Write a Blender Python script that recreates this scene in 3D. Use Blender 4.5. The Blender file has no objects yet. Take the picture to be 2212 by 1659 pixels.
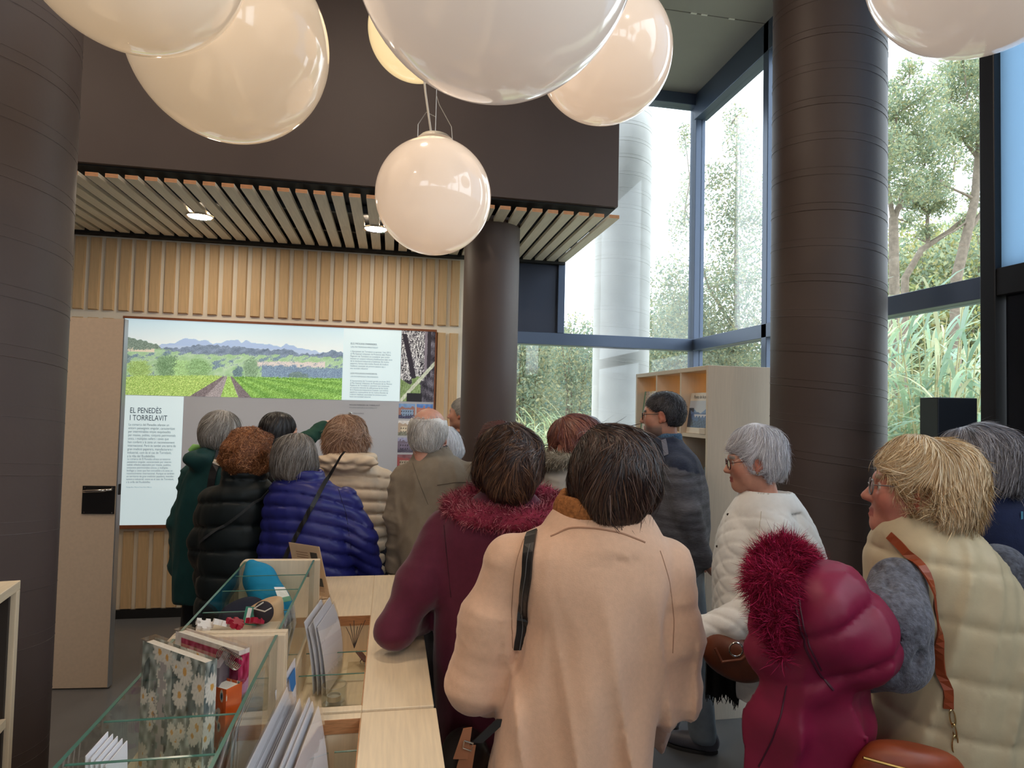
import bpy, bmesh, math, random
import numpy as np
from mathutils import Vector, Matrix

random.seed(7)
rng = np.random.default_rng(7)
SC = bpy.context.scene
COL = SC.collection

# ------------------------------------------------------------------ camera
F = 1386.449                                   # focal length in pixels of the 2212 x 1659 frame
YAW, PIT, ROL = np.radians([10.64, 2.13, 1.314])
CAM = np.array([0.0, 0.0, 1.6])
_cy, _sy = np.cos(YAW), np.sin(YAW)
FW = np.array([_sy*np.cos(PIT), _cy*np.cos(PIT), np.sin(PIT)])
R0 = np.array([_cy, -_sy, 0.0])
G0 = np.array([_sy, _cy, 0.0])                 # level forward
_u0 = np.cross(R0, FW)
RR = R0*np.cos(ROL) + _u0*np.sin(ROL)
UU = -R0*np.sin(ROL) + _u0*np.cos(ROL)
cd = bpy.data.cameras.new('camera')
cam = bpy.data.objects.new('camera', cd)
COL.objects.link(cam)
cd.sensor_fit = 'HORIZONTAL'
cd.sensor_width = 36.0
cd.lens = F/2212*36.0
cd.clip_start = 0.05
cd.clip_end = 300
cam.matrix_world = Matrix(((RR[0], UU[0], -FW[0], 0), (RR[1], UU[1], -FW[1], 0), (RR[2], UU[2], -FW[2], 1.6), (0, 0, 0, 1)))
SC.camera = cam

# ------------------------------------------------------------------ world, exposure
SC.view_settings.view_transform = 'Standard'
SC.view_settings.look = 'None'
SC.view_settings.gamma = 1
SC.view_settings.use_curve_mapping = False
SC.view_settings.exposure = 0.6
SKY = 2.9
w = bpy.data.worlds.new('overcast_sky')
SC.world = w
w.use_nodes = True
bg = w.node_tree.nodes['Background']
bg.inputs[0].default_value = (0.82, 0.91, 1.0, 1)
bg.inputs[1].default_value = SKY
SC.cycles.use_denoising = True
SC.cycles.adaptive_threshold = 0.02
SC.cycles.max_bounces = 8
SC.cycles.transparent_max_bounces = 16
SC.cycles.caustics_reflective = False
SC.cycles.caustics_refractive = False


def ray(px, py):
    return FW + RR*((px-1106)/F) - UU*((py-829.5)/F)


def at(px, py, z):
    return CAM + ray(px, py)*z


def on(px, py, ax, v):
    d = ray(px, py)
    return CAM + d*((v-CAM[ax])/d[ax])


# ------------------------------------------------------------------ materials
def lin(c):
    return tuple(((v/255)/12.92 if v/255 <= .04045 else ((v/255+.055)/1.055)**2.4) for v in c)


_mats = {}


def M(name, rgb=(128, 128, 128), rough=.6, metal=0., spec=.5, noise=None, bump=None, emit=0., attr=False, stretch=None,
      sheen=0., coat=0., subs=0., trans=0.):
    """Procedural principled material: colour noise (scale, amount), bump (scale, strength), optional vertex colour."""
    if name in _mats:
        return _mats[name]
    m = bpy.data.materials.new(name)
    m.use_nodes = True
    nt = m.node_tree
    b = nt.nodes['Principled BSDF']
    c = lin(rgb)
    b.inputs['Base Color'].default_value = (*c, 1)
    b.inputs['Roughness'].default_value = rough
    b.inputs['Metallic'].default_value = metal
    b.inputs['Specular IOR Level'].default_value = spec
    if sheen:
        b.inputs['Sheen Weight'].default_value = sheen
        b.inputs['Sheen Roughness'].default_value = .5
    if coat:
        b.inputs['Coat Weight'].default_value = coat
        b.inputs['Coat Roughness'].default_value = .08
    if subs:
        b.inputs['Subsurface Weight'].default_value = subs
        b.inputs['Subsurface Radius'].default_value = (.02, .008, .005)
    src = None
    if attr:
        a = nt.nodes.new('ShaderNodeVertexColor')
        a.layer_name = 'Col'
        src = a.outputs[0]
    if noise or bump:
        tc = nt.nodes.new('ShaderNodeTexCoord')
        mp = nt.nodes.new('ShaderNodeMapping')
        nt.links.new(tc.outputs['Object'], mp.inputs[0])
        if stretch:
            mp.inputs['Scale'].default_value = stretch
    if noise:
        n = nt.nodes.new('ShaderNodeTexNoise')
        n.inputs['Scale'].default_value = noise[0]
        n.inputs['Detail'].default_value = 5
        nt.links.new(mp.outputs[0], n.inputs['Vector'])
        mr = nt.nodes.new('ShaderNodeMapRange')
        mr.inputs['From Min'].default_value = .3
        mr.inputs['From Max'].default_value = .7
        mr.inputs['To Min'].default_value = 1-noise[1]
        mr.inputs['To Max'].default_value = 1+noise[1]
        nt.links.new(n.outputs[0], mr.inputs[0])
        mx = nt.nodes.new('ShaderNodeVectorMath')
        mx.operation = 'SCALE'
        if src:
            nt.links.new(src, mx.inputs[0])
        else:
            mx.inputs[0].default_value = c
        nt.links.new(mr.outputs[0], mx.inputs['Scale'])
        src = mx.outputs[0]
    if src:
        nt.links.new(src, b.inputs['Base Color'])
    if bump:
        n2 = nt.nodes.new('ShaderNodeTexNoise')
        n2.inputs['Scale'].default_value = bump[0]
        n2.inputs['Detail'].default_value = 4
        nt.links.new(mp.outputs[0], n2.inputs['Vector'])
        bp = nt.nodes.new('ShaderNodeBump')
        bp.inputs['Strength'].default_value = bump[1]
        bp.inputs['Distance'].default_value = bump[2] if len(bump) > 2 else .002
        nt.links.new(n2.outputs[0], bp.inputs['Height'])
        nt.links.new(bp.outputs[0], b.inputs['Normal'])
    if emit:
        if emit < 1:
            m.cycles.emission_sampling = 'NONE'   # faint glow: found by bounced rays, not sampled as a lamp
        b.inputs['Emission Strength'].default_value = emit
        if src:
            nt.links.new(src, b.inputs['Emission Color'])
        else:
            b.inputs['Emission Color'].default_value = (*c, 1)
    if trans:                                   # thin translucent sheet such as a leaf
        tr = nt.nodes.new('ShaderNodeBsdfTranslucent')
        if src:
            nt.links.new(src, tr.inputs[0])
        else:
            tr.inputs[0].default_value = (*c, 1)
        ms = nt.nodes.new('ShaderNodeMixShader')
        ms.inputs[0].default_value = trans
        nt.links.new(b.outputs[0], ms.inputs[1])
        nt.links.new(tr.outputs[0], ms.inputs[2])
        nt.links.new(ms.outputs[0], nt.nodes['Material Output'].inputs[0])
    _mats[name] = m
    return m


def glass(name, tint=(1, 1, 1), ior=1.5, gl=1.0):
    """Thin clear sheet: what is not mirrored at the surface passes straight through."""
    if name in _mats:
        return _mats[name]
    m = bpy.data.materials.new(name)
    m.use_nodes = True
    nt = m.node_tree
    nt.nodes.remove(nt.nodes['Principled BSDF'])
    t = nt.nodes.new('ShaderNodeBsdfTransparent')
    t.inputs[0].default_value = (*tint, 1)
    g = nt.nodes.new('ShaderNodeBsdfGlossy')
    g.inputs['Roughness'].default_value = .0
    lw = nt.nodes.new('ShaderNodeLayerWeight')       # Schlick reflectance, the same from both sides of the sheet
    lw.inputs[0].default_value = .5
    pw = nt.nodes.new('ShaderNodeMath')
    pw.operation = 'POWER'
    pw.inputs[1].default_value = 5
    nt.links.new(lw.outputs['Facing'], pw.inputs[0])
    mu = nt.nodes.new('ShaderNodeMath')
    mu.operation = 'MULTIPLY_ADD'
    f0 = ((ior-1)/(ior+1))**2
    mu.inputs[1].default_value = (1-f0)*gl
    mu.inputs[2].default_value = f0*gl
    mu.use_clamp = True
    nt.links.new(pw.outputs[0], mu.inputs[0])
    ms = nt.nodes.new('ShaderNodeMixShader')
    nt.links.new(mu.outputs[0], ms.inputs[0])
    nt.links.new(t.outputs[0], ms.inputs[1])
    nt.links.new(g.outputs[0], ms.inputs[2])
    nt.links.new(ms.outputs[0], nt.nodes['Material Output'].inputs[0])
    _mats[name] = m
    return m


# ------------------------------------------------------------------ mesh helpers
def link(o, parent=None):
    COL.objects.link(o)
    if parent is not None:
        o.parent = parent
        o.matrix_parent_inverse = Matrix()
    return o


def tag(o, label=None, cat=None, group=None, kind=None):
    if label:
        o['label'] = label
    if cat:
        o['category'] = cat
    if group:
        o['group'] = group
    if kind:
        o['kind'] = kind
    return o


def empty(name, loc, rz=0.):
    o = bpy.data.objects.new(name, None)
    o.empty_display_size = .1
    o.location = loc
    o.rotation_euler = (0, 0, rz)
    return link(o)


def meshobj(name, v, f, mat, parent=None, smooth=False, cols=None, local=False):
    """Mesh from arrays. v is in world space unless local; a parent's own transform is taken out."""
    v = np.asarray(v, dtype=np.float32)
    if parent is not None and not local:
        mi = np.array(pmat(parent).inverted())
        v = v @ mi[:3, :3].T.astype(np.float32) + mi[:3, 3].astype(np.float32)
    me = bpy.data.meshes.new(name)
    if isinstance(f, np.ndarray):
        n, k = f.shape
        me.vertices.add(len(v))
        me.vertices.foreach_set('co', np.ascontiguousarray(v, dtype=np.float32).ravel())
        me.loops.add(n*k)
        me.loops.foreach_set('vertex_index', f.astype(np.int32).ravel())
        me.polygons.add(n)
        me.polygons.foreach_set('loop_start', np.arange(0, n*k, k, dtype=np.int32))
        me.update(calc_edges=True)
        me.validate()
    else:
        me.from_pydata([tuple(map(float, q)) for q in v], [], f)
        me.update()
    if smooth:
        me.polygons.foreach_set('use_smooth', np.ones(len(me.polygons), dtype=bool))
    if cols is not None:
        ca = me.color_attributes.new('Col', 'FLOAT_COLOR', 'POINT')
        c4 = np.ones((len(v), 4), dtype=np.float32)
        c4[:, :3] = cols
        ca.data.foreach_set('color', c4.ravel())
    if mat is not None:
        me.materials.append(mat)
    o = bpy.data.objects.new(name, me)
    return link(o, parent)


def pmat(o):
    m = o.matrix_basis.copy()
    while o.parent is not None:
        o = o.parent
        m = o.matrix_basis @ m
    return m


BOXF = [(0, 1, 3, 2), (4, 6, 7, 5), (0, 4, 5, 1), (2, 3, 7, 6), (0, 2, 6, 4), (1, 5, 7, 3)]


class MB:
    """Collects simple solids; build() links them as one mesh object."""

    def __init__(s):
        s.v, s.f = [], []

    def add(s, v, f):
        b = len(s.v)
        s.v += [tuple(map(float, q)) for q in v]
        s.f += [tuple(i+b for i in q) for q in f]
        return s

    def box(s, x0, x1, y0, y1, z0, z1, R=None, o=(0, 0, 0)):
        v = [np.array((x, y, z)) for x in (x0, x1) for y in (y0, y1) for z in (z0, z1)]
        if R is not None:
            v = [R @ q for q in v]
        v = [q+np.array(o) for q in v]
        return s.add(v, BOXF)

    def tube(s, pts, rad, n=10, cap=True):
        pts = [np.array(p, float) for p in pts]
        k = len(pts)
        rad = [rad]*k if np.isscalar(rad) else rad
        vs = []
        ref = None
        for i, p in enumerate(pts):
            t = pts[min(i+1, k-1)]-pts[max(i-1, 0)]
            t /= np.linalg.norm(t)+1e-9
            if ref is None:
                ref = np.array((0, 0, 1.)) if abs(t[2]) < .9 else np.array((1., 0, 0))
            a = np.cross(t, ref)
            a /= np.linalg.norm(a)+1e-9
            b = np.cross(a, t)
            ref = b
            for j in range(n):
                q = 2*math.pi*j/n
                vs.append(p+rad[i]*(a*math.cos(q)+b*math.sin(q)))
        fs = []
        for i in range(k-1):
            for j in range(n):
                fs.append((i*n+j, i*n+(j+1) % n, (i+1)*n+(j+1) % n, (i+1)*n+j))
        if cap:
            fs += [tuple(range(n))[::-1], tuple(range((k-1)*n, k*n))]
        return s.add(vs, fs)

    def lathe(s, prof, c=(0, 0, 0), n=32, cap=True):
        vs = [(c[0]+r*math.cos(2*math.pi*j/n), c[1]+r*math.sin(2*math.pi*j/n), c[2]+z) for r, z in prof for j in range(n)]
        fs = [(i*n+j, i*n+(j+1) % n, (i+1)*n+(j+1) % n, (i+1)*n+j) for i in range(len(prof)-1) for j in range(n)]
        if cap:
            fs += [tuple(range(n))[::-1], tuple(range((len(prof)-1)*n, len(prof)*n))]
        return s.add(vs, fs)

    def prism(s, poly, dirv):
        """poly: list of 3d points, extruded by dirv."""
        n = len(poly)
        d = np.array(dirv, float)
        v = [np.array(p, float) for p in poly]
        v += [p+d for p in v]
        f = [tuple(range(n))[::-1], tuple(range(n, 2*n))] + [(i, (i+1) % n, n+(i+1) % n, n+i) for i in range(n)]
        return s.add(v, f)

    def build(s, name, mat, parent=None, smooth=False, bevel=0., local=False):
        o = meshobj(name, s.v, s.f, mat, parent, smooth, local=local)
        if bevel:
            md = o.modifiers.new('bevel', 'BEVEL')
            md.width = bevel
            md.segments = 2
            md.limit_method = 'ANGLE'
        if smooth:
            md = o.modifiers.new('split', 'EDGE_SPLIT')
            md.split_angle = math.radians(40)
        return o


def grid_print(name, o, ux, uz, nx, nz, fn, mat, parent):
    """Flat print: a fine grid whose vertices carry the colours of fn(u, v) (v up)."""
    u, v = np.meshgrid(np.linspace(0, 1, nx), np.linspace(0, 1, nz), indexing='ij')
    u, v = u.ravel(), v.ravel()
    P = np.array(o)+u[:, None]*np.array(ux)+v[:, None]*np.array(uz)
    i, j = np.meshgrid(np.arange(nx-1), np.arange(nz-1), indexing='ij')
    a = (i*nz+j).ravel()
    f = np.stack([a, a+nz, a+nz+1, a+1], 1)
    c = fn(u, v)
    c = np.where(c <= .04045, c/12.92, ((np.clip(c, 0, 1)+.055)/1.055)**2.4)
    return meshobj(name, P, f, mat, parent, cols=c)


def text(name, body, mat, parent, o, ux, uz, w, h=None, align='LEFT', sp=1.0, n=None, off=.002):
    """Lettering laid on a surface: o is the top left corner, w the width, ux/uz unit directions."""
    cu = bpy.data.curves.new(name, 'FONT')
    cu.body = body
    cu.size = 1.0
    cu.space_line = sp
    cu.resolution_u = 3
    cu.align_x = align
    to = bpy.data.objects.new(name, cu)
    COL.objects.link(to)
    dg = bpy.context.evaluated_depsgraph_get()
    me = bpy.data.meshes.new_from_object(to.evaluated_get(dg))
    v = np.zeros(len(me.vertices)*3, dtype=np.float32)
    me.vertices.foreach_get('co', v)
    v = v.reshape(-1, 3)
    lo, hi = v.min(0), v.max(0)
    sx = w/(hi[0]-lo[0])
    sz = (h/(hi[1]-lo[1])) if h else sx
    ux, uz = np.array(ux, float), np.array(uz, float)
    nn = np.cross(ux, uz) if n is None else np.array(n)
    P = np.array(o)+((v[:, 0]-lo[0])*sx)[:, None]*ux+((v[:, 1]-hi[1])*sz)[:, None]*uz+nn*off
    fs = [tuple(p.vertices) for p in me.polygons]
    bpy.data.objects.remove(to)
    bpy.data.curves.remove(cu)
    bpy.data.meshes.remove(me)
    return meshobj(name, P, fs, mat, parent)


def sines(P, seed, freq, n=6, aniso=(1, 1, 1)):
    """Cheap smooth 3d noise in -1..1: a sum of randomly turned sine waves."""
    r = np.random.default_rng(seed)
    out = np.zeros(len(P), dtype=np.float32)
    A = np.array(aniso)
    for k in range(n):
        d = r.normal(size=3)
        d = d/np.linalg.norm(d)*A*freq*(.6+.8*r.random())
        out += np.sin(P @ d.astype(np.float32)+r.random()*6.28)
    return out/math.sqrt(n)/1.2
# ------------------------------------------------------------------ room shell
YW, YB, XB, XR, HC, HS, HT = 5.18, 3.87, 1.39, 2.58, 4.39, 2.82, 2.23
XL, YR = -4.6, -4.2                             # the unseen left wall and the wall behind the camera
brown = M('brown_paint', (74, 60, 56), .55, noise=(3, .05))
brownc = M('brown_column_paint', (78, 65, 61), .55, noise=(2.5, .08), bump=(60, .15))
ceilm = M('grey_ceiling_paint', (160, 157, 154), .75, noise=(4, .03))
floorm = M('dark_resin_floor', (98, 98, 100), .22, spec=.5, noise=(1.2, .12), bump=(6, .02))
cream = M('cream_lacquer', (240, 232, 216), .5)
tan = M('tan_veneer', (214, 180, 136), .5, noise=(14, .10), stretch=(6, 6, .35))
birch = M('birch_laminate', (232, 212, 180), .42, noise=(16, .07), stretch=(8, .5, 8))
birchv = M('birch_laminate_upright', (230, 210, 180), .42, noise=(16, .06), stretch=(8, 8, .4))
plyedge = M('plywood_edge', (190, 135, 92), .5, noise=(40, .2), stretch=(1, 1, 8))
slatm = M('ceiling_slat_wood', (242, 232, 214), .5, noise=(12, .07), stretch=(8, .4, 8))
black = M('matt_black', (20, 20, 22), .6)
navyf = M('dark_blue_grey_aluminium', (86, 100, 124), .32, metal=.2)
darkf = M('black_aluminium', (30, 30, 34), .4, metal=.2)
redtrim = M('reddish_wood_trim', (140, 82, 50), .5, noise=(30, .15))
white = M('white_paint', (236, 234, 230), .6)
chrome = M('chrome', (210, 205, 200), .15, metal=1)
pane = glass('window_glass', (.97, .985, .985), 1.52)

fl = MB().box(XL, XR+.06, YR, YW+.06, -.12, 0).build('floor', floorm)
tag(fl, 'dark grey polished resin floor', kind='structure')
for k, (a, b, c, d) in enumerate(((XL, XR+.1, YR, 4.09), (XB-.02, XR+.1, 4.1, YW+.1))):
    o = MB().box(a, b, c, d, HC, HC+.15).build('ceiling' if k == 0 else 'ceiling.001', ceilm)
    tag(o, 'dark grey flat ceiling', kind='structure')
    if k == 1:
        for xx in (1.98, 2.06, 2.27):
            MB().box(xx, xx+.045, 4.085, 4.1, HC-.004, HC+.01).build('joint_clip', white, o)
# left wall and the wall behind the camera, its clerestory added for high light
wl = MB().box(XL-.15, XL, YR, YW, 0, HC).build('wall_left', brown)
tag(wl, 'brown painted wall beyond the column', kind='structure')
wr = MB()
wr.box(XL, XR+.1, YR-.15, YR, 0, 2.5)
wr.box(XL, XR+.1, YR-.15, YR, 3.6, HC)
for a, b in ((XL, -3.4), (-1.4, -1.1), (.9, 1.2), (XR-.3, XR+.1)):
    wr.box(a, b, YR-.15, YR, 2.5, 3.6)
tag(wr.build('wall_rear', brown), 'unseen brown wall with a clerestory band added for light from high up', kind='structure')
for k, (a, b) in enumerate(((-3.4, -1.4), (-1.1, .9), (1.2, XR-.3))):
    o = MB().box(a, b, YR-.08, YR-.07, 2.5, 3.6).build('window_%d' % (k+5), pane)
    tag(o, 'unseen clerestory pane added in the rear wall for high light', kind='structure')

# back wall: cream board, black plinth, rows of veneered strips
XE = .62
wb = MB().box(XL, XE, YW+.012, YW+.16, 0, HC).build('wall_back', cream)
tag(wb, 'cream wall clad with rows of upright tan wooden strips', kind='structure')
tag(MB().box(XL, XE, YW-.012, YW+.012, 0, .062).build('baseboard_back', black), 'black plinth under the strip wall', kind='structure')


def strip_mesh(w, h, t=.022, c=.006):
    m = MB()
    m.add([(0, 0, 0), (0, 0, h), (c, -t, h-c), (c, -t, c), (w-c, -t, c), (w-c, -t, h-c), (w, 0, h), (w, 0, 0)],
          [(0, 3, 2, 1), (3, 4, 5, 2), (4, 7, 6, 5), (1, 2, 5, 6), (0, 7, 4, 3), (0, 1, 6, 7)])
    me = bpy.data.meshes.new('strip')
    me.from_pydata(m.v, [], m.f)
    me.materials.append(tan)
    return me


PT = .1022
up, mid, low = strip_mesh(.072, 2.79-2.25), strip_mesh(.072, 2.195-.10), strip_mesh(.072, .63-.066)
for k in range(-14, 28):
    x = -2.308+k*PT
    o = bpy.data.objects.new('strip', up)
    o.location = (x, YW+.012, 2.25)
    link(o, wb)
    if x > .345 or x+.074 < -1.957:
        o = bpy.data.objects.new('strip', mid)
        o.location = (x, YW+.012, .10)
        link(o, wb)
    else:
        o = bpy.data.objects.new('strip', low)
        o.location = (x, YW+.012, .066)
        link(o, wb)

# brown bulkhead above the slatted soffit
bk = MB().box(XL, XB, YB, YW+.16, 2.9, HC).build('wall_bulkhead', brown)
tag(bk, 'dark brown bulkhead wall above the slatted soffit', kind='structure')
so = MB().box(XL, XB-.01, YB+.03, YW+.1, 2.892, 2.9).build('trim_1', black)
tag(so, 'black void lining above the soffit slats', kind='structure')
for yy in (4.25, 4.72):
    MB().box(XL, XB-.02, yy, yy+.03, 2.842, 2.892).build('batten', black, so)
sm = MB().box(0, .066, YB-.015, YW-.06, 0, .022)
sme = bpy.data.meshes.new('soffit_slat')
sme.from_pydata(sm.v, [], sm.f)
sme.materials.append(slatm)
sme.materials.append(plyedge)
sme.polygons[2].material_index = 1
sme.polygons[3].material_index = 1
tag(MB().box(XL, XB, YW-.06, YW+.008, 2.80, 2.892).build('trim_2', black), 'black strip standing in for the shadow gap between soffit and wall', kind='structure')  # solid black strip drawn for the dark of the gap
for k in range(56):
    o = bpy.data.objects.new('slat', sme)
    o.location = (XB+.005-.066-k*.1005, 0, HS)
    link(o, so)
# recessed downlights
for k, (px, py) in enumerate(((432, 466), (812, 493))):
    p = on(px, py, 2, HS)
    r = empty('downlight', (p[0], p[1], HS-.004))
    tag(r, 'round recessed downlight glowing in the slatted soffit, ' + ('beside the brown column' if k == 0 else 'half behind a hanging globe'), 'downlight', 'soffit downlights')
    MB().lathe([(.072, -.001), (.084, -.008), (.084, .004), (.072, .004)], p+np.array((0, 0, -.004)), 32, cap=False).build('rim', chrome, r, smooth=True)
    MB().lathe([(.0005, -.004), (.073, -.004), (.073, 0)], p+np.array((0, 0, -.004)), 32).build('diffuser', M('downlight_diffuser', (255, 236, 210), emit=75), r)
# unseen downlights added in the high ceiling to brighten room and bulkhead
for k, (x, y) in enumerate(((-3.0, 3.0), (-2.2, 1.6), (-2.6, -1.2), (-.2, -1.6), (1.6, -1.2), (-.3, 2.2))):
    r = empty('added_ceiling_spot', (x, y, HC))
    tag(r, 'unseen round downlight added in the high grey ceiling as fill light', 'downlight', 'added ceiling downlights')
    MB().lathe([(.10, -.002), (.12, -.012), (.12, .0)], (x, y, HC), 32, cap=False).build('rim', chrome, r, smooth=True)
    MB().lathe([(.0005, -.006), (.1, -.006), (.1, 0)], (x, y, HC), 32).build('diffuser', M('added_spot_diffuser', (255, 232, 206), emit=150), r)


# columns
def column(name, label, c, r, z0, z1, mat, rings=True, kind='structure', seed=1, rs=1.):
    o = MB().lathe([(r, z0), (r, z1)], (c[0], c[1], 0), 72, cap=False)
    ob = o.build(name, mat, smooth=True)
    if rings:                                   # spiral joints of the paper tube formwork, standing slightly proud
        rr = random.Random(seed)
        pts = []
        tw, ph = .16, rr.random()*6
        n = int((z1-z0)/tw*48)
        for d, g in ((0, .0019), (.033, .0013)):
            pts = []
            for i in range(n):
                a = 2*math.pi*i/48
                z = z0+.02+d+tw*i/48
                if z > z1-.02:
                    break
                pts.append((c[0]+(r+.0002)*math.cos(ph-a), c[1]+(r+.0002)*math.sin(ph-a), z))
            MB().tube(pts, g*rs, 4).build('spiral_joint', mat, ob)
    return tag(ob, label, kind=kind)


def col_center(pxl, pxr, py, r):
    a, b = ray(pxl, py), ray(pxr, py)
    a, b = a[:2]/np.linalg.norm(a[:2]), b[:2]/np.linalg.norm(b[:2])
    m = a+b
    m /= np.linalg.norm(m)
    half = math.acos(np.clip(a @ b, -1, 1))/2
    return m*(r/math.sin(half))


CR = col_center(1665, 1918, 600, .25)
column('column_right', 'thick dark brown round column with spiral joints by the window', CR, .25, 0, HC, brownc, seed=3)
CC = col_center(1000.5, 1120, 650, .19)
CC = CC/np.linalg.norm(CC)*4.36
column('column_middle', 'slim dark brown round column rising to the slatted soffit', CC, .19*4.36/np.linalg.norm(col_center(1000.5, 1120, 650, .19)), 0, 2.86, brown, False)
a_ = ray(151, 700)[:2]
a_ /= np.linalg.norm(a_)
CL = a_*2.42+np.array((-a_[1], a_[0]))*.25
column('column_left', 'thick dark brown round column beside the open door', CL, .25, 0, HC, brownc, seed=9, rs=.5)

# ------------------------------------------------------------------ glazing: frames are structure
def frame(name, label, boxes, mat=navyf):
    m = MB()
    for b in boxes:
        m.box(*b)
    return tag(m.build(name, mat, bevel=.004), label, kind='structure')


T0, T1 = HT-.10, HT                            # transom
frame('trim_3', 'dark blue grey window frame of the far glass wall', [
    (.62, XR+.03, YW-.03, YW+.09, T0, T1), (1.355, XR, YW-.03, YW+.09, HC-.10, HC), (1.34, 1.40, YW-.028, YW+.09, T1, HC),
    (XR-.02, XR+.07, YW-.02, YW+.09, 0, HC), (.62, XR, YW-.03, YW+.09, 0, .08)])
frame('trim_4', 'dark blue grey window frame along the side glass wall', [
    (XR-.03, XR+.09, 2.35, YW, T0, T1), (XR-.03, XR+.09, 2.35, YW, HC-.22, HC),
    (XR-.03, XR+.09, 2.35, YW, 0, .08)])
frame('trim_5', 'black window post beside the dark door', [(XR-.035, XR+.09, 2.32, 2.392, 0, HC)], darkf)
frame('trim_6', 'blue grey window post behind the brown column', [(XR-.03, XR+.09, 4.045, 4.11, 0, HC)])
o = frame('wall_infill', 'dark navy infill panel above the transom', [(.62, 1.345, YW, YW+.05, T1, 2.9)], M('navy_panel', (42, 50, 70), .35))
for k, b in enumerate(((.66, XR-.02, YW+.03, YW+.04, .08, T0), (1.40, XR-.02, YW+.03, YW+.04, T1, HC-.1))):
    tag(MB().box(*b).build('window_%d' % (k+1), pane), 'clear glass pane of the far glass wall', kind='structure')
for k, b in enumerate(((XR+.03, XR+.04, 2.392, 4.045, .08, T0), (XR+.03, XR+.04, 2.392, 4.045, T1, HC-.22),
                       (XR+.03, XR+.04, 4.11, YW-.02, .08, T0), (XR+.03, XR+.04, 4.11, YW-.02, T1, HC-.22))):
    tag(MB().box(*b).build('window_%d' % (k+8), pane), 'clear glass pane of the side glass wall', kind='structure')
# past the post: pale blue glazed panel above, near black door below, then further glazing beside the camera
bl = M('blue_translucent_film', (176, 200, 220), .3, trans=.8)
tag(MB().box(XR, XR+.04, 1.2, 2.32, T1+.02, HC).build('wall_side_panel', bl), 'pale blue glazed panel above the dark door', kind='structure')
frame('trim_7', 'black head rail of the dark door', [(XR-.03, XR+.09, 1.2, 2.32, T0, T1+.02)], darkf)
dd = MB().box(XR+.0, XR+.05, 1.24, 2.30, 0, T0).build('door_2', M('black_glass_door', (24, 28, 36), .2))
tag(dd, 'near black glazed door', kind='structure')
MB().tube([(XR-.05, 1.35, .7), (XR-.05, 1.35, 1.4)], .014).build('door_handle', chrome, dd, smooth=True)
frame('trim_8', 'black frame of the side glazing', [(XR-.03, XR+.09, 1.14, 1.24, 0, HC), (XR-.03, XR+.09, YR, 1.14, T0, T1), (XR-.03, XR+.09, YR, 1.14, HC-.2, HC), (XR-.03, XR+.09, YR, 1.14, 0, .08),
                                                    (XR-.03, XR+.09, -.6, -.53, 0, HC), (XR-.03, XR+.09, -2.4, -2.33, 0, HC)], darkf)
tag(MB().box(XR+.03, XR+.04, YR, 1.14, T1, HC-.2).build('window_12', pane), 'clear glass pane of the side glazing', kind='structure')
tag(MB().box(XR+.0, XR+.05, YR, 1.14, .08, T0).build('wall_side_blocker', M('dark_blue_panel', (36, 42, 54), .4)), 'unseen dark panel added below the side glazing to block low daylight', kind='structure')  # unseen panel added to keep daylight off the lower room

# ------------------------------------------------------------------ the open door leaf
pA, pB = np.array((-1.485, 3.945)), np.array((-2.36, 4.02))
dv = (pB-pA)/np.linalg.norm(pB-pA)
nv = np.array((dv[1], -dv[0]))
nv = nv if nv[1] < 0 else -nv
dr = MB()
dR = np.array(((dv[0], -nv[0], 0), (dv[1], -nv[1], 0), (0, 0, 1)))
do = (pA[0], pA[1], 0)
dr.box(.006, .875, 0, .04, .008, 2.05, dR, do)
door = dr.build('door_1', M('beige_door_laminate', (214, 190, 164), .5, noise=(60, .04)))
tag(door, 'pale beige door leaf with a black handle plate standing open', kind='structure')
MB().box(0, .006, -.001, .041, .008, 2.05, dR, do).build('edge_strip', M('brushed_aluminium', (190, 194, 198), .3, metal=.8), door)


def on_door(px, py):
    d = ray(px, py)
    n3 = np.array((nv[0], nv[1], 0))
    return CAM+d*((np.array((pA[0], pA[1], 0))-CAM) @ n3/(d @ n3))


q0, q1 = on_door(180, 1049), on_door(247, 1110)
dl = lambda q: (np.array(q[:2])-pA) @ dv
hp = MB().box(dl(q1), dl(q0), -.006, 0, q1[2], q0[2], dR, do).build('handle_plate', M('black_plate', (26, 24, 24), .35), door)
a, b = on_door(186, 1060), on_door(243, 1057)
n3 = np.array((nv[0], nv[1], 0))
MB().tube([a+n3*.004, a+n3*.03+np.array((.004, 0, .0)), a*.8+b*.2+n3*.042, a*.2+b*.8+n3*.042, b+n3*.03, b+n3*.004], .008).build('handle_bar', chrome, hp, smooth=True)
for px, py in ((185, 1053), (243, 1053), (183, 1106), (243, 1107)):
    c = on_door(px, py)
    MB().tube([c+n3*.004, c+n3*.008], .004, 8).build('screw', chrome, hp)
c = on_door(250, 1058)
MB().box(-.004, 0, .012, .03, c[2]-.03, c[2]+.03, dR, do).build('latch', black, door)
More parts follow.
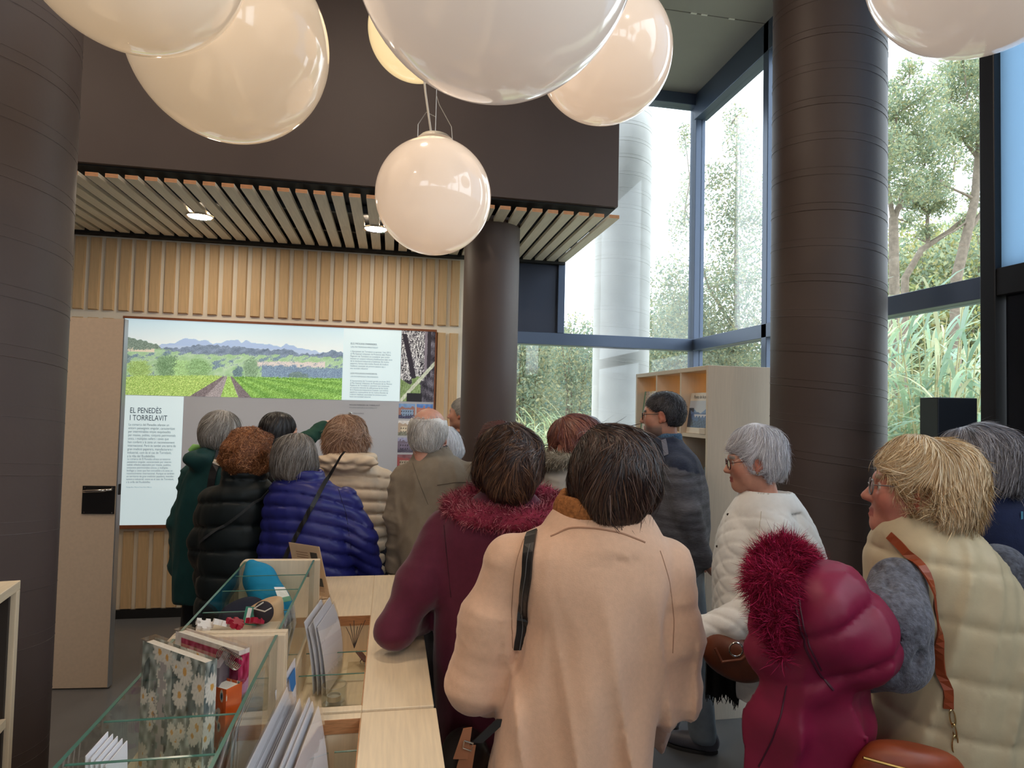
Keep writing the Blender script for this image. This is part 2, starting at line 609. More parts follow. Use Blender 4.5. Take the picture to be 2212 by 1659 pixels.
# ------------------------------------------------------------------ backlit information panel on the strip wall
PY = YW-.022                                   # front plane of the panel
ink = M('dark_blue_grey_ink', (70, 84, 104), .6)
inkl = M('light_grey_ink', (120, 132, 142), .6)
prn = M('backlit_print', (255, 255, 255), .35, attr=True, emit=.42)
lit = M('backlit_pale_acrylic', (206, 224, 228), .3, emit=.42)
gra = M('grey_acrylic', (172, 172, 176), .35, emit=.16)
panel = empty('information_panel', (-.8, YW, .68))
tag(panel, 'long backlit information panel with vineyard photo and exhibition text', 'information panel')
MB().box(-1.945, .335, PY+.004, YW+.008, .68, 2.195).build('backing', gra, panel)
tr = MB()
tr.box(-1.955, .345, PY-.006, YW+.008, 2.195, 2.212)
tr.box(-1.955, .345, PY-.006, YW+.008, .655, .68)
tr.box(.335, .345, PY-.006, YW+.008, .68, 2.195)
tr.build('wooden_edge', redtrim, panel)


def wp(px, py):
    return on(px, py, 1, PY)


ZM = 1.632
MB().box(-1.945, -1.52, PY, PY+.004, .68, ZM-.004).build('text_sheet', lit, panel)
MB().box(-.378, .066, PY, PY+.004, ZM, 2.195).build('text_sheet', lit, panel)
MB().box(-1.518, .335, PY+.001, PY+.004, .68, ZM-.004).build('map_sheet', gra, panel)


def nz(u, v, s, fu, fv, n=7):
    return sines(np.stack([u*fu, v*fv, 0*u], 1).astype(np.float32), s, 1.0, n)


def landscape(u, v):
    X = 266+474*u
    Y = 860-165*v                              # pixel rows of the photographed print
    c = np.zeros((len(u), 3))
    t = np.clip((Y-695)/60, 0, 1)[:, None]
    c[:] = np.array((178, 208, 224))*(1-t)+np.array((226, 233, 230))*t
    mx = [266, 330, 345, 372, 388, 400, 420, 441, 452, 470, 490, 505, 513, 522, 534, 548, 575, 600, 612, 622, 640, 690, 742]
    my = [760, 756, 748, 744, 735, 734, 736, 735, 743, 740, 733, 732, 737, 731, 736, 739, 739, 744, 736, 739, 744, 753, 760]
    j = 1.6*nz(u, v*0, 3, 260, 0)
    m = Y > np.interp(X, mx, my)+j
    c[m] = (146, 170, 212)
    m2 = m & (Y > 750)
    c[m2] = (158, 178, 212)
    rg = np.random.default_rng(3)
    n1 = nz(u, v, 5, 190, 70)+.35*rg.normal(size=len(u))
    n2 = .8*rg.normal(size=len(u))
    ridge = np.interp(X, [266, 285, 300, 330, 345, 400, 420, 470, 540, 580, 620, 640, 680, 720, 742], [732, 737, 741, 748, 757, 752, 747, 746, 750, 751, 750, 757, 758, 748, 751])+2*nz(u, 0*v, 8, 330, 0)
    m = Y > ridge
    base = np.array((86, 104, 132))+n1[:, None]*np.array((18, 18, 20))+n2[:, None]*14
    c[m] = base[m]
    m = (Y > ridge) & (X < 345)
    g = np.array((88, 108, 92))+n2[:, None]*26
    c[m] = g[m]
    # fields
    f = Y > np.interp(X, [266, 340, 430, 520, 620, 742], [764, 760, 768, 766, 762, 766])+3*n1
    fld = np.array((150, 186, 138))+n1[:, None]*np.array((22, 14, 24))
    c[f] = fld[f]
    b = f & (X > 545) & (X < 700) & (np.abs(Y-783+.02*(X-600)) < 6+2*n1)
    c[b] = (206, 192, 186)
    b = f & (X < 330) & (Y < 766)
    c[b] = (214, 196, 170)
    tb = f & (n1+.6*nz(u, v, 9, 60, 50) > .62)
    tc = np.array((84, 112, 132))+n2[:, None]*22
    c[tb] = tc[tb]
    tb = (X > 560) & (Y > 788+4*n1) & (Y < 818)
    tc = np.array((92, 118, 150))+n2[:, None]*np.array((26, 30, 22))
    c[tb] = tc[tb]
    for cx, cy, rx, ry, k in ((300, 803, 26, 17, (128, 164, 72)), (360, 797, 27, 24, (82, 122, 74)), (392, 800, 22, 20, (136, 182, 104)), (424, 798, 26, 22, (104, 150, 84)),
                              (536, 797, 17, 26, (96, 132, 92)), (508, 805, 12, 14, (66, 96, 104)), (274, 780, 8, 10, (80, 104, 110)), (640, 808, 22, 8, (74, 100, 100))):
        m = ((X-cx)/rx)**2+((Y-cy)/ry)**2 < 1+.35*n1+.2*n2
        q = np.array(k)+n2[:, None]*30+n1[:, None]*10
        c[m] = q[m]
    # vineyard rows
    vy = Y > np.interp(X, [266, 300, 450, 480, 742], [822, 818, 813, 814, 811])+1.2*n2
    n3 = .8*rg.normal(size=len(u))
    q = np.array((158, 190, 96))+n3[:, None]*np.array((34, 26, 30))+n2[:, None]*16
    c[vy] = q[vy]
    ang = (X-488)/np.maximum(Y-806, 1)
    right = vy & (ang > .95)
    row = np.sin(np.log(np.maximum(ang, .5))*9.0+.5*n1)
    q = np.array((112, 160, 66))+n3[:, None]*30+row[:, None]*np.array((16, 15, 10))+n2[:, None]*14
    c[right] = q[right]
    ctr = vy & (ang > -1.5) & (ang < .95)
    q = np.array((150, 140, 142))+n3[:, None]*22
    c[ctr] = q[ctr]
    tr_ = ctr & ((ang < -.9) | (ang > .45))
    q = np.array((112, 100, 104))+n3[:, None]*20
    c[tr_] = q[tr_]
    rw = vy & (ang > -.28) & (ang < .42)
    q = np.array((150, 188, 92))+n3[:, None]*34
    c[rw] = q[rw]
    hz = np.where(vy, .08, .24)[:, None]         # the print itself is pale and hazy
    c = c*(1-hz)+np.array((222, 230, 228))*hz
    return np.clip(c/255, 0, 1)


grid_print('landscape_print', (-1.945, PY, ZM), (1.567, 0, 0), (0, 0, .563), 420, 150, landscape, prn, panel)


def millphoto(u, v):
    rg = np.random.default_rng(22)
    n1, n2 = nz(u, v, 21, 30, 40, 12), .45*nz(u, v, 22, 130, 70, 24)+.5*rg.normal(size=len(u))
    c = np.array((70, 66, 74))+n1[:, None]*26+n2[:, None]*30
    hi = (u < .7) & (v > .3) & (n2 > .1)
    q = np.array((190, 188, 186))+n2[:, None]*30
    c[hi] = q[hi]
    bm = np.abs(u-(.08+.5*(.95-v))) < .075
    bm &= (v > .22) & (v < .95)
    c[bm] = (38, 32, 42)
    for a, w in ((.72, .035), (.82, .05)):
        c[(np.abs(u-a) < w) & (v > .35)] = (44, 38, 44) if a > .8 else (120, 110, 118)
    ms = (v < .3+.1*n1) & (u < .6)
    q = np.array((112, 132, 84))+n2[:, None]*30
    c[ms] = q[ms]
    b2 = (np.abs(v-(.08+.55*(u-.15))) < .035)
    q = np.array((176, 180, 160))+n2[:, None]*24
    c[b2] = q[b2]
    c[(v < .12) & (u > .2) & (u < .65)] = (30, 28, 32)
    return np.clip(c/255, 0, 1)


grid_print('mill_print', (.07, PY, ZM), (.265, 0, 0), (0, 0, .563), 70, 140, millphoto, prn, panel)


def smallphoto(seed, sky, roof, wall_, low_):
    def fn(u, v):
        n1, n2 = nz(u, v, seed, 24, 24), nz(u, v, seed+1, 70, 70)
        c = np.array(sky)+n1[:, None]*10
        c[v < .78+.1*n1] = roof
        m = (v < .62) & (u > .15) & (u < .9)
        q = np.array(wall_)+n2[:, None]*16
        c[m] = q[m]
        wn = m & (np.sin(u*44) > .3) & (np.sin(v*30) > 0)
        c[wn] = np.array(wall_)*.55
        m = v < .22+.05*n1
        q = np.array(low_)+n2[:, None]*28
        c[m] = q[m]
        return np.clip(c/255, 0, 1)
    return fn


sp = [((120, 150, 190), (150, 110, 100), (130, 150, 175), (70, 70, 95)), ((90, 130, 190), (170, 110, 90), (180, 130, 120), (90, 70, 80)),
      ((210, 205, 200), (170, 150, 130), (205, 190, 165), (120, 120, 105)), ((200, 205, 215), (120, 90, 90), (170, 160, 150), (80, 90, 80)),
      ((150, 150, 175), (110, 100, 115), (120, 110, 130), (80, 75, 90)), ((160, 170, 190), (140, 120, 110), (150, 140, 130), (90, 85, 80)),
      ((130, 90, 95), (150, 80, 80), (165, 150, 130), (105, 75, 70)), ((140, 130, 150), (120, 90, 80), (150, 140, 130), (60, 60, 60)),
      ((70, 85, 130), (40, 40, 55), (50, 50, 70), (24, 24, 30)), ((90, 95, 110), (60, 55, 60), (70, 65, 70), (30, 30, 34))]
ph = .118
for k, s in enumerate(sp):
    i, j = k % 2, k//2
    x0, z0 = .062+i*.14, ZM-.018-ph-j*(ph+.016)
    grid_print('photo_print', (x0, PY+.0005, z0), (.128, 0, 0), (0, 0, ph), 30, 28, smallphoto(40+3*k, *s), M('mill_photo_print', (255, 255, 255), .35, attr=True, emit=.2), panel)

UX, UZ = (1, 0, 0), (0, 0, 1)


def ptext(name, body, px, py, px2, mat, h=None, sp=1.0):
    a, b = wp(px, py), wp(px2, py)
    text(name, body, mat, panel, a, UX, UZ, b[0]-a[0], h, sp=sp)


inkb = M('dark_bold_ink', (52, 56, 66), .6)
ptext('heading_text', 'EL PENEDÈS\nI TORRELAVIT', 282, 877, 362.5, ink, (906-877)/F*5.0, .95)
ptext('body_text', 'La comarca del Penedès ofereix un\nentorn paisatgístic singular, caracteritzat\nper interminables vinyes esquitxades\nper masies, pobles, conjunts patrimonials\núnics, i múltiples cellers i caves que\nhan conferit a la zona un reconeixement\ninternacional. Però és també una terra de\ngran tradició paperera, manufacturera i\nindustrial, com és el cas de Torrelavit,\na la riba del Riudebitlles.', 278, 914, 382, inkl, (983-914)/F*5.0)
ptext('body_text', 'La comarca de El Penedès ofrece un entorno\npaisajístico singular, caracterizado por intermi-\nnables viñedos salpicados por masías, pueblos,\nconjuntos patrimoniales únicos, y múltiples\nbodegas y cavas que han concedido a la zona un\nreconocimiento internacional. Aunque es también\nun territorio de gran tradición papelera, manufac-\nturera e industrial, como es el caso de Torrelavit,\na la orilla del Riudebitlles.', 275, 989, 378, inkl, (1040-989)/F*4.98)
ptext('credit_text', 'Fotografies: Mercat Font, Enric Blanco', 273, 1051, 328, inkl)
ptext('heading_text', 'ELS MOLINS PAPERERS,', 758, 740, 815, inkb)
ptext('heading_text', 'UN PATRIMONI PROTEGIT', 758, 747.5, 817, inkl)
ptext('body_text', "L'Ajuntament de Torrelavit va aprovar, l'any 2013,\nel Pla Especial Urbanístic de Protecció dels Molins\nPaperers de Torrelavit en considerar que consti-\ntueixen un conjunt rellevant d'edificacions dels inicis\nde la revolució industrial a Catalunya. Els molins\npaperers, hereus dels molins fluvials de tradició\nmedieval, anuncien els primers passos cap a\nuna societat industrial.", 757.5, 756.5, 848, inkl, (797-757)/F*5.1)
ptext('heading_text', 'LOS MOLINOS PAPELEROS,', 757, 804.5, 815, inkb)
ptext('heading_text', 'UN PATRIMONIO PROTEGIDO', 757, 811.5, 817, inkl)
ptext('body_text', 'El Ayuntamiento de Torrelavit aprobó, en el año 2013,\nel Plan Especial Urbanístico de Protección de los Molinos\nPapeleros de Torrelavit al considerar que constituyen\nun conjunto relevante de edificaciones de los inicios\nde la Revolución Industrial en Cataluña. Los molinos\npapeleros, continuadores de los molinos fluviales de\ntradición medieval, anunciaban los primeros pasos\nhacia una sociedad industrial.', 756.5, 820.5, 847, inkl, (858-821)/F*5.1)
ptext('heading_text', 'MOLINS PAPERERS DE TORRELAVIT', 755, 873, 821, inkb)
ptext('heading_text', 'MOLINOS PAPELEROS DE TORRELAVIT', 755, 879, 815, inkl)
ptext('map_text', "MOLÍ D'AMALS", 763.5, 891, 786, inkb)
kp = wp(757, 893)
MB().tube([kp, kp+np.array((0, -.012, 0)), kp+np.array((0, -.02, 0))], [.014, .014, .007], 16).build('marker_stud', chrome, panel, smooth=True)
# ------------------------------------------------------------------ hanging globe lamps
def opal(name, col, st):
    gm = bpy.data.materials.new(name)
    gm.use_nodes = True
    _b = gm.node_tree.nodes['Principled BSDF']
    _b.inputs['Base Color'].default_value = (.75, .70, .64, 1)
    _b.inputs['Roughness'].default_value = .12
    _b.inputs['Coat Weight'].default_value = .6
    _b.inputs['Coat Roughness'].default_value = .03
    _b.inputs['Emission Color'].default_value = (*col, 1)
    _b.inputs['Emission Strength'].default_value = st
    return gm


gm = opal('glowing_opal_glass', (1.0, .70, .42), .25)
gm_y = opal('bright_yellow_opal_glass', (1.0, .74, .36), .62)
gm_g = opal('dim_grey_opal_glass', (1.0, .80, .66), .22)
gm_p = opal('peach_opal_glass', (1.0, .70, .48), .33)
steel = M('steel_wire', (190, 190, 188), .3, metal=.9)
whitec = M('white_cord', (220, 215, 205), .5)


def globe(px, py, r_px, dia, label, gm=gm):
    z = dia/2*F/r_px
    c = at(px, py, z)
    r = dia/2
    g = empty('globe_lamp', tuple(c))
    tag(g, label, 'pendant lamp', 'hanging opal globe lamps')
    n, m = 64, 40
    prof = [(max(r*math.sin(math.pi*i/m), .0006), -r*math.cos(math.pi*i/m)) for i in range(m+1)]
    MB().lathe(prof, c, n, cap=False).build('globe', gm, g, smooth=True)
    MB().lathe([(.055, r*.965), (.06, r*.985), (.045, r+.012), (.01, r+.018)], c, 24).build('cap', M('lamp_cap', (205, 200, 192), .35, metal=.6), g, smooth=True)
    top = c+np.array((0, 0, r+.015))
    wires = [(top, np.array((top[0], top[1], HC)))]
    MB().tube([wires[0][0], wires[0][1]], .0012, 6).build('steel_wire', steel, g)
    pts = []
    for i in range(15):
        t = i/14
        s = min(1, t*2.2)
        off = .055*math.sin(s*math.pi)*(1 if i < 8 else .4)-.045*t
        pts.append(top+np.array((-.012+off*-R0[0]*1.0, off*-R0[1], t*(HC-top[2]))))
    MB().tube(pts, .0035, 8).build('cord', whitec, g, smooth=True)
    MB().tube([top+R0*.055+np.array((0, 0, -.02)), top+R0*.05+np.array((0, 0, .03)), top+R0*.01+np.array((0, 0, .1)), top+np.array((0, 0, .13))], .0012, 6).build('bracket_wire', steel, g)
    MB().tube([top-R0*.055+np.array((0, 0, -.02)), top-R0*.055+np.array((0, 0, .035)), top-R0*.03+np.array((0, 0, .075)), top+np.array((0, 0, .06))], .0012, 6).build('bracket_wire', steel, g)
    return g


globe(936.5, 425.5, 124, .36, 'glowing opal globe lamp hanging lowest, in front of the soffit slats', gm_p)
globe(498, 93, 206, .50, 'large glowing opal globe lamp hanging before the brown bulkhead, whole lower half clear')
globe(900, 68, 103, .40, 'small bright yellowish globe lamp mostly hidden behind the biggest globe', gm_y)
globe(1070, -106, 306, .60, 'biggest opal globe lamp, greyish white, overlapping two smaller globes', gm_g)
globe(1305, 117, 145, .44, 'peach tinted globe lamp next to the grey ceiling and window header', gm_p)
globe(288, -135, 233, .38, 'opal globe lamp above the brown column beside the open door')
globe(2130, -133, 236, .50, 'pinkish beige globe lamp hanging in front of the side window', gm_g)
# globes of the same set above and behind the camera
for k, (x, y, zz, d) in enumerate(((-1.6, -.6, 2.9, .5), (.5, -1.2, 3.0, .5), (1.7, -.4, 3.1, .5), (-.6, -2.2, 2.8, .5))):
    c = np.array((x, y, zz))
    v = c-CAM
    g = empty('globe_lamp', tuple(c))
    tag(g, 'opal globe lamp hanging behind the visitors', 'pendant lamp', 'globe lamps further back in the room')
    prof = [(max(d/2*math.sin(math.pi*i/24), .0006), -d/2*math.cos(math.pi*i/24)) for i in range(25)]
    MB().lathe(prof, c, 40, cap=False).build('globe', gm, g, smooth=True)
    MB().tube([c+np.array((0, 0, d/2-.005)), np.array((x, y, HC))], .003, 6).build('cord', whitec, g)
# ------------------------------------------------------------------ shop counter with glass trough
CT, RIM = .90, 1.09
edge = M('green_glass_edge', (70, 116, 104), .2)
cg = glass('display_glass', (.96, .985, .975), 1.5)
ctr = empty('shop_counter', (-.17, 1.6, 0))
tag(ctr, 'long pale birch shop counter with a glass trough and sunken bins', 'counter')
bs = MB()
bs.box(-.45, .10, .30, 2.70, .06, .62)
bs.box(-.42, .07, .34, 2.66, 0, .06)
bs.box(-.47, -.225, .30, 2.72, .62, .875)
bs.box(-.045, .10, .30, 2.70, .62, .875)
bs.box(-.225, -.045, 2.235, 2.70, .62, .875)
bs.build('cabinet', birchv, ctr)
# two worktop modules, each around its opening
for y0, y1, x1 in ((1.535, 2.72, .12), (.30, 1.522, .124)):
    t = MB()
    oy0, oy1 = (1.56, 2.212) if y0 > 1 else (.34, 1.497)
    t.box(-.045, x1, y0, y1, .875, CT)
    t.box(-.475, -.225, y0, y1, .875, CT)
    t.box(-.225, -.045, oy1, y1, .875, CT)
    t.box(-.225, -.045, y0, oy0, .875, CT)
    t.build('worktop', birch, ctr, bevel=.002)
    MB().box(-.225, -.045, oy0-.012, oy0, .66, .875).build('bin_end', birchv, ctr)
    MB().box(-.225, -.045, oy1, oy1+.012, .66, .875).build('bin_end', birchv, ctr)
    bf = .768 if y0 > 1 else .66
    MB().box(-.225, -.045, oy0, oy1, bf, bf+.012).build('bin_floor', birch, ctr)
    MB().box(-.047, -.045, oy0, oy1, .868, .899).build('bin_edging', plyedge, ctr)
    MB().box(-.225, -.045, oy1-.002, oy1, .868, .899).build('bin_edging', plyedge, ctr)


def board(y0, y1, n):
    c = .02
    x0, x1, z0, z1 = -.462, -.214, CT, RIM
    poly = [(x0, y0, z0), (x1, y0, z0), (x1, y0, z1-.004)] + [(x0+c-c*math.sin(t), y0, z1-c+c*math.cos(t)) for t in np.linspace(0, math.pi/2, 6)]
    MB().prism(poly, (0, y1-y0, 0)).build(n, birchv, ctr, bevel=.0015)


board(2.205, 2.228, 'trough_board')
board(1.507, 1.523, 'trough_board')
board(1.532, 1.548, 'trough_board')
board(.62, .64, 'trough_board')


def gl(b, top=True, name='glass_pane'):
    o = MB().box(*b).build(name, cg, ctr)
    e = .0012
    MB().box(b[0], b[1], b[2], b[3], b[5], b[5]+e).build('glass_edge', edge, o)


for x in (-.446, -.236):
    gl((x, x+.006, 1.55, 2.204, CT+.002, RIM-.004))
    gl((x, x+.006, .64, 1.506, CT+.002, RIM-.004))
gl((-.438, -.238, 1.150, 1.155, CT+.002, RIM-.010), name='glass_divider')
for px, py in ((540, 1318), (560, 1273), (590, 1241)):
    y = on(px, py, 2, RIM-.006)[1]
    gl((-.438, -.238, y, y+.005, CT+.002, RIM-.010), name='glass_divider')
y = on(260, 1641, 2, RIM-.006)[1]
gl((-.438, -.238, y, y+.005, CT+.002, RIM-.010), name='glass_divider')
for px, py, zt, xl in ((765, 1362, .845, -.222), (740, 1410, .865, -.222), (730, 1458, .865, -.222), (745, 1625, .868, -.095)):
    y = on(px, py, 2, zt)[1]
    gl((xl, -.048, y, y+.005, .782 if y > 1.56 else .674, zt), name='bin_divider')


# ------------------------------------------------------------------ goods
def slab(name, label, cat, a, b, zb, zt, th, cover, group=None, wrap=True, lean=0.):
    """Book standing on edge: front cover runs from a to b (plan points), thickness away from the camera."""
    a, b = np.array(a, float), np.array(b, float)
    d = (b-a)/np.linalg.norm(b-a)
    n = np.array((-d[1], d[0]))
    n = n if n[1] > 0 else -n
    r = empty(name, (*((a+b)/2), zb))
    tag(r, label, cat, group)
    L = np.linalg.norm(b-a)
    R_ = np.array(((d[0], n[0], 0), (d[1], n[1], 0), (0, 0, 1)))
    o3 = (a[0], a[1], 0)
    MB().box(.003, L-.003, .004, th-.004, zb+.003, zt-.003, R_, o3).build('pages', M('paper_block', (230, 222, 206), .8, noise=(300, .05), stretch=(1, 1, .02)), r)
    f3 = np.array((d[0], d[1], 0))
    n3_ = np.array((n[0], n[1], 0))
    A0 = np.array((a[0], a[1], zb))
    H_ = zt-zb
    pm = M('printed_cover', (255, 255, 255), .25, attr=True, coat=.5)
    grid_print('front_cover', A0, f3*L, (0, 0, H_), 90, 110, cover, pm, r)
    grid_print('spine', A0+f3*L, n3_*th, (0, 0, H_), 24, 110, lambda u, v: cover(u*.2+.8, v), pm, r)
    grid_print('back_cover', A0+f3*L+n3_*th, -f3*L, (0, 0, H_), 60, 70, cover, pm, r)
    if wrap:
        w_ = MB().box(-.003, L+.003, -.003, th+.003, zb, zt+.004, R_, o3)
        w_.build('plastic_wrap', glass('cellophane', (.98, .98, .985), 1.35, 1.0), r)
    return r


def daisies(u, v):
    n = nz(u, v, 61, 60, 60)
    n2 = nz(u, v, 62, 26, 14)
    c = np.array((150, 156, 150))+n[:, None]*34+n2[:, None]*26
    dk = (n2 > .35)
    q = np.array((86, 98, 98))+n[:, None]*26
    c[dk] = q[dk]
    r_ = random.Random(4)
    for k in range(34):
        cx, cy, rr = r_.random(), r_.random(), .06+.07*r_.random()
        dx, dy = u-cx, (v-cy)*1.25
        a = np.arctan2(dy, dx)
        d = np.hypot(dx, dy)
        pet = d < rr*(.72+.28*np.abs(np.cos(a*6+k)))
        q = np.array((226, 220, 208))-((d/rr)**2*18)[:, None]+(np.cos(a*12+2*k)*8)[:, None]
        c[pet] = q[pet]
        c[d < rr*.26] = (214, 160, 84)
    bar = (np.abs(u-.34-.02*np.sign(np.sin(v*60))) < .05) & (v > .15) & (v < .9)
    c[bar] = (168, 160, 158)
    return np.clip(c/255, 0, 1)


def pinkfl(u, v):
    n = nz(u, v, 71, 26, 22)
    n2 = nz(u, v, 72, 90, 60)
    c = np.array((226, 212, 202))+n2[:, None]*6
    m = (v > .66+.12*n) & (u > .1) & (v < .96)
    q = np.array((176, 44, 84))+n2[:, None]*26
    c[m] = q[m]
    m = (v > .6+.16*n) & (v < .72+.1*n)
    c[m] = (214, 150, 176)
    r_ = random.Random(8)
    for k in range(16):
        cx, cy, rr = r_.random(), .62*r_.random(), .05+.05*r_.random()
        d = np.hypot((u-cx), (v-cy)*1.7)
        q = [(170, 90, 170), (214, 150, 190), (150, 140, 190), (200, 80, 130)][k % 4]
        c[d < rr*(1+.3*n)] = q
    return np.clip(c/255, 0, 1)


def orangefl(u, v):
    n = nz(u, v, 81, 40, 30)
    c = np.array((222, 96, 40))+n[:, None]*10
    r_ = random.Random(3)
    for k in range(16):
        cx, cy, rr = r_.random(), r_.random(), .10+.05*r_.random()
        d = np.hypot((u-cx), (v-cy)*2.0)
        c[d < rr*(1+.2*n)] = (226, 206, 180)
        c[d < rr*.6] = (80, 130, 140)
        c[d < rr*.3] = (50, 60, 70)
    return np.clip(c/255, 0, 1)


slab('notebook', 'notebook with grey and white daisy cover in clear wrap', 'notebook', (-.43, 1.285), (-.292, 1.165), CT+.002, 1.162, .022, daisies, 'wrapped notebooks in the glass trough')
slab('notebook', 'notebook with magenta and lilac flower cover in clear wrap', 'notebook', (-.424, 1.452), (-.272, 1.322), CT+.002, 1.122, .024, pinkfl, 'wrapped notebooks in the glass trough')
slab('notebook', 'small orange notebook with eye-like flower pattern', 'notebook', (-.306, 1.262), (-.274, 1.240), CT+.002, 1.085, .036, orangefl, 'wrapped notebooks in the glass trough')
# title lettering down the daisy cover
_a, _b = np.array((-.43, 1.285)), np.array((-.292, 1.165))
_d = (_b-_a)/np.linalg.norm(_b-_a)
_n = np.array((-_d[1], _d[0]))
_nb = [o for o in bpy.data.objects if o.name == 'notebook'][0]
text('cover_lettering', 'p\na\np\ne\nr', M('grey_ink', (120, 116, 118), .5), _nb, (_a[0]+_d[0]*.042, _a[1]+_d[1]*.042, 1.10), (_d[0], _d[1], 0), UZ, .008, .12, n=(_n[0]*-1, _n[1]*-1, 0) if _n[1] > 0 else (_n[0], _n[1], 0))
# notebook with wire binding next to the orange one
sb = empty('spiral_notebook', tuple(on(505, 1425, 2, 1.09)))
tag(sb, 'clear wrapped spiral bound notebook with silver wire rings', 'notebook')
p0, p1 = at(478, 1412, 1.24), at(512, 1432, 1.19)
for k in range(12):
    t = k/11
    c = p0*(1-t)+p1*t
    MB().tube([c+np.array((.012*math.cos(q)*.5, .012*math.cos(q), .012*math.sin(q))) for q in np.linspace(0, 5.6, 12)], .0009, 6).build('wire_ring', chrome, sb)
MB().box(p0[0]+.004, p0[0]+.016, p1[1]-.02, p0[1]+.02, CT+.002, p1[2]).build('page_block', M('grey_cover', (120, 112, 118), .5), sb)

paper = M('white_card', (246, 246, 250), .6, noise=(8, .02))
clear = glass('clear_film', (.985, .985, .99), 1.4, 1.0)


def sheet(name, label, cat, T0, T1, B0, B1, group, bend=.012, bag=True, th=.0016, mat=None):
    """One card (in a film sleeve): four corners, slightly bowed, with real thickness."""
    T0, T1, B0, B1 = [np.array(q, float) for q in (T0, T1, B0, B1)]
    nr = np.cross(T1-T0, B0-T0)
    nr /= np.linalg.norm(nr)
    if nr[0] < 0:
        nr = -nr
    n = 8

    def surf(ext, off):
        vs = []
        for s in (0, 1):
            for i in range(n):
                u = i/(n-1)
                for j in range(n):
                    t = j/(n-1)
                    uu, tt = u*(1+2*ext)-ext, t*(1+2*ext)-ext
                    p = (T0*(1-uu)+T1*uu)*(1-tt)+(B0*(1-uu)+B1*uu)*tt
                    vs.append(p+nr*(bend*4*t*(1-t)*(.5+u)+off+s*th))
        g = lambda s, i, j: s*n*n+i*n+j
        fs = []
        for i in range(n-1):
            for j in range(n-1):
                fs.append((g(0, i, j), g(0, i+1, j), g(0, i+1, j+1), g(0, i, j+1)))
                fs.append((g(1, i, j), g(1, i, j+1), g(1, i+1, j+1), g(1, i+1, j)))
        for i in range(n-1):
            fs += [(g(0, i, 0), g(1, i, 0), g(1, i+1, 0), g(0, i+1, 0)), (g(0, i, n-1), g(0, i+1, n-1), g(1, i+1, n-1), g(1, i, n-1))]
            fs += [(g(0, 0, i), g(0, 0, i+1), g(1, 0, i+1), g(1, 0, i)), (g(0, n-1, i), g(1, n-1, i), g(1, n-1, i+1), g(0, n-1, i+1))]
        return vs, fs
    r = empty(name, tuple((B0+B1)/2))
    tag(r, label, cat, group)
    v, f = surf(0, 0)
    MB().add(v, f).build('card', mat or paper, r, smooth=True)
    if bag:
        v, f = surf(.035, .0012)
        MB().add(v, f).build('film_sleeve', clear, r, smooth=True)
    return r


gA = 'sleeved cards leaning in the sunken bin by the trough'
lab = 'white card in a clear sleeve leaning in the sunken bin beside the glass jar'
for k in range(4):
    dx = .012*k
    zt = (1.0, .985, 1.005, .985)[k]
    sheet('sleeved_card', lab, 'card', (-.220+dx, 1.885, zt-.01), (-.190+dx, 2.03, zt+.01), (-.190+dx, 1.89, .786), (-.162+dx, 2.035, .786), gA, .01)
gB = 'thick stack of sleeved cards at the counter end'
lab = 'white card in a clear sleeve, one of the thick stack filling the nearer sunken bin'
for k in range(12):
    s = k/11
    zt = .985+.045*math.sin(k*1.7)*(.4)+.02*(k < 4)
    dy = .0
    sheet('sleeved_card', lab, 'card', (-.221+.068*s, 1.05, zt-.012), (-.195+.068*s, 1.37, zt+.006), (-.196+.068*s, 1.06, .69), (-.170+.068*s, 1.38, .69), gB, .008)
for k in range(5):
    sheet('sleeved_card', 'white envelope in the small stack at the low front of the glass trough', 'envelope', (-.436+.007*k, 1.085, 1.062-.004*k), (-.422+.007*k, 1.125, 1.078-.004*k), (-.436+.007*k, 1.085, CT+.004), (-.422+.007*k, 1.125, CT+.004), 'envelopes in the glass trough', .002)
for k in range(3):
    sheet('clear_folder', 'empty looking clear sleeve standing between glass pane and sleeved cards', 'sleeve', (-.2475+.003*k, 1.17+.012*k, 1.04), (-.2475+.003*k, 1.40+.01*k, 1.05), (-.2475+.003*k, 1.17+.01*k, CT+.004), (-.2475+.003*k, 1.40, CT+.004), 'clear sleeves by the glass pane', .0, bag=False, mat=M('grey_blue_card', (186, 196, 206), .4))
# card with a blue logo, standing behind the stack
lg = sheet('logo_card', 'white card with blue square emblem and dark mark behind the stacked cards', 'card', (-.232, 1.50, .965), (-.205, 1.60, 1.0), (-.217, 1.565, .79), (-.197, 1.63, .79), None, .0, bag=True)
pa, pb, pc_ = np.array((-.232, 1.50, .965)), np.array((-.205, 1.60, 1.0)), np.array((-.215, 1.53, .69))
eu, ev = pb-pa, pc_-pa
nn_ = np.cross(ev, eu)
nn_ /= np.linalg.norm(nn_)
nn_ = nn_ if nn_[0] > 0 else -nn_
q = lambda u, v: pa+eu*u+ev*v+nn_*.0045
MB().prism([q(.56, .05), q(.9, .05), q(.9, .2), q(.74, .22), q(.56, .16)], nn_*.0004).build('blue_emblem', M('blue_ink', (40, 120, 190), .5), lg)
MB().prism([q(.22, .2), q(.34, .17), q(.4, .24), q(.3, .3), q(.22, .27)], nn_*.0004).build('dark_emblem', M('navy_ink', (40, 50, 90), .5), lg)

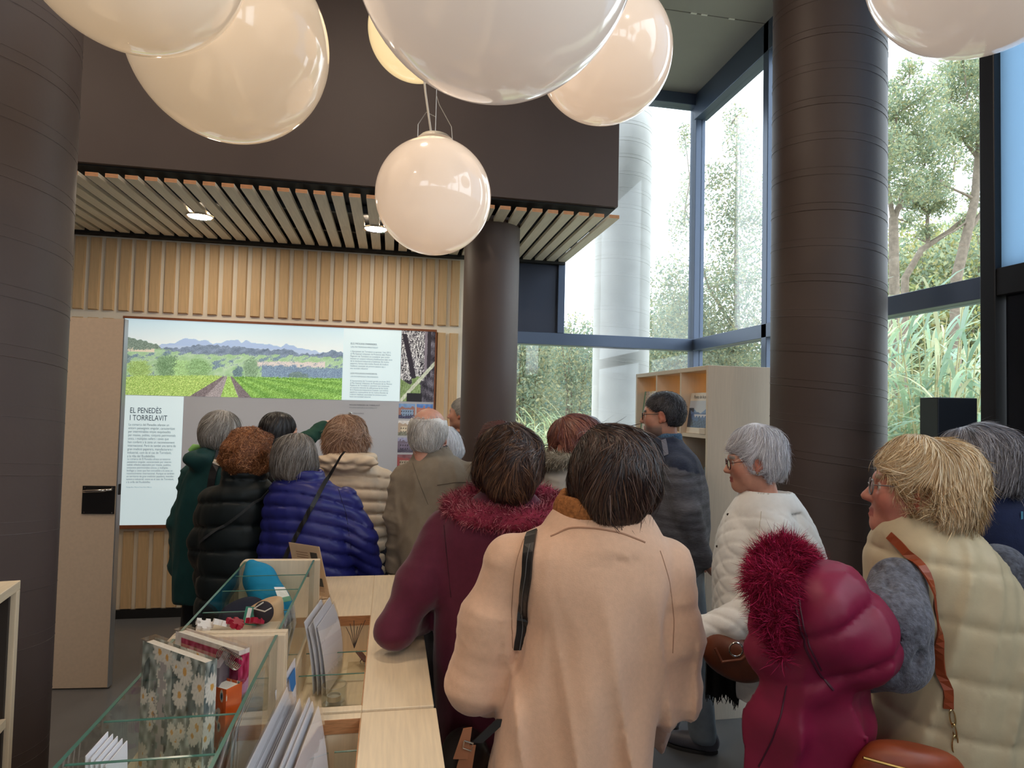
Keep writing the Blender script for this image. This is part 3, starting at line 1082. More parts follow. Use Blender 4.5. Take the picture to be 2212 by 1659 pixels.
# glass tealight holder
jp = on(721, 1520, 2, .781)
jp[2] = .781
jar = empty('glass_candle_jar', tuple(jp))
tag(jar, 'low round glass candle jar in the sunken bin', 'candle jar')
MB().lathe([(.002, .001), (.033, .001), (.034, .008), (.034, .052), (.031, .052), (.031, .010), (.002, .009)], jp, 32, cap=False).build('glass', glass('jar_glass', (.93, .95, .95), 1.5, 1.6), jar, smooth=True)
MB().lathe([(.001, .0105), (.019, .0105), (.019, .024), (.017, .024), (.016, .018), (.001, .018)], jp, 24).build('tealight', M('tealight_tin', (205, 200, 190), .3, metal=.5), jar, smooth=True)
# leather tag with strings and clip
tp = on(772, 1440, 2, .782)
tp[2] = .782
tgo = empty('leather_key_tag', tuple(tp))
tag(tgo, 'maroon leather key tag with dark strings and a metal clip in the bin', 'key ring')
R45 = np.array(Matrix.Rotation(.6, 3, 'Z'))
MB().box(-.014, .014, -.028, .028, .03, .036, np.array(Matrix.Rotation(.5, 3, 'Y')) @ R45, tp).build('leather_patch', M('maroon_leather', (84, 34, 40), .5, bump=(80, .3)), tgo, bevel=.002)
for k in range(6):
    a = tp+np.array((-.012, .02, .05))
    e = a+np.array((-.03+.012*k, .05, .05+.01*(k % 3)))
    MB().tube([a, (a+e)/2+np.array((0, 0, .006)), e], .001, 6).build('string', M('dark_string', (60, 50, 52), .8), tgo)
for k in range(3):
    c = tp+np.array((.018+.012*k, -.02-.012*k, .022))
    MB().tube([c+np.array((.009*math.cos(t), .009*math.sin(t), .004*math.sin(t))) for t in np.linspace(0, 6.28, 16)], .0016, 6).build('ring', chrome, tgo)
MB().box(tp[0]-.03, tp[0]+.04, tp[1]-.05, tp[1]+.04, .7805, .7825).build('price_card', M('kraft_card', (200, 176, 140), .7), tgo)

# tent-shaped acrylic sign on the counter end
sg = empty('tent_sign', tuple(on(705, 1292, 2, CT)))
tag(sg, 'tent shaped clear acrylic sign with kraft paper leaflet on the counter end', 'sign')
A, B = on(714, 1292, 2, CT+.003), on(712, 1292, 2, CT+.003)
B = A+np.array((-.12, .09, 0))
T = at(690, 1181, 2.36)
T2 = T+(B-A)
back = A+(np.array((-.11, -.03, 0)))
kr = M('kraft_leaflet', (214, 186, 152), .5, noise=(30, .05))
m = MB()
fn_ = np.cross(B-A, T-A)
fn_ /= np.linalg.norm(fn_)
fn_ = fn_ if fn_ @ (CAM-A) > 0 else -fn_
m.prism([A, B, T2, T], fn_*.002)
m.build('leaflet', kr, sg)
mm = MB().prism([A+fn_*.004, B+fn_*.004, T2+fn_*.004+np.array((0, 0, .006)), T+fn_*.004+np.array((0, 0, .006))], fn_*.002)
mm.prism([back, back+(B-A), T2, T], (-.002, 0, 0))
mm.build('acrylic_stand', clear, sg)
MB().prism([A, B, back+(B-A), back], (0, 0, .002)).build('foot', kr, sg)
eu, ev = B-A, T-A
qq = lambda u, v: A+eu*u+ev*v+fn_*.0032
dk = M('dark_stamp', (72, 74, 70), .6)
for v0 in (.86, .36):
    MB().prism([qq(.12, v0), qq(.34, v0), qq(.34, v0-.16), qq(.12, v0-.16)], fn_*.0004).build('stamp_mark', dk, sg)
for k in range(9):
    v0 = .62-.025*k if k < 5 else .2-.03*(k-5)
    MB().prism([qq(.12, v0), qq(.7-.1*(k % 3), v0), qq(.7-.1*(k % 3), v0-.008), qq(.12, v0-.008)], fn_*.0003).build('print_line', M('brown_ink', (150, 118, 92), .7), sg)
for k in range(3):
    v0 = .84-.05*k
    MB().prism([qq(.42, v0), qq(.8, v0), qq(.8, v0-.014), qq(.42, v0-.014)], fn_*.0003).build('print_line', M('brown_ink'), sg)


# jigsaw shaped wooden pieces on the trough fabric
def jigsaw(p, s, mat, label, rz, tilt):
    pts = []
    for (x, y) in ((0, 0), (.35, 0), (.3, -.12), (.4, -.25), (.6, -.25), (.7, -.12), (.65, 0), (1, 0), (1, .35), (1.12, .3), (1.25, .4), (1.25, .6), (1.12, .7), (1, .65), (1, 1), (.65, 1),
                   (.7, .88), (.6, .75), (.4, .75), (.3, .88), (.35, 1), (0, 1), (0, .65), (.12, .7), (.25, .6), (.25, .4), (.12, .3), (0, .35)):
        pts.append(((x-.5)*s, (y-.5)*s, 0))
    n = len(pts)
    bm = bmesh.new()
    vs = [bm.verts.new(q) for q in pts]
    f = bm.faces.new(vs)
    ret = bmesh.ops.extrude_face_region(bm, geom=[f])
    for e in ret['geom']:
        if isinstance(e, bmesh.types.BMVert):
            e.co.z += .012
    bmesh.ops.recalc_face_normals(bm, faces=bm.faces)
    me = bpy.data.meshes.new('puzzle_piece')
    bm.to_mesh(me)
    bm.free()
    me.materials.append(mat)
    o = bpy.data.objects.new('puzzle_piece', me)
    o.location = p
    o.rotation_euler = (tilt, .25, rz)
    link(o)
    return tag(o, label, 'puzzle piece', 'wooden puzzle pieces')


wp_ = M('white_lacquer', (226, 220, 214), .4)
rp_ = M('red_lacquer', (160, 22, 52), .4)
# ------------------------------------------------------------------ bookcase by the window
BX0, BX1, BY0, BY1, BH = 1.646, 2.06, 3.143, 4.165, 1.85
bc = empty('bookcase', ((BX0+BX1)/2, (BY0+BY1)/2, 0))
tag(bc, 'pale wood bookcase with lit compartments in front of the glass wall', 'bookcase')
side = M('pale_grain_laminate', (222, 208, 190), .45, noise=(30, .05), stretch=(10, 10, .25))
MB().box(BX0, BX1, BY0, BY0+.022, 0, BH).build('side_panel', side, bc, bevel=.0015)
MB().box(BX0, BX1, BY1-.022, BY1, 0, BH).build('side_panel', side, bc, bevel=.0015)
MB().box(BX0, BX1, BY0+.022, BY1-.022, BH-.024, BH).build('top_panel', side, bc, bevel=.0015)
MB().box(BX1-.012, BX1, BY0+.022, BY1-.022, .05, BH-.024).build('back_panel', M('taupe_back', (120, 100, 84), .6), bc)
MB().box(BX0+.03, BX1-.02, BY0+.022, BY1-.022, 0, .06).build('plinth', black, bc)
for y in (3.475, 3.82):
    MB().box(BX0+.006, BX1-.012, y, y+.018, .06, BH-.024).build('divider', side, bc)
for z in (.35, .72, 1.09, 1.46):
    for y0, y1 in ((BY0+.022, 3.475), (3.493, 3.82), (3.838, BY1-.022)):
        MB().box(BX0+.01, BX1-.012, y0, y1, z, z+.02).build('shelf', side, bc)
led = M('warm_led_strip', (255, 196, 110), emit=14)
for y0, y1 in ((BY0+.03, 3.47), (3.50, 3.815), (3.845, BY1-.03)):
    MB().box(BX1-.03, BX1-.02, y0, y1, BH-.034, BH-.026).build('light_strip', led, bc)


def pontcover(u, v):
    n = nz(u, v, 91, 30, 30)
    n2 = nz(u, v, 92, 90, 90)
    c = np.array((232, 224, 210))+n[:, None]*2
    m = (v < .80) & (v > .14)
    q = np.array((196, 206, 220))+0*n[:, None]
    c[m] = q[m]
    m = (v < .56+.07*np.sin(u*9+.6)) & (v > .14)
    c[m] = (110, 146, 200)
    m = (v < .50+.03*n) & (v > .14)
    c[m] = (70, 104, 166)
    br = (v > .40) & (v < .47) & (u > .25) & ((v > .435) | (np.abs(np.sin(u*26)) > .8))
    m = (v < .36+.06*n) & (v > .14)
    q = np.array((60, 84, 128))+n2[:, None]*22
    c[m] = q[m]
    c[br] = (214, 214, 226)
    m = (u < .16+.06*n) & (v > .14) & (v < .62)
    q = np.array((46, 60, 82))+n2[:, None]*16
    c[m] = q[m]
    return np.clip(c/255, 0, 1)


def dotcover(u, v):
    n = nz(u, v, 95, 50, 50)
    c = np.array((226, 216, 206))+0*n[:, None]
    sp_ = (nz(u, v, 96, 110, 110) > .55) & (v > .5)
    c[sp_] = (110, 104, 96)
    sp_ = (n > .6) & (v > .45) & (u > .3)
    c[sp_] = (196, 160, 60)
    m = (v < .55+.12*n) & (u > .25) & (v > .3)
    c[m] = (50, 160, 130)
    c[u < .08] = (110, 176, 150)
    return np.clip(c/255, 0, 1)


def displaybook(px0, py0, px1, py1, X, cover, label, th=.035, title=None):
    """Book shown cover out on its shelf, cover facing out of the bookcase."""
    a, b = on(px0, py1, 0, X), on(px1, py1, 0, X)
    top = on(px0, py0, 0, X)
    zb = 1.481
    H_ = max(top[2]-zb, .15)
    y_far, y_near = min(a[1], BY1-.03), max(b[1], BY0+.026)
    for yd in (3.475, 3.82):
        if y_near < yd+.018 < y_far-.05 and y_near > yd-.05:
            y_near = yd+.021
        if y_far > yd and y_near < yd-.05:
            y_far = min(y_far, yd-.003)
    lean = .03
    r = empty('book', (X, (y_far+y_near)/2, zb))
    tag(r, label, 'book')
    o_ = np.array((X, y_far, zb))
    up_ = np.array((lean, 0, H_))
    ux_ = np.array((0, y_near-y_far, 0))
    pm = M('book_cover', (255, 255, 255), .3, attr=True)
    grid_print('cover', o_, ux_, up_, 70, 90, cover, pm, r)
    m = MB()
    d = np.array((th, 0, 0))
    e = np.array((.0008, 0, 0))
    m.prism([o_+e, o_+ux_+e, o_+ux_+up_+e, o_+up_+e], d)
    m.build('page_block', M('book_pages', (228, 222, 212), .7), r)
    if title:
        text('title', title, M('black_ink', (40, 38, 40), .5), r, o_+ux_*.16+up_*.94, ux_/np.linalg.norm(ux_), up_/np.linalg.norm(up_), abs(ux_[1])*.78, n=(-1, 0, 0), off=.001)
    return r


displaybook(1482, 849, 1534, 932, BX0+.03, pontcover, 'thick white book with blue bridge photo cover standing in the bookcase', .045, 'Ponts de la província')
displaybook(1378, 846, 1417, 928, BX0+.025, dotcover, 'pale book with speckled green and yellow cover standing in the bookcase', .02)
displaybook(1428, 862, 1466, 930, BX0+.12, lambda u, v: np.clip((np.array((150, 140, 132))+nz(u, v, 99, 30, 30)[:, None]*20)/255, 0, 1), 'brownish book in the middle compartment behind the bespectacled man', .02)
st = MB().box(BX0+.004, BX0+.024, 3.18, 3.25, 1.481, 1.515).build('book_stop', side, bevel=.004)
tag(st, 'small pale wooden block in front of the bridge photo book', 'block')
for k, (c, h) in enumerate((((90, 170, 190), .2), ((220, 214, 200), .22), ((90, 110, 130), .19))):
    y = 3.19+.03*k
    o = MB().box(BX0+.05, BX0+.2, y, y+.024, 1.111, 1.111+h).build('book', M('bookcloth_%d' % k, c, .6), bevel=.002)
    tag(o, ['turquoise book on the second shelf of the bookcase', 'cream book on the second shelf of the bookcase', 'slate blue book on the second shelf of the bookcase'][k], 'book')

# low shelf unit beside the left column
p = at(45, 1253, 1.56)
ang = math.radians(9.5)
Rl = np.array(Matrix.Rotation(ang, 3, 'Z'))
lc = empty('low_shelf_unit', (p[0], p[1], 0))
tag(lc, 'low pale wood shelf unit with dark compartments beside the column', 'shelf unit')
h = p[2]
o3 = (p[0], p[1], 0)
MB().box(-.5, 0, -1.3, 0, h-.022, h, Rl, o3).build('top_board', birch, lc, bevel=.0015)
MB().box(-.5, 0, -.022, 0, 0, h-.022, Rl, o3).build('end_board', birchv, lc, bevel=.0015)
MB().box(-.5, 0, -1.3, -1.278, 0, h-.022, Rl, o3).build('end_board', birchv, lc, bevel=.0015)
MB().box(-.49, -.47, -1.278, -.022, .05, h-.022, Rl, o3).build('back_board', M('dark_brown_back', (52, 44, 40), .7), lc)
MB().box(-.47, -.012, -.034, -.022, .02, h-.022, Rl, o3).build('lining', M('dark_brown_back'), lc)
for z in (.06, .45, .82):
    MB().box(-.47, -.005, -1.278, -.034, z, z+.02, Rl, o3).build('shelf', birch, lc)

# black upright totem by the side window
p = at(2026, 858, 2.28)
tt = MB()
e1, e2 = np.array((.985, -.17, 0)), np.array((.17, .985, 0))
Rt = np.stack([e1, e2, (0, 0, 1)], 1)
t_ = empty('display_totem', (p[0], p[1], 0))
tag(t_, 'plain black upright totem standing before the side window', 'totem')
MB().box(0, .142, 0, .10, .02, p[2], Rt, (p[0], p[1], 0)).build('body', M('black_blue_gloss', (26, 32, 42), .3), t_, bevel=.003)
MB().box(-.06, .2, -.06, .16, 0, .02, Rt, (p[0], p[1], 0)).build('foot_plate', black, t_)
# ------------------------------------------------------------------ outdoors
GZ = -.35


def ribbon_obj(name, P, wd, side, col, mat, parent=None):
    """P (n, k, 3) centre lines, wd (n, k) half widths, side (n, k, 3) unit; flat strips in one mesh."""
    n, k, _ = P.shape
    L, R_ = P-side*wd[..., None], P+side*wd[..., None]
    V = np.stack([L, R_], 2).reshape(-1, 3)
    i, j = np.meshgrid(np.arange(n), np.arange(k-1), indexing='ij')
    a = ((i*k+j)*2).ravel()
    f = np.stack([a, a+1, a+3, a+2], 1)
    c = np.repeat(col, k*2, axis=0) if col is not None else None
    return meshobj(name, V, f, mat, parent, smooth=True, cols=c)


leafm = M('leaf', (120, 140, 80), .5, attr=True, trans=.55, spec=.3)
barkm = M('pale_bark', (132, 118, 104), .85, noise=(20, .25), bump=(40, .6, .01))


def leaves(name, C, size, pal, parent, seed, squash=1.0):
    r = np.random.default_rng(seed)
    n = len(C)
    d = r.normal(size=(n, 3))
    d /= np.linalg.norm(d, axis=1)[:, None]
    e = np.cross(d, r.normal(size=(n, 3)))
    e /= np.linalg.norm(e, axis=1)[:, None]
    s = size*(.6+.8*r.random(n))[:, None]
    V = np.stack([C-d*s, C+e*s*.45, C+d*s, C-e*s*.45], 1).reshape(-1, 3)
    f = np.arange(4*n).reshape(n, 4)
    p = np.array([lin(q) for q in pal])
    col = p[r.integers(0, len(p), n)]*(.75+.5*r.random(n))[:, None]
    o = meshobj(name, V, f, leafm, parent, cols=np.repeat(col, 4, axis=0))
    return tag(o, kind='stuff')


def clumps(cs, n, seed):
    r = np.random.default_rng(seed)
    cs = np.array(cs, float)
    wgt = np.prod(cs[:, 3:6], axis=1)**.67
    k = r.choice(len(cs), n, p=wgt/wgt.sum())
    d = r.normal(size=(n, 3))
    d /= np.linalg.norm(d, axis=1)[:, None]
    q = r.random(n)**.45
    return cs[k, :3]+d*q[:, None]*cs[k, 3:6]


def tree(label, trunk, branches, cs, n, size, pal, seed, group):
    """trunk: list of (point, radius); branches: lists of the same; cs: leaf clumps (x, y, z, rx, ry, rz)."""
    b = trunk[0][0]
    r = empty('tree', (b[0], b[1], GZ))
    tag(r, label, 'tree', group)
    tr_ = [(np.array((b[0], b[1], GZ-.05)), trunk[0][1]*1.25)]+trunk
    MB().tube([q for q, _ in tr_], [s*.6 for _, s in tr_], 10).build('trunk', barkm, r, smooth=True)
    for br in branches:
        MB().tube([q for q, _ in br], [s*.6 for _, s in br], 7).build('branch', barkm, r, smooth=True)
    rr = np.random.default_rng(seed)
    cs = [tuple(c) for c in cs]
    for c in cs:                                # twigs reaching each leaf clump
        c3 = np.array(c[:3])
        pts = [q for br in [trunk]+branches for q, _ in br]
        d = min(pts, key=lambda q: np.linalg.norm(q-c3)+.7*max(0, q[2]-c3[2]))
        mid = (d+c3)/2+rr.normal(size=3)*.08
        MB().tube([d, mid, c3, c3+(c3-mid)*.6], [.016, .012, .008, .003], 5).build('twig', barkm, r)
    leaves('foliage', clumps(cs, n, seed), size, pal, r, seed+1)
    return r


gr = M('dry_meadow', (150, 146, 122), .9, noise=(1.5, .3), bump=(8, .5, .05))
g = MB().box(-40, 60, YW+.5, 90, GZ-.3, GZ)
g.box(XR+.4, 60, -30, YW+.5, GZ-.3, GZ)
g.box(-40, XR+.4, -30, YR-.3, GZ-.3, GZ)
tag(g.build('ground', gr), 'rough dry meadow outside the glass walls', kind='structure')
tag(MB().box(XL, XR+.4, YW+.1, YW+.55, GZ, -.02).build('trim_9', M('concrete_kerb', (190, 186, 178), .8, noise=(6, .1))), 'concrete kerb outside the glass', kind='structure')
# round white concrete column outside
conc = M('white_concrete', (206, 204, 200), .8, noise=(5, .08), bump=(30, .2))
CE = col_center(1283, 1405, 600, .27)
column('column_outside', 'white round concrete column standing outside the far glass', CE, .27, GZ, 9, conc, True, seed=5)

# wooded slope behind
nx, ny = 60, 26
X, Y = np.meshgrid(np.linspace(-14, 40, nx), np.linspace(15, 48, ny), indexing='ij')
Z = GZ+np.clip((Y-15)/22, 0, 1)**.8*np.interp(X, [-14, 4, 10, 16, 24, 40], [7.5, 6.0, 5.2, 4.2, 3.6, 3.2])
Z = Z+.35*np.sin(X*.9+Y*.4)*np.clip((Y-15)/6, 0, 1)
i, j = np.meshgrid(np.arange(nx-1), np.arange(ny-1), indexing='ij')
a = (i*ny+j).ravel()
hill = meshobj('hill', np.stack([X, Y, Z], -1).reshape(-1, 3), np.stack([a, a+ny, a+ny+1, a+1], 1), M('slope_scrub', (98, 108, 84), .95, noise=(1.2, .3)), smooth=True)
tag(hill, 'scrubby wooded slope far behind the reeds', kind='structure')
r = np.random.default_rng(5)
n = 26000
hx, hy = r.uniform(2, 26, n), r.uniform(15.5, 37, n)
hz = GZ+np.clip((hy-15)/22, 0, 1)**.8*np.interp(hx, [-14, 4, 10, 16, 24, 40], [7.5, 6.0, 5.2, 4.2, 3.6, 3.2])+.35*np.sin(hx*.9+hy*.4)*np.clip((hy-15)/6, 0, 1)
bumps = sines(np.stack([hx, hy, 0*hx], 1).astype(np.float32), 15, 1.3, 6)
C_ = np.stack([hx, hy, hz+r.random(n)**1.5*(1.1+.8*bumps)], 1)
leaves('scrub', C_, .15, [(112, 132, 108), (98, 122, 106), (126, 140, 112), (100, 122, 118), (146, 142, 112)], hill, 16)


# giant reeds in clumps
reedm = M('reed_blade', (150, 170, 110), .45, attr=True, trans=.4, spec=.4)


def reeds(bed, c, rad, ns, h, seed, pal, bl=.5, bw=.016, nb=11):
    rr = np.random.default_rng(seed)
    st, Pl, Wl, Sl, Cl = bed
    p = np.array([lin(q) for q in pal])
    for s in range(ns):
        a, q = rr.random()*6.28, rad*math.sqrt(rr.random())
        b = np.array((c[0]+q*math.cos(a), c[1]+q*math.sin(a), GZ))
        hh = h*(.7+.35*rr.random())
        ln = rr.normal(size=2)*.10*hh
        tip = b+np.array((ln[0], ln[1], hh))
        st.tube([b, (b+tip)/2+np.array((0, 0, .05)), tip], [.011, .009, .004], 5)
        for k in range(nb):
            t = .32+.66*(k+.5*rr.random())/nb
            o_ = b*(1-t)+tip*t
            az = k*2.4+rr.random()*1.2
            dh = np.array((math.cos(az), math.sin(az), 0))
            L_ = bl*(.7+.6*rr.random())*(1.1-.5*abs(t-.7))
            up0 = .55+.5*rr.random()+(.5 if t > .88 else 0)
            pts = []
            for i_ in range(6):
                u = i_/5
                pts.append(o_+dh*L_*u*(.85)+np.array((0, 0, L_*(up0*u-(.75+.35*rr.random()*.3)*u*u))))
            sd = np.cross(dh, (0, 0, 1))
            Pl.append(pts)
            Wl.append([bw*.5, bw, bw*.95, bw*.75, bw*.45, .0008])
            Sl.append([sd+np.array((0, 0, .25*rr.normal()))]*6)
            Cl.append(p[rr.integers(len(p))]*(.75+.5*rr.random()))


def reed_bed(label, bed, c):
    st, Pl, Wl, Sl, Cl = bed
    root = empty('reeds', (c[0], c[1], GZ))
    tag(root, label, 'reeds', kind='stuff')
    st.build('stems', M('reed_stem', (186, 178, 132), .7), root, smooth=True)
    S_ = np.array(Sl)
    S_ /= np.linalg.norm(S_, axis=-1)[..., None]
    tag(ribbon_obj('blades', np.array(Pl), np.array(Wl), S_, np.array(Cl), reedm, root), kind='stuff')


palr = [(166, 190, 156), (190, 202, 166), (146, 174, 146), (204, 204, 164), (176, 198, 180)]
k = 0
bed = (MB(), [], [], [], [])
for px, z in ((1905, 6.6), (1950, 5.6), (1990, 6.3), (2030, 5.3), (2075, 6.0), (2115, 5.4), (2160, 6.2), (2220, 5.8), (1880, 7.4), (1960, 7.6), (2060, 7.4), (2140, 7.6)):
    c = at(px, 890, z)
    reeds(bed, c, .42, 13, 2.75+.25*math.sin(k), 100+k, palr, .62, .015, 14)
    k += 1
reed_bed('thicket of tall green giant reeds outside the side window', bed, c)
bed = (MB(), [], [], [], [])
palf = [(170, 192, 150), (190, 200, 156), (152, 176, 146), (202, 202, 172)]
for px, z in ((1130, 10.5), (1175, 11.2), (1215, 10.2), (1255, 11), (1290, 10.5), (1340, 11.5), (1110, 12.5), (1160, 13), (1210, 12.6), (1265, 13), (1430, 9.5), (1480, 10), (1420, 12)):
    c = at(px, 890, z)
    reeds(bed, c, .75, 18, 1.55+.25*math.sin(k*1.7), 100+k, palf, .5, .013, 10)
    k += 1
reed_bed('pale feathery reeds below the slope beyond the far window', bed, c)

pal1 = [(146, 158, 134), (162, 170, 142), (130, 146, 128), (166, 166, 134), (178, 172, 134)]
pal2 = [(164, 174, 142), (150, 164, 138), (178, 184, 148), (188, 182, 138), (140, 158, 136)]
pal3 = [(186, 184, 118), (170, 174, 116), (152, 164, 114), (198, 184, 116), (134, 152, 112)]


def P_(px, py, z):
    return at(px, py, z)


# poplar seen past the corner post
z = 11.5
cs = []
for px, py, a, b in ((1600, 330, .28, .7), (1570, 460, .40, .7), (1625, 470, .40, .7), (1560, 600, .55, .7), (1620, 610, .55, .7), (1500, 650, .55, .6), (1450, 610, .40, .5), (1440, 690, .5, .5),
                     (1520, 740, .8, .6), (1600, 730, .8, .6), (1470, 480, .22, .5), (1490, 400, .2, .35), (1480, 300, .14, .3), (1585, 260, .2, .3), (1545, 380, .2, .3), (1480, 780, .8, .5), (1560, 800, .8, .5), (1420, 800, .5, .5)):
    c = P_(px, py, z+.6*math.sin(px))
    cs.append((c[0], c[1], c[2], a*1.15, a*1.15, b*1.1))
tb = P_(1590, 880, z)
tree('slender poplar with small grey green leaves behind the corner post', [(np.array((tb[0], tb[1], 1.0)), .12), (P_(1592, 700, z), .09), (P_(1590, 480, z), .05), (P_(1592, 250, z), .015)],
     [[(P_(1592, 720, z), .06), (P_(1530, 620, z), .04), (P_(1480, 450, z), .015)], [(P_(1592, 760, z), .06), (P_(1470, 680, z), .03), (P_(1435, 600, z), .012)]], cs, 30000, .031, pal1, 200, 'trees outside')
# trees through the side window
z = 8.2
t1 = [(P_(1930, 900, z), .12), (P_(1932, 640, z), .105), (P_(1930, 470, z), .09)]
b1 = [[(P_(1930, 480, z), .07), (P_(1950, 420, z), .05), (P_(1990, 370, z), .02), (P_(2010, 330, z), .012)], [(P_(1930, 480, z), .06), (P_(1918, 400, z), .04), (P_(1925, 330, z), .02), (P_(1955, 180, z), .01)],
      [(P_(1936, 455, z), .04), (P_(2000, 420, z+.2), .02), (P_(2060, 370, z+.3), .01)]]
cs = []
for px, py, a in ((1940, 330, .34), (1975, 290, .36), (2010, 340, .36), (1955, 400, .28), (1930, 250, .26), (1990, 210, .30), (2030, 270, .34), (1965, 150, .16), (1930, 190, .16), (2010, 400, .26), (1900, 330, .4), (1890, 240, .4), (1960, 480, .16)):
    c = P_(px, py, z+.4*math.sin(px*.7))
    cs.append((*c, a, a, a*.9))
tree('branching tree with loose pale green leaves beside the brown column', t1, b1, cs, 17000, .023, pal2, 210, 'trees outside')
z = 8.8
t2 = [(P_(2062, 900, z), .13), (P_(2066, 600, z), .115), (P_(2090, 500, z), .10), (P_(2106, 430, z), .085), (P_(2112, 330, z), .06), (P_(2118, 200, z), .03)]
b2 = [[(P_(2092, 500, z), .06), (P_(2120, 460, z), .045), (P_(2150, 380, z), .02)], [(P_(2106, 430, z), .05), (P_(2085, 420, z), .03), (P_(2040, 400, z), .02), (P_(2000, 370, z), .01)],
      [(P_(2110, 340, z), .04), (P_(2080, 300, z), .025), (P_(2040, 250, z), .012)], [(P_(2100, 470, z), .03), (P_(2060, 500, z), .02), (P_(2020, 520, z), .012)]]
cs = []
for px, py, a in ((2060, 200, .38), (2100, 160, .36), (2110, 260, .4), (2060, 290, .34), (2130, 340, .36), (2080, 130, .22), (2140, 130, .4), (2040, 150, .18), (2120, 420, .24), (2170, 260, .5), (2030, 400, .2)):
    c = P_(px, py, z+.4*math.sin(px*.7))
    cs.append((*c, a, a, a*.9))
tree('tall leaning tree with thick furrowed trunk outside the side window', t2, b2, cs, 18000, .023, pal2, 220, 'trees outside')
z = 9.6
t3 = [(P_(1950, 900, z), .11), (P_(1955, 600, z), .09), (P_(1990, 540, z), .075), (P_(2050, 500, z), .055), (P_(2120, 440, z), .03)]
b3 = [[(P_(2005, 525, z), .05), (P_(2003, 460, z), .04), (P_(1985, 420, z), .02), (P_(1965, 360, z), .01)], [(P_(2003, 470, z), .03), (P_(2020, 430, z), .02), (P_(2028, 380, z), .01)]]
cs = []
for px, py, a in ((1985, 440, .3), (2030, 440, .26), (1960, 420, .26), (2000, 500, .16), (2090, 480, .2)):
    cs.append((*P_(px, py, z), a, a, a*.8))
tree('slanting forked tree leaning across behind the leaning trunk', t3, b3, cs, 5000, .023, pal2, 230, 'trees outside')
# yellowing bushes filling the view below the crowns: one thicket on each side
def thicket(label, spots, size, n0, seed, pals):
    c0 = P_(*spots[0][:3])
    r_ = empty('undergrowth', (c0[0], c0[1], GZ))
    tag(r_, label, 'bushes', kind='stuff')
    st, C3 = MB(), []
    for k, (px, py, z, a) in enumerate(spots):
        c = P_(px, py, z)
        for q in range(4):
            st.tube([np.array((c[0], c[1], GZ-.05)), np.array((c[0]+.2*math.sin(q*2), c[1]+.1, (c[2]+GZ)/2)), c+np.array((.5*a*math.sin(q*1.7), .3*a*math.cos(q), .6*a))], [.04, .03, .006], 6)
        C3.append(clumps([(*c, a, a, a*1.05), (c[0], c[1], c[2]-1.0, a*1.1, a*1.1, 1.1)], n0, seed+k))
    st.build('stems', barkm, r_, smooth=True)
    h_ = len(C3)//2
    leaves('foliage', np.concatenate(C3[:h_]), size, pals[0], r_, seed+50)
    leaves('foliage', np.concatenate(C3[h_:]), size, pals[1], r_, seed+51)


thicket('yellow green autumn thicket behind the reeds outside the side window', ((1940, 640, 13, 1.1), (2070, 610, 13.5, 1.2), (1975, 560, 14, .9), (2045, 560, 14.5, .8), (2040, 730, 11.5, 1.1), (2190, 640, 12, 1.3), (2010, 620, 12.5, 1.0), (2130, 600, 12.5, 1.2), (2110, 530, 14, .9), (1960, 740, 11.5, 1.1), (2120, 720, 11.5, 1.2), (1900, 640, 13, 1.2)), .05, 6000, 300, (pal3, pal2))
thicket('loose grey green scrub at the foot of the slope', ((1135, 760, 14, .7), (1440, 760, 13, .9), (1465, 700, 15, .8), (1480, 770, 14, .9), (1600, 790, 13, 1.0), (1240, 760, 17, 1.0)), .05, 5200, 400, (pal1, pal1))
# ------------------------------------------------------------------ implicit surfaces for bodies, cloth and hair
f32 = np.float32


def smin(a, b, k):
    h = np.maximum(k-np.abs(a-b), 0)/k
    return np.minimum(a, b)-h*h*k*.25


def smax(a, b, k):
    return -smin(-a, -b, k)


def ell(P, c, r, R=None):
    q = P-np.array(c, f32)
    if R is not None:
        q = q @ np.array(R, f32)
    r = np.array(r, f32)
    k0 = np.sqrt(((q/r)**2).sum(1))
    k1 = np.sqrt(((q/(r*r))**2).sum(1))+1e-6
    return k0*(k0-1)/k1


def cone(P, a, b, ra, rb):
    a, b = np.array(a, f32), np.array(b, f32)
    ab = b-a
    t = np.clip(((P-a) @ ab)/(ab @ ab+1e-9), 0, 1)
    q = P-a-t[:, None]*ab
    return np.sqrt((q*q).sum(1))-(ra+(rb-ra)*t)


def chain(P, js, k=.03):
    """js: list of (point, radius)."""
    d = None
    for (a, ra), (b, rb) in zip(js[:-1], js[1:]):
        e = cone(P, a, b, ra, rb)
        d = e if d is None else smin(d, e, k)
    return d


class Loft:
    """Stack of superellipse sections (z, cx, cy, a, b) in the frame e1, e2, up at origin o."""

    def __init__(s, secs, th=0., n=2.3):
        secs = sorted(secs)
        A = np.array(secs, float)
        z = np.linspace(A[0, 0], A[-1, 0], 160)
        ker = np.exp(-np.linspace(-2, 2, 15)**2)
        ker /= ker.sum()
        s.z = z
        s.v = []
        for i in range(1, 5):
            y = np.interp(z, A[:, 0], A[:, i])
            yp = np.concatenate([np.full(7, y[0]), y, np.full(7, y[-1])])
            s.v.append(np.convolve(yp, ker, 'valid'))
        s.th, s.n = th, n

    def __call__(s, L):
        z = L[:, 2]
        cx, cy, a, b = [np.interp(z, s.z, v) for v in s.v]
        x, y = L[:, 0]-cx, L[:, 1]-cy
        c, q = math.cos(s.th), math.sin(s.th)
        x, y = c*x+q*y, -q*x+c*y
        k = (np.abs(x/a)**s.n+np.abs(y/b)**s.n)**(1/s.n)
        d = (k-1)*np.minimum(a, b)
        return np.maximum(np.maximum(d, z-s.z[-1]), s.z[0]-z).astype(f32)


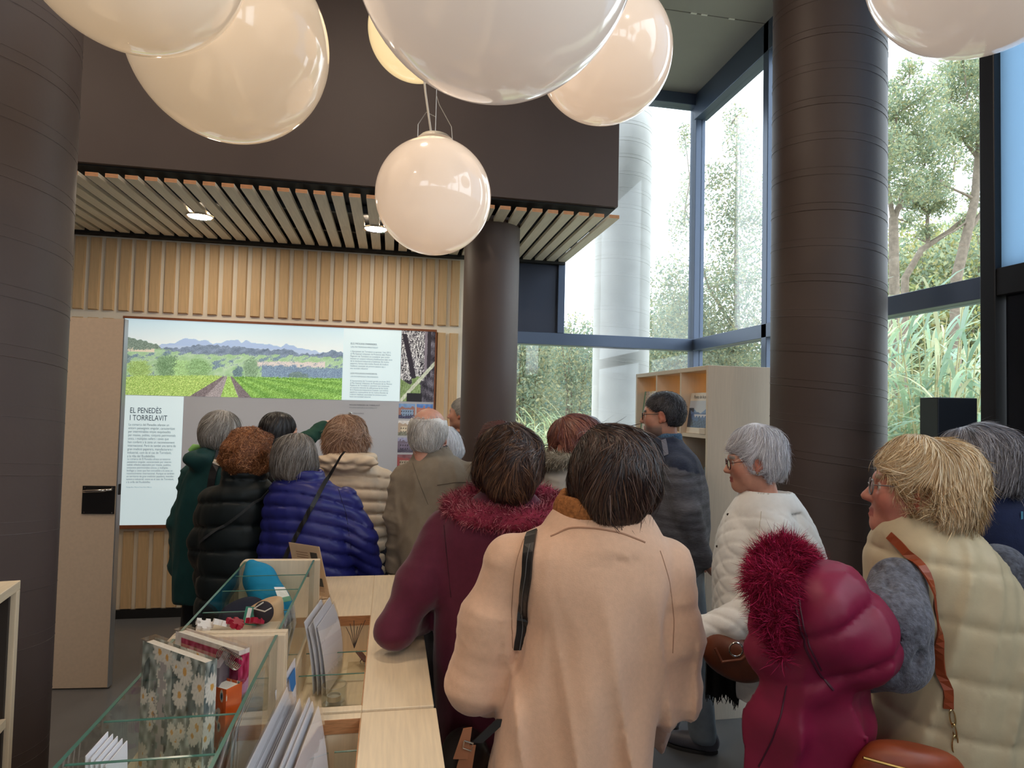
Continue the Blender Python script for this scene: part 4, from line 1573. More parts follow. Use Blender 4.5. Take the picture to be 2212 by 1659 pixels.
def ring(L, c, a, b, r, rz, slope=0., th=0., gap=None, flare=0.):
    q = L-np.array(c, f32)
    x, y = q[:, 0], q[:, 1]
    C, S = math.cos(th), math.sin(th)
    x, y = C*x+S*y, -S*x+C*y
    z = q[:, 2]-slope*y
    fl_ = np.clip(flare*z, -.05, .05)
    k = np.sqrt((x/(a-fl_))**2+(y/(b-fl_))**2)
    d = np.sqrt(((k-1)*min(a, b))**2+(z*r/rz)**2)-r
    if gap is not None:                          # open at the front
        d = smax(d, (y-gap), .02)
    return d


def snet(f, lo, hi, h, extra=.03, s=4):
    """Surface nets: mesh of f = 0 over a box, evaluating finely only near the surface."""
    lo, hi = np.array(lo, float), np.array(hi, float)
    n = (np.ceil((hi-lo)/h/s).astype(int)+1)*s
    nc = n//s
    ax = [lo[i]+h*(np.arange(nc[i])*s+(s-1)/2) for i in range(3)]
    G = np.stack(np.meshgrid(*ax, indexing='ij'), -1).reshape(-1, 3).astype(f32)
    Dc = f(G).reshape(nc)
    act = np.abs(Dc) < s*h*1.0+extra
    D = np.repeat(np.repeat(np.repeat(Dc, s, 0), s, 1), s, 2).astype(f32)
    A = np.repeat(np.repeat(np.repeat(act, s, 0), s, 1), s, 2)
    idx = np.argwhere(A)
    D[A] = f((lo+idx*h).astype(f32))
    S = D < 0
    c8 = [(i, j, k) for i in (0, 1) for j in (0, 1) for k in (0, 1)]
    sl = lambda M_, o: M_[o[0]:n[0]-1+o[0], o[1]:n[1]-1+o[1], o[2]:n[2]-1+o[2]]
    anyv = np.zeros(n-1, bool)
    allv = np.ones(n-1, bool)
    for o in c8:
        q = sl(S, o)
        anyv |= q
        allv &= q
    cells = np.argwhere(anyv & ~allv)
    if len(cells) == 0:
        return np.zeros((0, 3)), np.zeros((0, 4), int)
    vals = np.stack([D[cells[:, 0]+o[0], cells[:, 1]+o[1], cells[:, 2]+o[2]] for o in c8], 1)
    acc = np.zeros((len(cells), 3))
    cnt = np.zeros(len(cells))
    for a in range(8):
        for b in range(a+1, 8):
            if bin(a ^ b).count('1') != 1:
                continue
            va, vb = vals[:, a], vals[:, b]
            m = (va < 0) != (vb < 0)
            t = np.where(m, va/(va-vb+1e-12), 0)
            p = np.array(c8[a])+(np.array(c8[b])-np.array(c8[a]))*t[:, None]
            acc[m] += p[m]
            cnt[m] += 1
    V = lo+(cells+acc/cnt[:, None])*h
    ID = -np.ones(n-1, int)
    ID[tuple(cells.T)] = np.arange(len(cells))
    Q = []
    for ax_ in range(3):
        o = [0, 0, 0]
        o[ax_] = 1
        S0 = S[:n[0]-o[0], :n[1]-o[1], :n[2]-o[2]]
        S1 = S[o[0]:, o[1]:, o[2]:]
        e = np.argwhere(S0 != S1)
        u, v = [(1, 2), (2, 0), (0, 1)][ax_]
        ok = (e[:, u] > 0) & (e[:, v] > 0) & (e[:, u] < n[u]-1) & (e[:, v] < n[v]-1) & (e[:, ax_] < n[ax_]-1)
        e = e[ok]
        du, dv_ = np.zeros(3, int), np.zeros(3, int)
        du[u] = 1
        dv_[v] = 1
        q = np.stack([ID[tuple((e-du-dv_).T)], ID[tuple((e-dv_).T)], ID[tuple(e.T)], ID[tuple((e-du).T)]], 1)
        fl_ = S1[tuple(e.T)]
        q[fl_] = q[fl_][:, ::-1]
        Q.append(q)
    Q = np.concatenate(Q)
    Q = Q[(Q >= 0).all(1)]
    return V, Q


def grad(f, P, e=.002):
    g = np.stack([f(P+np.array(d, f32)*e)-f(P-np.array(d, f32)*e) for d in ((1, 0, 0), (0, 1, 0), (0, 0, 1))], 1)
    return g/(np.linalg.norm(g, axis=1)[:, None]+1e-9)


def bbox(f, c, r, h):
    return np.array(c)-np.array(r), np.array(c)+np.array(r), h


# ------------------------------------------------------------------ head, hand (made once, placed many times)
def head_sdf(P):
    d = ell(P, (0, -.014, .030), (.075, .098, .084))
    d = smin(d, ell(P, (0, .030, -.040), (.060, .064, .082)), .05)
    d = smin(d, ell(P, (0, .064, -.096), (.027, .027, .022)), .035)
    S = P*np.array((1, 1, 1), f32)
    S[:, 0] = np.abs(S[:, 0])
    d = smin(d, ell(S, (.046, .012, -.072), (.018, .042, .030)), .03)      # jaw
    d = smin(d, ell(S, (.040, .062, -.028), (.024, .022, .024)), .03)      # cheek
    d = smin(d, cone(S, (0, .086, .020), (.036, .074, .020), .011, .011), .018)   # brow
    d = smax(d, -ell(S, (.031, .102, .000), (.017, .018, .012)), .014)
    d = smin(d, ell(S, (.031, .076, .000), (.0135, .0135, .0125)), .003)   # eyeball
    d = smin(d, cone(P, (0, .086, .008), (0, .109, -.030), .008, .0115), .012)
    d = smin(d, ell(S, (.011, .099, -.034), (.0085, .011, .008)), .008)
    d = smin(d, cone(S, (0, .093, -.060), (.018, .085, -.063), .0065, .004), .006)
    d = smin(d, cone(S, (0, .092, -.072), (.015, .085, -.071), .0075, .004), .006)
    d = smax(d, -cone(S, (0, .101, -.0662), (.02, .09, -.0665), .0022, .0015), .004)
    Re = np.array(Matrix.Rotation(math.radians(-14), 3, 'X'))
    e = ell(S, (.0765, -.008, -.008), (.009, .019, .032), Re)
    e = smax(e, -ell(S, (.086, -.003, -.004), (.008, .010, .018), Re), .006)
    e = smin(e, ell(S, (.0765, .004, -.034), (.006, .008, .010)), .006)
    d = smin(d, e, .008)
    d = smin(d, cone(P, (0, -.020, -.06), (0, -.030, -.17), .050, .054), .03)
    return d


HV, HQ = snet(head_sdf, (-.1, -.14, -.24), (.1, .14, .13), .0042, .012)


def head_cols(skin, brow, lip=None, beard=None):
    P = HV
    c = np.tile(np.array(lin(skin)), (len(P), 1))
    ax = np.abs(P[:, 0])
    rd = np.exp(-(((ax-.045)/.025)**2+((P[:, 1]-.07)/.03)**2+((P[:, 2]+.03)/.025)**2))
    ear = (ax > .074) & (np.abs(P[:, 2]+.008) < .045)
    c *= 1-np.stack([.0*rd, .22*rd, .22*rd], 1)
    c[ear] *= (1.0, .72, .68)
    ls = (P[:, 1] > .086) & (np.abs(P[:, 2]+.066) < .011) & (ax < .022)
    c[ls] = lin(lip or (170, 92, 84))
    ey = (np.linalg.norm(np.stack([ax-.031, P[:, 1]-.076, P[:, 2]], 1), axis=1) < .0155) & (P[:, 1] > .083)
    c[ey] = lin((220, 214, 208))
    c[ey & (np.hypot(ax-.031, P[:, 2]) < .0065)] = lin((50, 38, 30))
    bw = (np.abs(P[:, 2]-.023-.15*(ax-.03)*-1) < .006) & (ax > .014) & (ax < .05) & (P[:, 1] > .06)
    c[bw] = lin(brow)
    if beard:
        m = (P[:, 2] < -.048) & (P[:, 2] > -.125) & (P[:, 1] > .0) & (ax < .075) & ~ls
        w_ = np.clip((-.048-P[:, 2])/.02, 0, 1)[:, None]*.75
        c[m] = (c*(1-w_)+np.array(lin(beard))*w_)[m]
    return c


def hand_sdf(curl, point=False):
    def f(P):
        d = ell(P, (0, .045, 0), (.038, .05, .0155))
        d = smin(d, cone(P, (0, -.03, 0), (0, .02, 0), .026, .028), .02)
        for k, (x, L_, r_) in enumerate(((.028, .072, .0088), (.0095, .08, .0092), (-.0095, .075, .0088), (-.027, .06, .0078))):
            cu = .15 if (point and k == 0) else curl
            y0 = .085-.004*abs(k-1.2)
            b = np.array((x, y0, 0))
            pts = [(np.array((x*.85, .05, 0)), r_*1.1), (b, r_)]
            a = 0.
            for s_ in (.42, .32, .26):
                a += cu
                b = b+np.array((x*.06, math.cos(a)*L_*s_, -math.sin(a)*L_*s_))
                pts.append((b, r_*(.95 if s_ > .3 else .8)))
            d = smin(d, chain(P, pts, .004), .006)
        d = smin(d, chain(P, [((.02, .015, -.004), .014), ((.046, .045, -.012), .0115), ((.05, .075, -.022), .0095), ((.046, .098, -.03), .008)], .006), .012)
        return d
    return f


_hands = {k: snet(hand_sdf(c, p), (-.07, -.07, -.1), (.075, .18, .04), .0042, .01) for k, c, p in (('relaxed', .45, False), ('fist', 1.15, False), ('point', .9, True))}

# ------------------------------------------------------------------ hair
hairm = M('hair', (120, 100, 80), .42, attr=True, spec=.45)
hairg = M('hair_gloss', (120, 100, 80), .40, attr=True, spec=.5)


def hair_sdf(st):
    o, top, back, side, nape, carve, bump = [st.get(k, d) for k, d in (('off', .014), ('top', 0.), ('back', 0.), ('side', 0.), ('nape', -.07), ('carve', 1.), ('bump', .003))]
    bf, seed = st.get('bfreq', 60), st.get('seed', 1)
    fr = st.get('fringe', 0.)

    def f(P):
        d = ell(P, (0, -.018-back*.4, .034+top*.45), (.077+o+side*.4, .099+o+back*.6, .084+o+top*.55))
        zc = (nape+.04)*.5
        hgt = max(.045, (.05-nape)*.62)
        nw = st.get('nw', 1.)
        d = smin(d, ell(P, (0, -.040-back*.3, zc), ((.072+o*.8+side)*nw, .066+o*.8+back*.5, hgt)), .04)
        if st.get('cover'):                         # hair reaching over the ears
            S = P.copy()
            S[:, 0] = np.abs(S[:, 0])
            d = smin(d, ell(S, (.062+o*.4+side, .004, -.012), (.024+o*.5, .05, st['cover'])), .03)
        if st.get('long'):
            d = smin(d, chain(P, [((0, -.045, .0), .082), ((0, -.07, -.12), .078), ((.0, -.085, -.28), .06), ((0, -.085, -.36), .02)], .03), .03)
        cv = ell(P, (0, .125-fr*.2, -.058-fr), (.092*carve, .098, .118))
        d = smax(d, -cv, .02)
        if st.get('ears'):
            S = P.copy()
            S[:, 0] = np.abs(S[:, 0])
            d = smax(d, -ell(S, (.095, .004, -.016), (.034, .027, .040)), .01)
        if st.get('bald'):
            crown = ell(P, (0, -.005, .115), (.084, .130, .104))
            d = smax(d, -crown, .015)
        sl_ = .35
        d = smax(d, (nape-P[:, 2])+sl_*np.maximum(P[:, 1]+.05, 0)*-1.0-.0, .02) if not st.get('long') else d
        if not st.get('long'):
            ev = -.030 if not st.get('cover') else -.03-st['cover']
            d = smax(d, np.where(P[:, 1] > -.03, (ev-P[:, 2]), -1).astype(f32), .015) if st.get('earcut', True) else d
        w_ = sines(P, seed, bf, 7, (1.3, 1.3, .6) if not st.get('curly') else (1, 1, 1))
        return d-bump*w_
    return f


def hair(parent, st, Mh, name='hair'):
    """Solid mass of hair plus ribbons of strands combed over its surface; Mh: head to world (4x4 numpy)."""
    f = hair_sdf(st)
    lo = (-.16, -.22, -.42 if st.get('long') else -.22)
    V, Q = snet(f, lo, (.16, .14, .2), st.get('h', .006), .02)
    rr = np.random.default_rng(st.get('seed', 1))
    pal = np.array([lin(q) for q in st['pal']])
    R_, T_ = Mh[:3, :3], Mh[:3, 3]
    cw = sines(V.astype(f32), 5, 45, 5)
    col = pal[0]*(1+.15*cw[:, None])
    mat = hairg if st.get('gloss') else hairm
    o = meshobj(name, V @ R_.T+T_, Q, mat, parent, smooth=True, cols=col)
    n, k = int(st.get('n', 1500)*2.0), 9 if st.get('curly') else 7
    ids = rr.integers(0, len(V), n)
    p = (V[ids]+rr.normal(size=(n, 3))*.003).astype(f32)
    nrm = grad(f, p)
    keep = np.ones(n, bool)
    if st.get('bald'):
        keep = V[ids][:, 2] < .05
    p, nrm = p[keep], nrm[keep]
    n = len(p)
    cr = np.array(st.get('crown', (.012, -.05, .13)), f32)
    L_ = st.get('len', .06)*(.6+.8*rr.random(n))
    jit = rr.normal(size=(n, 3))*st.get('mess', .25)
    lift = st.get('lift', .002)*(.3+1.4*rr.random(n))
    fly = (rr.random(n) < st.get('fly', .03))*st.get('flylen', .02)*rr.random(n)
    coh = np.stack([sines(p, 31+q, st.get('lock', 40), 5) for q in range(3)], 1)*st.get('wave', .35)
    P = [p-nrm*.002]
    q = p.copy()
    for i in range(1, k):
        v = (q-cr)
        v /= np.linalg.norm(v, axis=1)[:, None]+1e-6
        low = np.clip((.06-q[:, 2])/.1, 0, 1)[:, None]
        v = v*(1-low*.6)+np.array((0, 0, -1.))*low*.9+np.array(st.get('comb', (0, 0, 0)))
        v = v+jit+coh
        nn = grad(f, q.astype(f32))
        v -= (v*nn).sum(1)[:, None]*nn*.96
        v /= np.linalg.norm(v, axis=1)[:, None]+1e-6
        q = q+v*(L_/(k-1))[:, None]
        dist = f(q.astype(f32))
        nn = grad(f, q.astype(f32))
        t = i/(k-1)
        tgt = lift*(.2+t)+fly*t*t
        q = q-nn*np.clip(dist-tgt, -.02, .02)[:, None]
        if st.get('flip'):
            q = q+nn*(st['flip']*(t > .6)*low[:, 0])[:, None]*(t-.6)
        P.append(q.copy())
    P = np.stack(P, 1)
    if st.get('curly'):
        ph, am = rr.random(n)*6.28, st['curly']*(.5+rr.random(n))
        t = np.arange(k)/(k-1)
        a = ph[:, None]+t[None]*9.0
        tn = np.gradient(P, axis=1)
        tn /= np.linalg.norm(tn, axis=-1)[..., None]+1e-9
        nb = np.repeat(nrm[:, None], k, 1)
        sb_ = np.cross(tn, nb)
        P = P+(nb*np.abs(np.cos(a))[..., None]+sb_*np.sin(a)[..., None])*am[:, None, None]
    tn = np.gradient(P, axis=1)
    nb = np.repeat(nrm[:, None], k, 1)+rr.normal(size=(n, 1, 3))*.35
    sd = np.cross(tn, nb)
    sd /= np.linalg.norm(sd, axis=-1)[..., None]+1e-9
    wd = .42*st.get('w', .0014)*(.6+.8*rr.random(n))[:, None]*np.array([.7]+[1.0]*(k-3)+[.7, .12])[None]
    c = pal[rr.integers(0, len(pal), n)]*(.75+.5*rr.random(n))[:, None]
    Pw, Sw = P @ R_.T+T_, sd @ R_.T
    tag(ribbon_obj('strands', Pw, wd*st.get('scale', 1), Sw, c, mat, o), kind='stuff')
    return o


def fur(parent, f, V, pal, n, L_, seed, mat, name='fur', w=.0013, droop=.3, spread=.6):
    """Tufts standing out of a surface f at the points V."""
    rr = np.random.default_rng(seed)
    p = V[rr.integers(0, len(V), n)].astype(f32)+(rr.normal(size=(n, 3))*.003).astype(f32)
    nn = grad(f, p)
    coh = np.stack([sines(p, seed+q, 55, 5) for q in range(3)], 1)
    d = nn+coh*.5+rr.normal(size=(n, 3))*spread+np.array((0, 0, -droop))
    d /= np.linalg.norm(d, axis=1)[:, None]
    l = L_*(.5+rr.random(n))[:, None]
    bend = rr.normal(size=(n, 3))*.35
    P = np.stack([p-nn*.003, p+d*l*.4, p+d*l*.75+bend*l*.15, p+d*l+bend*l*.45+np.array((0, 0, -.25*droop))*l], 1)
    tn = np.gradient(P, axis=1)
    sd = np.cross(tn, np.repeat(rr.normal(size=(n, 1, 3)), 4, 1))
    sd /= np.linalg.norm(sd, axis=-1)[..., None]+1e-9
    wd = w*np.array([1, .9, .6, .1])[None]*(.6+.8*rr.random(n))[:, None]
    pl = np.array([lin(q) for q in pal])
    c = pl[rr.integers(0, len(pl), n)]*(.7+.6*rr.random(n))[:, None]
    return tag(ribbon_obj(name, P, wd, sd, c, mat, parent), kind='stuff')


# ------------------------------------------------------------------ people
FR = np.stack([R0, G0, np.array((0, 0, 1.))], 1)         # level frame of the view: right, away, up


class Fig:
    """One standing visitor: joints are given as picture points at the person's own distance."""

    def __init__(s, label, px, z, group='visitors looking at the exhibition'):
        b = at(px, 900, z)
        s.z = z
        s.base = np.array((b[0], b[1], 0.))
        s.root = empty('person', tuple(s.base))
        tag(s.root, label, 'person', group)
        s.parts = {}
        s.body = []

    def L(s, px, py, dz=0.):                             # picture point to local (right, away, up)
        return (at(px, py, s.z+dz)-s.base) @ FR

    def W(s, V):
        return V @ FR.T+s.base

    def mesh(s, name, f, lo, hi, h, mat, cols=None, parent=None, extra=.05):
        V, Q = snet(f, lo, hi, h, extra)
        s.lastV = V
        c = cols(V) if cols else None
        return meshobj(name, s.W(V), Q, mat, parent or s.root, smooth=True, cols=c)

    def head(s, px, py, yaw=0., pitch=0., tilt=0., sc=1., skin=(205, 160, 138), brow=(110, 90, 70), lip=None, beard=None):
        c = at(px, py, s.z)
        y = math.radians(yaw)
        fwd = math.cos(y)*G0-math.sin(y)*R0
        rgt = math.cos(y)*R0+math.sin(y)*G0
        up = np.array((0, 0, 1.))
        p = math.radians(pitch)
        f2 = math.cos(p)*fwd+math.sin(p)*up
        u2 = -math.sin(p)*fwd+math.cos(p)*up
        t = math.radians(tilt)
        r2 = math.cos(t)*rgt+math.sin(t)*u2
        u3 = -math.sin(t)*rgt+math.cos(t)*u2
        Mh = np.eye(4)
        Mh[:3, :3] = np.stack([r2, f2, u3], 1)*sc
        Mh[:3, 3] = c
        s.Mh, s.sc = Mh, sc
        s.hc = (c-s.base) @ FR
        s.body.append((HV @ Mh[:3, :3].T+c, HQ, head_cols(skin, brow, lip, beard)))
        s.skin = skin
        return s

    def hair(s, **st):
        st['scale'] = 1.0
        s.ho = hair(s.root, st, s.Mh)
        return s

    def torso(s, secs, b=.12, th=0., n=2.3, hem=None, cy=0., slim=.0):
        """secs: (py, x left, x right[, depth half-thickness[, shift away]])."""
        S = []
        for q in secs:
            l, r = s.L(q[1], q[0]), s.L(q[2], q[0])
            bb = q[3] if len(q) > 3 else b
            sh_ = slim if len(S) >= 4 else 0.
            S.append(((l[2]+r[2])/2, (l[0]+r[0])/2, cy+(q[4] if len(q) > 4 else 0.), abs(r[0]-l[0])/2-sh_, bb))
        s.secs = sorted(S)
        s.loft = Loft(S, th, n)
        s.th = th
        return s

    def arm(s, js, hand='relaxed', roll=0., side=1, show=True):
        pts = [(s.L(q[0], q[1], q[2]), q[3]) for q in js]
        s.parts.setdefault('arms', []).append(pts)
        a, b = pts[-2][0], pts[-1][0]
        d = (b-a)/np.linalg.norm(b-a)
        ref = np.array((0, 1., 0)) if abs(d[2]) > .6 else np.array((0, 0, 1.))
        x = np.cross(d, ref)
        x /= np.linalg.norm(x)
        zc = np.cross(x, d)
        c, q = math.cos(math.radians(roll)), math.sin(math.radians(roll))
        x2, z2 = c*x+q*zc, -q*x+c*zc
        hv, hq = _hands[hand]
        m = np.stack([x2*side, d, z2], 1)
        V = hv @ m.T+(b-d*.0)
        if np.linalg.det(m) < 0:
            hq = hq[:, ::-1]
        s.body.append((s.W(V), hq, np.tile(np.array(lin(s.skin))*.96, (len(hv), 1))))
        return s

    def sleeves(s, P, grow=0., k=.035, fold=.0):
        d = None
        for pts in s.parts.get('arms', []):
            e = chain(P, [(a, r+grow) for a, r in pts], k)
            d = e if d is None else np.minimum(d, e)
        return d

    def bodymesh(s, legs=True, hipz=.84, wid=.076, cx=None, cyl=0., shoe=(40, 38, 40), trs=(40, 40, 46), feet=0., stance=0.):
        """Continuous body under the clothes, trousers and shoes."""
        z0, c0, y0 = s.secs[0][0], s.secs[0][1], s.secs[0][2]
        cx = c0 if cx is None else cx
        zt = s.secs[-1][0]
        f_ = np.array((-math.sin(math.radians(feet)), math.cos(math.radians(feet))))
        r_ = np.array((f_[1], -f_[0]))
        hips = [np.array((cx+r_[0]*wid*q, cyl+y0+r_[1]*wid*q, hipz)) for q in (-1, 1)]
        ank = [np.array((h[0]+r_[0]*.01*q+f_[0]*stance*q, h[1]+f_[1]*stance*q, .085)) for q, h in zip((-1, 1), hips)]
        kne = [(h+a)/2+np.array((f_[0]*.02, f_[1]*.02, .02)) for h, a in zip(hips, ank)]
        neck = s.hc+np.array((0, 0, -.14))

        def fb(P):
            d = s.loft(P)+.03
            d = np.maximum(d, .72-P[:, 2])
            d = smin(d, cone(P, neck, (s.secs[-1][1], s.secs[-1][2], zt-.08), .052, .06), .04)
            a = s.sleeves(P, -.018)
            if a is not None:
                d = smin(d, a, .04)
            for h, k_, a in zip(hips, kne, ank):
                d = smin(d, chain(P, [(h, .082), (k_, .055), (a, .036)], .03), .03)
            return d
        ext = [q for pts in s.parts.get('arms', []) for q, _ in pts]
        allp = np.array(ext+hips+[neck, np.array((c0, y0, zt))])
        lo, hi = allp.min(0)-.28, allp.max(0)+.16
        lo[2], hi[2] = .05, zt+.12
        V, Q = snet(fb, lo, hi, .02, .06)
        s.body.append((s.W(V), Q, np.tile(np.array(lin(s.skin)), (len(V), 1))))
        off, VV, QQ, CC_ = 0, [], [], []
        for v, q, c in s.body:
            VV.append(v)
            QQ.append(q+off)
            CC_.append(c)
            off += len(v)
        meshobj('body', np.concatenate(VV), np.concatenate(QQ), M('skin', (200, 150, 130), .5, attr=True, subs=.15, noise=(60, .06)), s.root, smooth=True, cols=np.concatenate(CC_))
        tm = M('trousers_%d_%d_%d' % trs, trs, .85, noise=(30, .08), bump=(12, .25, .01))

        def ft(P):
            d = None
            for h, k_, a in zip(hips, kne, ank):
                e = chain(P, [(h+np.array((0, 0, .02)), .092), (k_, .076), (a+np.array((0, 0, -.03)), .062)], .03)
                d = e if d is None else smin(d, e, .03)
            d = np.maximum(d, .045-P[:, 2])
            return d+.004*sines(P, 4, 26, 5, (1, 1, 2.))
        hp_ = np.array(hips+ank)
        s.mesh('trousers', ft, (hp_[:, 0].min()-.15, hp_[:, 1].min()-.15, .03), (hp_[:, 0].max()+.15, hp_[:, 1].max()+.15, hipz+.16), .014, tm)
        sm_ = M('shoe_%d_%d_%d' % shoe, shoe, .5, bump=(30, .2))
        so_ = M('shoe_sole', (60, 58, 58), .7)
        for a in ank:
            def fs(P, a=a):
                q = (P-np.array((a[0], a[1], 0), f32))
                y = q[:, 0]*f_[0]+q[:, 1]*f_[1]
                x = q[:, 0]*r_[0]+q[:, 1]*r_[1]
                q = np.stack([x, y, q[:, 2]], 1)
                d = ell(q, (0, .06, .035), (.044, .125, .042))
                d = smin(d, ell(q, (0, -.015, .06), (.038, .055, .055)), .03)
                return np.maximum(d, .012-q[:, 2])
            o = s.mesh('shoe', fs, (a[0]-.2, a[1]-.2, 0), (a[0]+.2, a[1]+.2, .14), .010, sm_)
            c3 = a[:2]+f_*.06
            m = MB()
            pts = []
            for t in np.linspace(0, 2*math.pi, 20, endpoint=False):
                w_ = c3+f_*math.cos(t)*.126+r_*math.sin(t)*.044
                pts.append(s.W(np.array([(w_[0], w_[1], .0)]))[0])
            m.prism(pts, (0, 0, .014))
            m.build('sole', so_, o)

    def garment(s, name, mat, extra=None, disp=None, grow=0., h=.010, hem=None, k=.024, cols=None, fold=.005, ff=22, seed=2, sleeves=True, top=None, armk=.035, post=None):
        """Outer clothing: torso and sleeves in one cloth surface, with folds or quilting pressed into it."""
        z0 = s.secs[0][0] if hem is None else hem

        def f(P):
            d = dt = s.loft(P)-grow
            a = s.sleeves(P, grow, armk) if sleeves else None
            if a is not None:
                d = smin(d, a, k)
            if extra is not None:
                d = extra(P, d)
            n1, n2 = sines(P, seed, ff*2.0, 6, (1, 1, .3)), sines(P, seed+9, ff*4.2, 5, (1, 1, .4))
            wr = fold*(.7*n1+.9*((1-np.abs(n1))**2-.4)+.5*((1-np.abs(n2))**2-.4))
            if a is not None:
                m1, m2 = sines(P, seed+3, ff*2.0, 6, (.5, .5, 1.5)), sines(P, seed+4, ff*4.0, 5, (.6, .6, 1.4))
                wa = np.clip((dt-a)/.03+.3, 0, 1)
                wr = wr*(1-wa)+wa*fold*1.3*(.5*m1+.9*((1-np.abs(m1))**2-.4)+.5*((1-np.abs(m2))**2-.4))
            d = d-wr
            if disp is not None:
                d = d-disp(P)
            if post is not None:
                d = post(P, d)
            return d
        ext = [q for pts in s.parts.get('arms', []) for q, r in pts] if sleeves else []
        sc = np.array([(c, y) for _, c, y, a, b in s.secs])
        am, bmx = max(q[3] for q in s.secs), max(q[4] for q in s.secs)
        mx = max(am, bmx)
        allp = np.array(ext+[np.array((c-mx, y-mx, s.secs[0][0])) for c, y in sc]+[np.array((c+mx, y+mx, s.secs[-1][0])) for c, y in sc])
        lo, hi = allp.min(0)-.14, allp.max(0)+.14
        lo[2] = min(z0-.04, min([q[2] for q in ext]+[9])-.1)
        s.f = f
        s.go = s.mesh(name, f, lo, hi, h, mat, cols)
        s.gV = s.lastV
        return s.go

    def hit(s, px, py, f=None, back=.55):
        f = f or s.f
        t = np.linspace(s.z-back, s.z+.5, 260)
        P = (CAM+ray(px, py)*t[:, None]-s.base) @ FR
        d = f(P.astype(f32))
        i = np.argmax(d < 0)
        if d[i] >= 0:
            return None
        return P[i]

    def strap(s, name, pts, w, mat, parent=None, th=.004, off=.004, smooth=6, f=None):
        """Band laid over the clothing along picture points (px, py[, extra distance])."""
        f = f or s.f
        xy = np.array([q[:2] for q in pts], float)
        t = np.concatenate([[0], np.cumsum(np.linalg.norm(np.diff(xy, axis=0), axis=1))])
        n = max(8, int(t[-1]/14))
        tt = np.linspace(0, t[-1], n)
        xs, ys = np.interp(tt, t, xy[:, 0]), np.interp(tt, t, xy[:, 1])
        H = [s.hit(a, b, f) for a, b in zip(xs, ys)]
        ok = [i for i, q in enumerate(H) if q is not None]
        if not ok:
            H = [s.L(a, b, -.1) for a, b in zip(xs, ys)]
        else:
            for i in range(n):
                if H[i] is None:
                    j = min(ok, key=lambda q: abs(q-i))
                    dep = (H[j] @ FR.T+s.base-CAM) @ FW
                    H[i] = s.L(xs[i], ys[i], dep-s.z)
        P = np.array(H)
        for _ in range(smooth):
            P[1:-1] = (P[:-2]+2*P[1:-1]+P[2:])/4
        for _ in range(2):
            dd = f(P.astype(f32))
            P = P+grad(f, P.astype(f32), .006)*np.maximum(-dd, 0)[:, None]
        nn = grad(f, P.astype(f32), .012)
        tn = np.gradient(P, axis=0)
        tn /= np.linalg.norm(tn, axis=1)[:, None]
        sd = np.cross(tn, nn)
        sd /= np.linalg.norm(sd, axis=1)[:, None]
        V = np.stack([P+nn*off-sd*w, P+nn*off+sd*w, P+nn*(off+th)+sd*w, P+nn*(off+th)-sd*w], 1).reshape(-1, 3)
        fs = []
        for i in range(n-1):
            for j in range(4):
                fs.append((i*4+j, i*4+(j+1) % 4, (i+1)*4+(j+1) % 4, (i+1)*4+j))
        fs += [(3, 2, 1, 0), tuple((n-1)*4+q for q in range(4))]
        s.lastP = P
        return meshobj(name, s.W(V), fs, mat, parent if parent is not None else s.root, smooth=False)

    def seam(s, pts, mat, r=.0013, f=None, name='seam'):  # tube on the cloth; dark thread colours paint in a recessed look
        H = [s.hit(a, b, f) for a, b in zip(np.interp(np.linspace(0, len(pts)-1, 22), range(len(pts)), [q[0] for q in pts]), np.interp(np.linspace(0, len(pts)-1, 22), range(len(pts)), [q[1] for q in pts]))]
        H = [q for q in H if q is not None]
        if len(H) > 3:
            P = np.array(H)
            for _ in range(2):
                P[1:-1] = (P[:-2]+2*P[1:-1]+P[2:])/4
            ff_ = f or s.f
            for _ in range(3):
                P = P-grad(ff_, P.astype(f32), .005)*ff_(P.astype(f32))[:, None]
            MB().tube([s.W(q[None])[0] for q in P], r, 5).build(name, mat, s.go, smooth=True)

    def glasses(s, mat=None, col=(60, 40, 36), rx=.024, rz=.019):
        """Spectacles on the face: two rims, bridge, two temples, lenses."""
        gm_ = mat or M('spectacle_%d_%d_%d' % col, col, .3)
        r = bpy.data.objects.new('glasses', None)
        r.empty_display_size = .05
        link(r, s.root)
        T = lambda q: s.Mh[:3, :3] @ np.array(q, float)+s.Mh[:3, 3]
        for x in (-.032, .032):
            pts = [T((x+rx*math.cos(t), .1045-.10*abs(x+rx*math.cos(t)), -.004+rz*math.sin(t)*(1-.15*math.cos(t)))) for t in np.linspace(0, 2*math.pi, 24)]
            MB().tube(pts, .0022, 6).build('rim', gm_, r, smooth=True)
            MB().add(pts[:-1], [tuple(range(23))]).build('lens', glass('spectacle_lens', (.97, .97, .97), 1.5, 1.3), r)
            sx = math.copysign(1, x)
            MB().tube([T((x+sx*rx, .0985, .002)), T((sx*.071, .07, .006)), T((sx*.078, .0, .008)), T((sx*.077, -.02, -.008))], .0017, 6).build('temple', gm_, r, smooth=True)
        MB().tube([T((-.009, .1045, -.001)), T((0, .107, .003)), T((.009, .1045, -.001))], .0016, 6).build('bridge', gm_, r, smooth=True)
        return r

    def earring(s, x=-1):
        p = s.Mh[:3, :3] @ np.array((x*.081, .004, -.042))+s.Mh[:3, 3]
        MB().lathe([(.0003, -.0035), (.0025, -.0025), (.0035, 0), (.0025, .0025), (.0003, .0035)], p, 10, cap=False).build('earring', M('gold', (220, 170, 80), .25, metal=1), s.root, smooth=True)


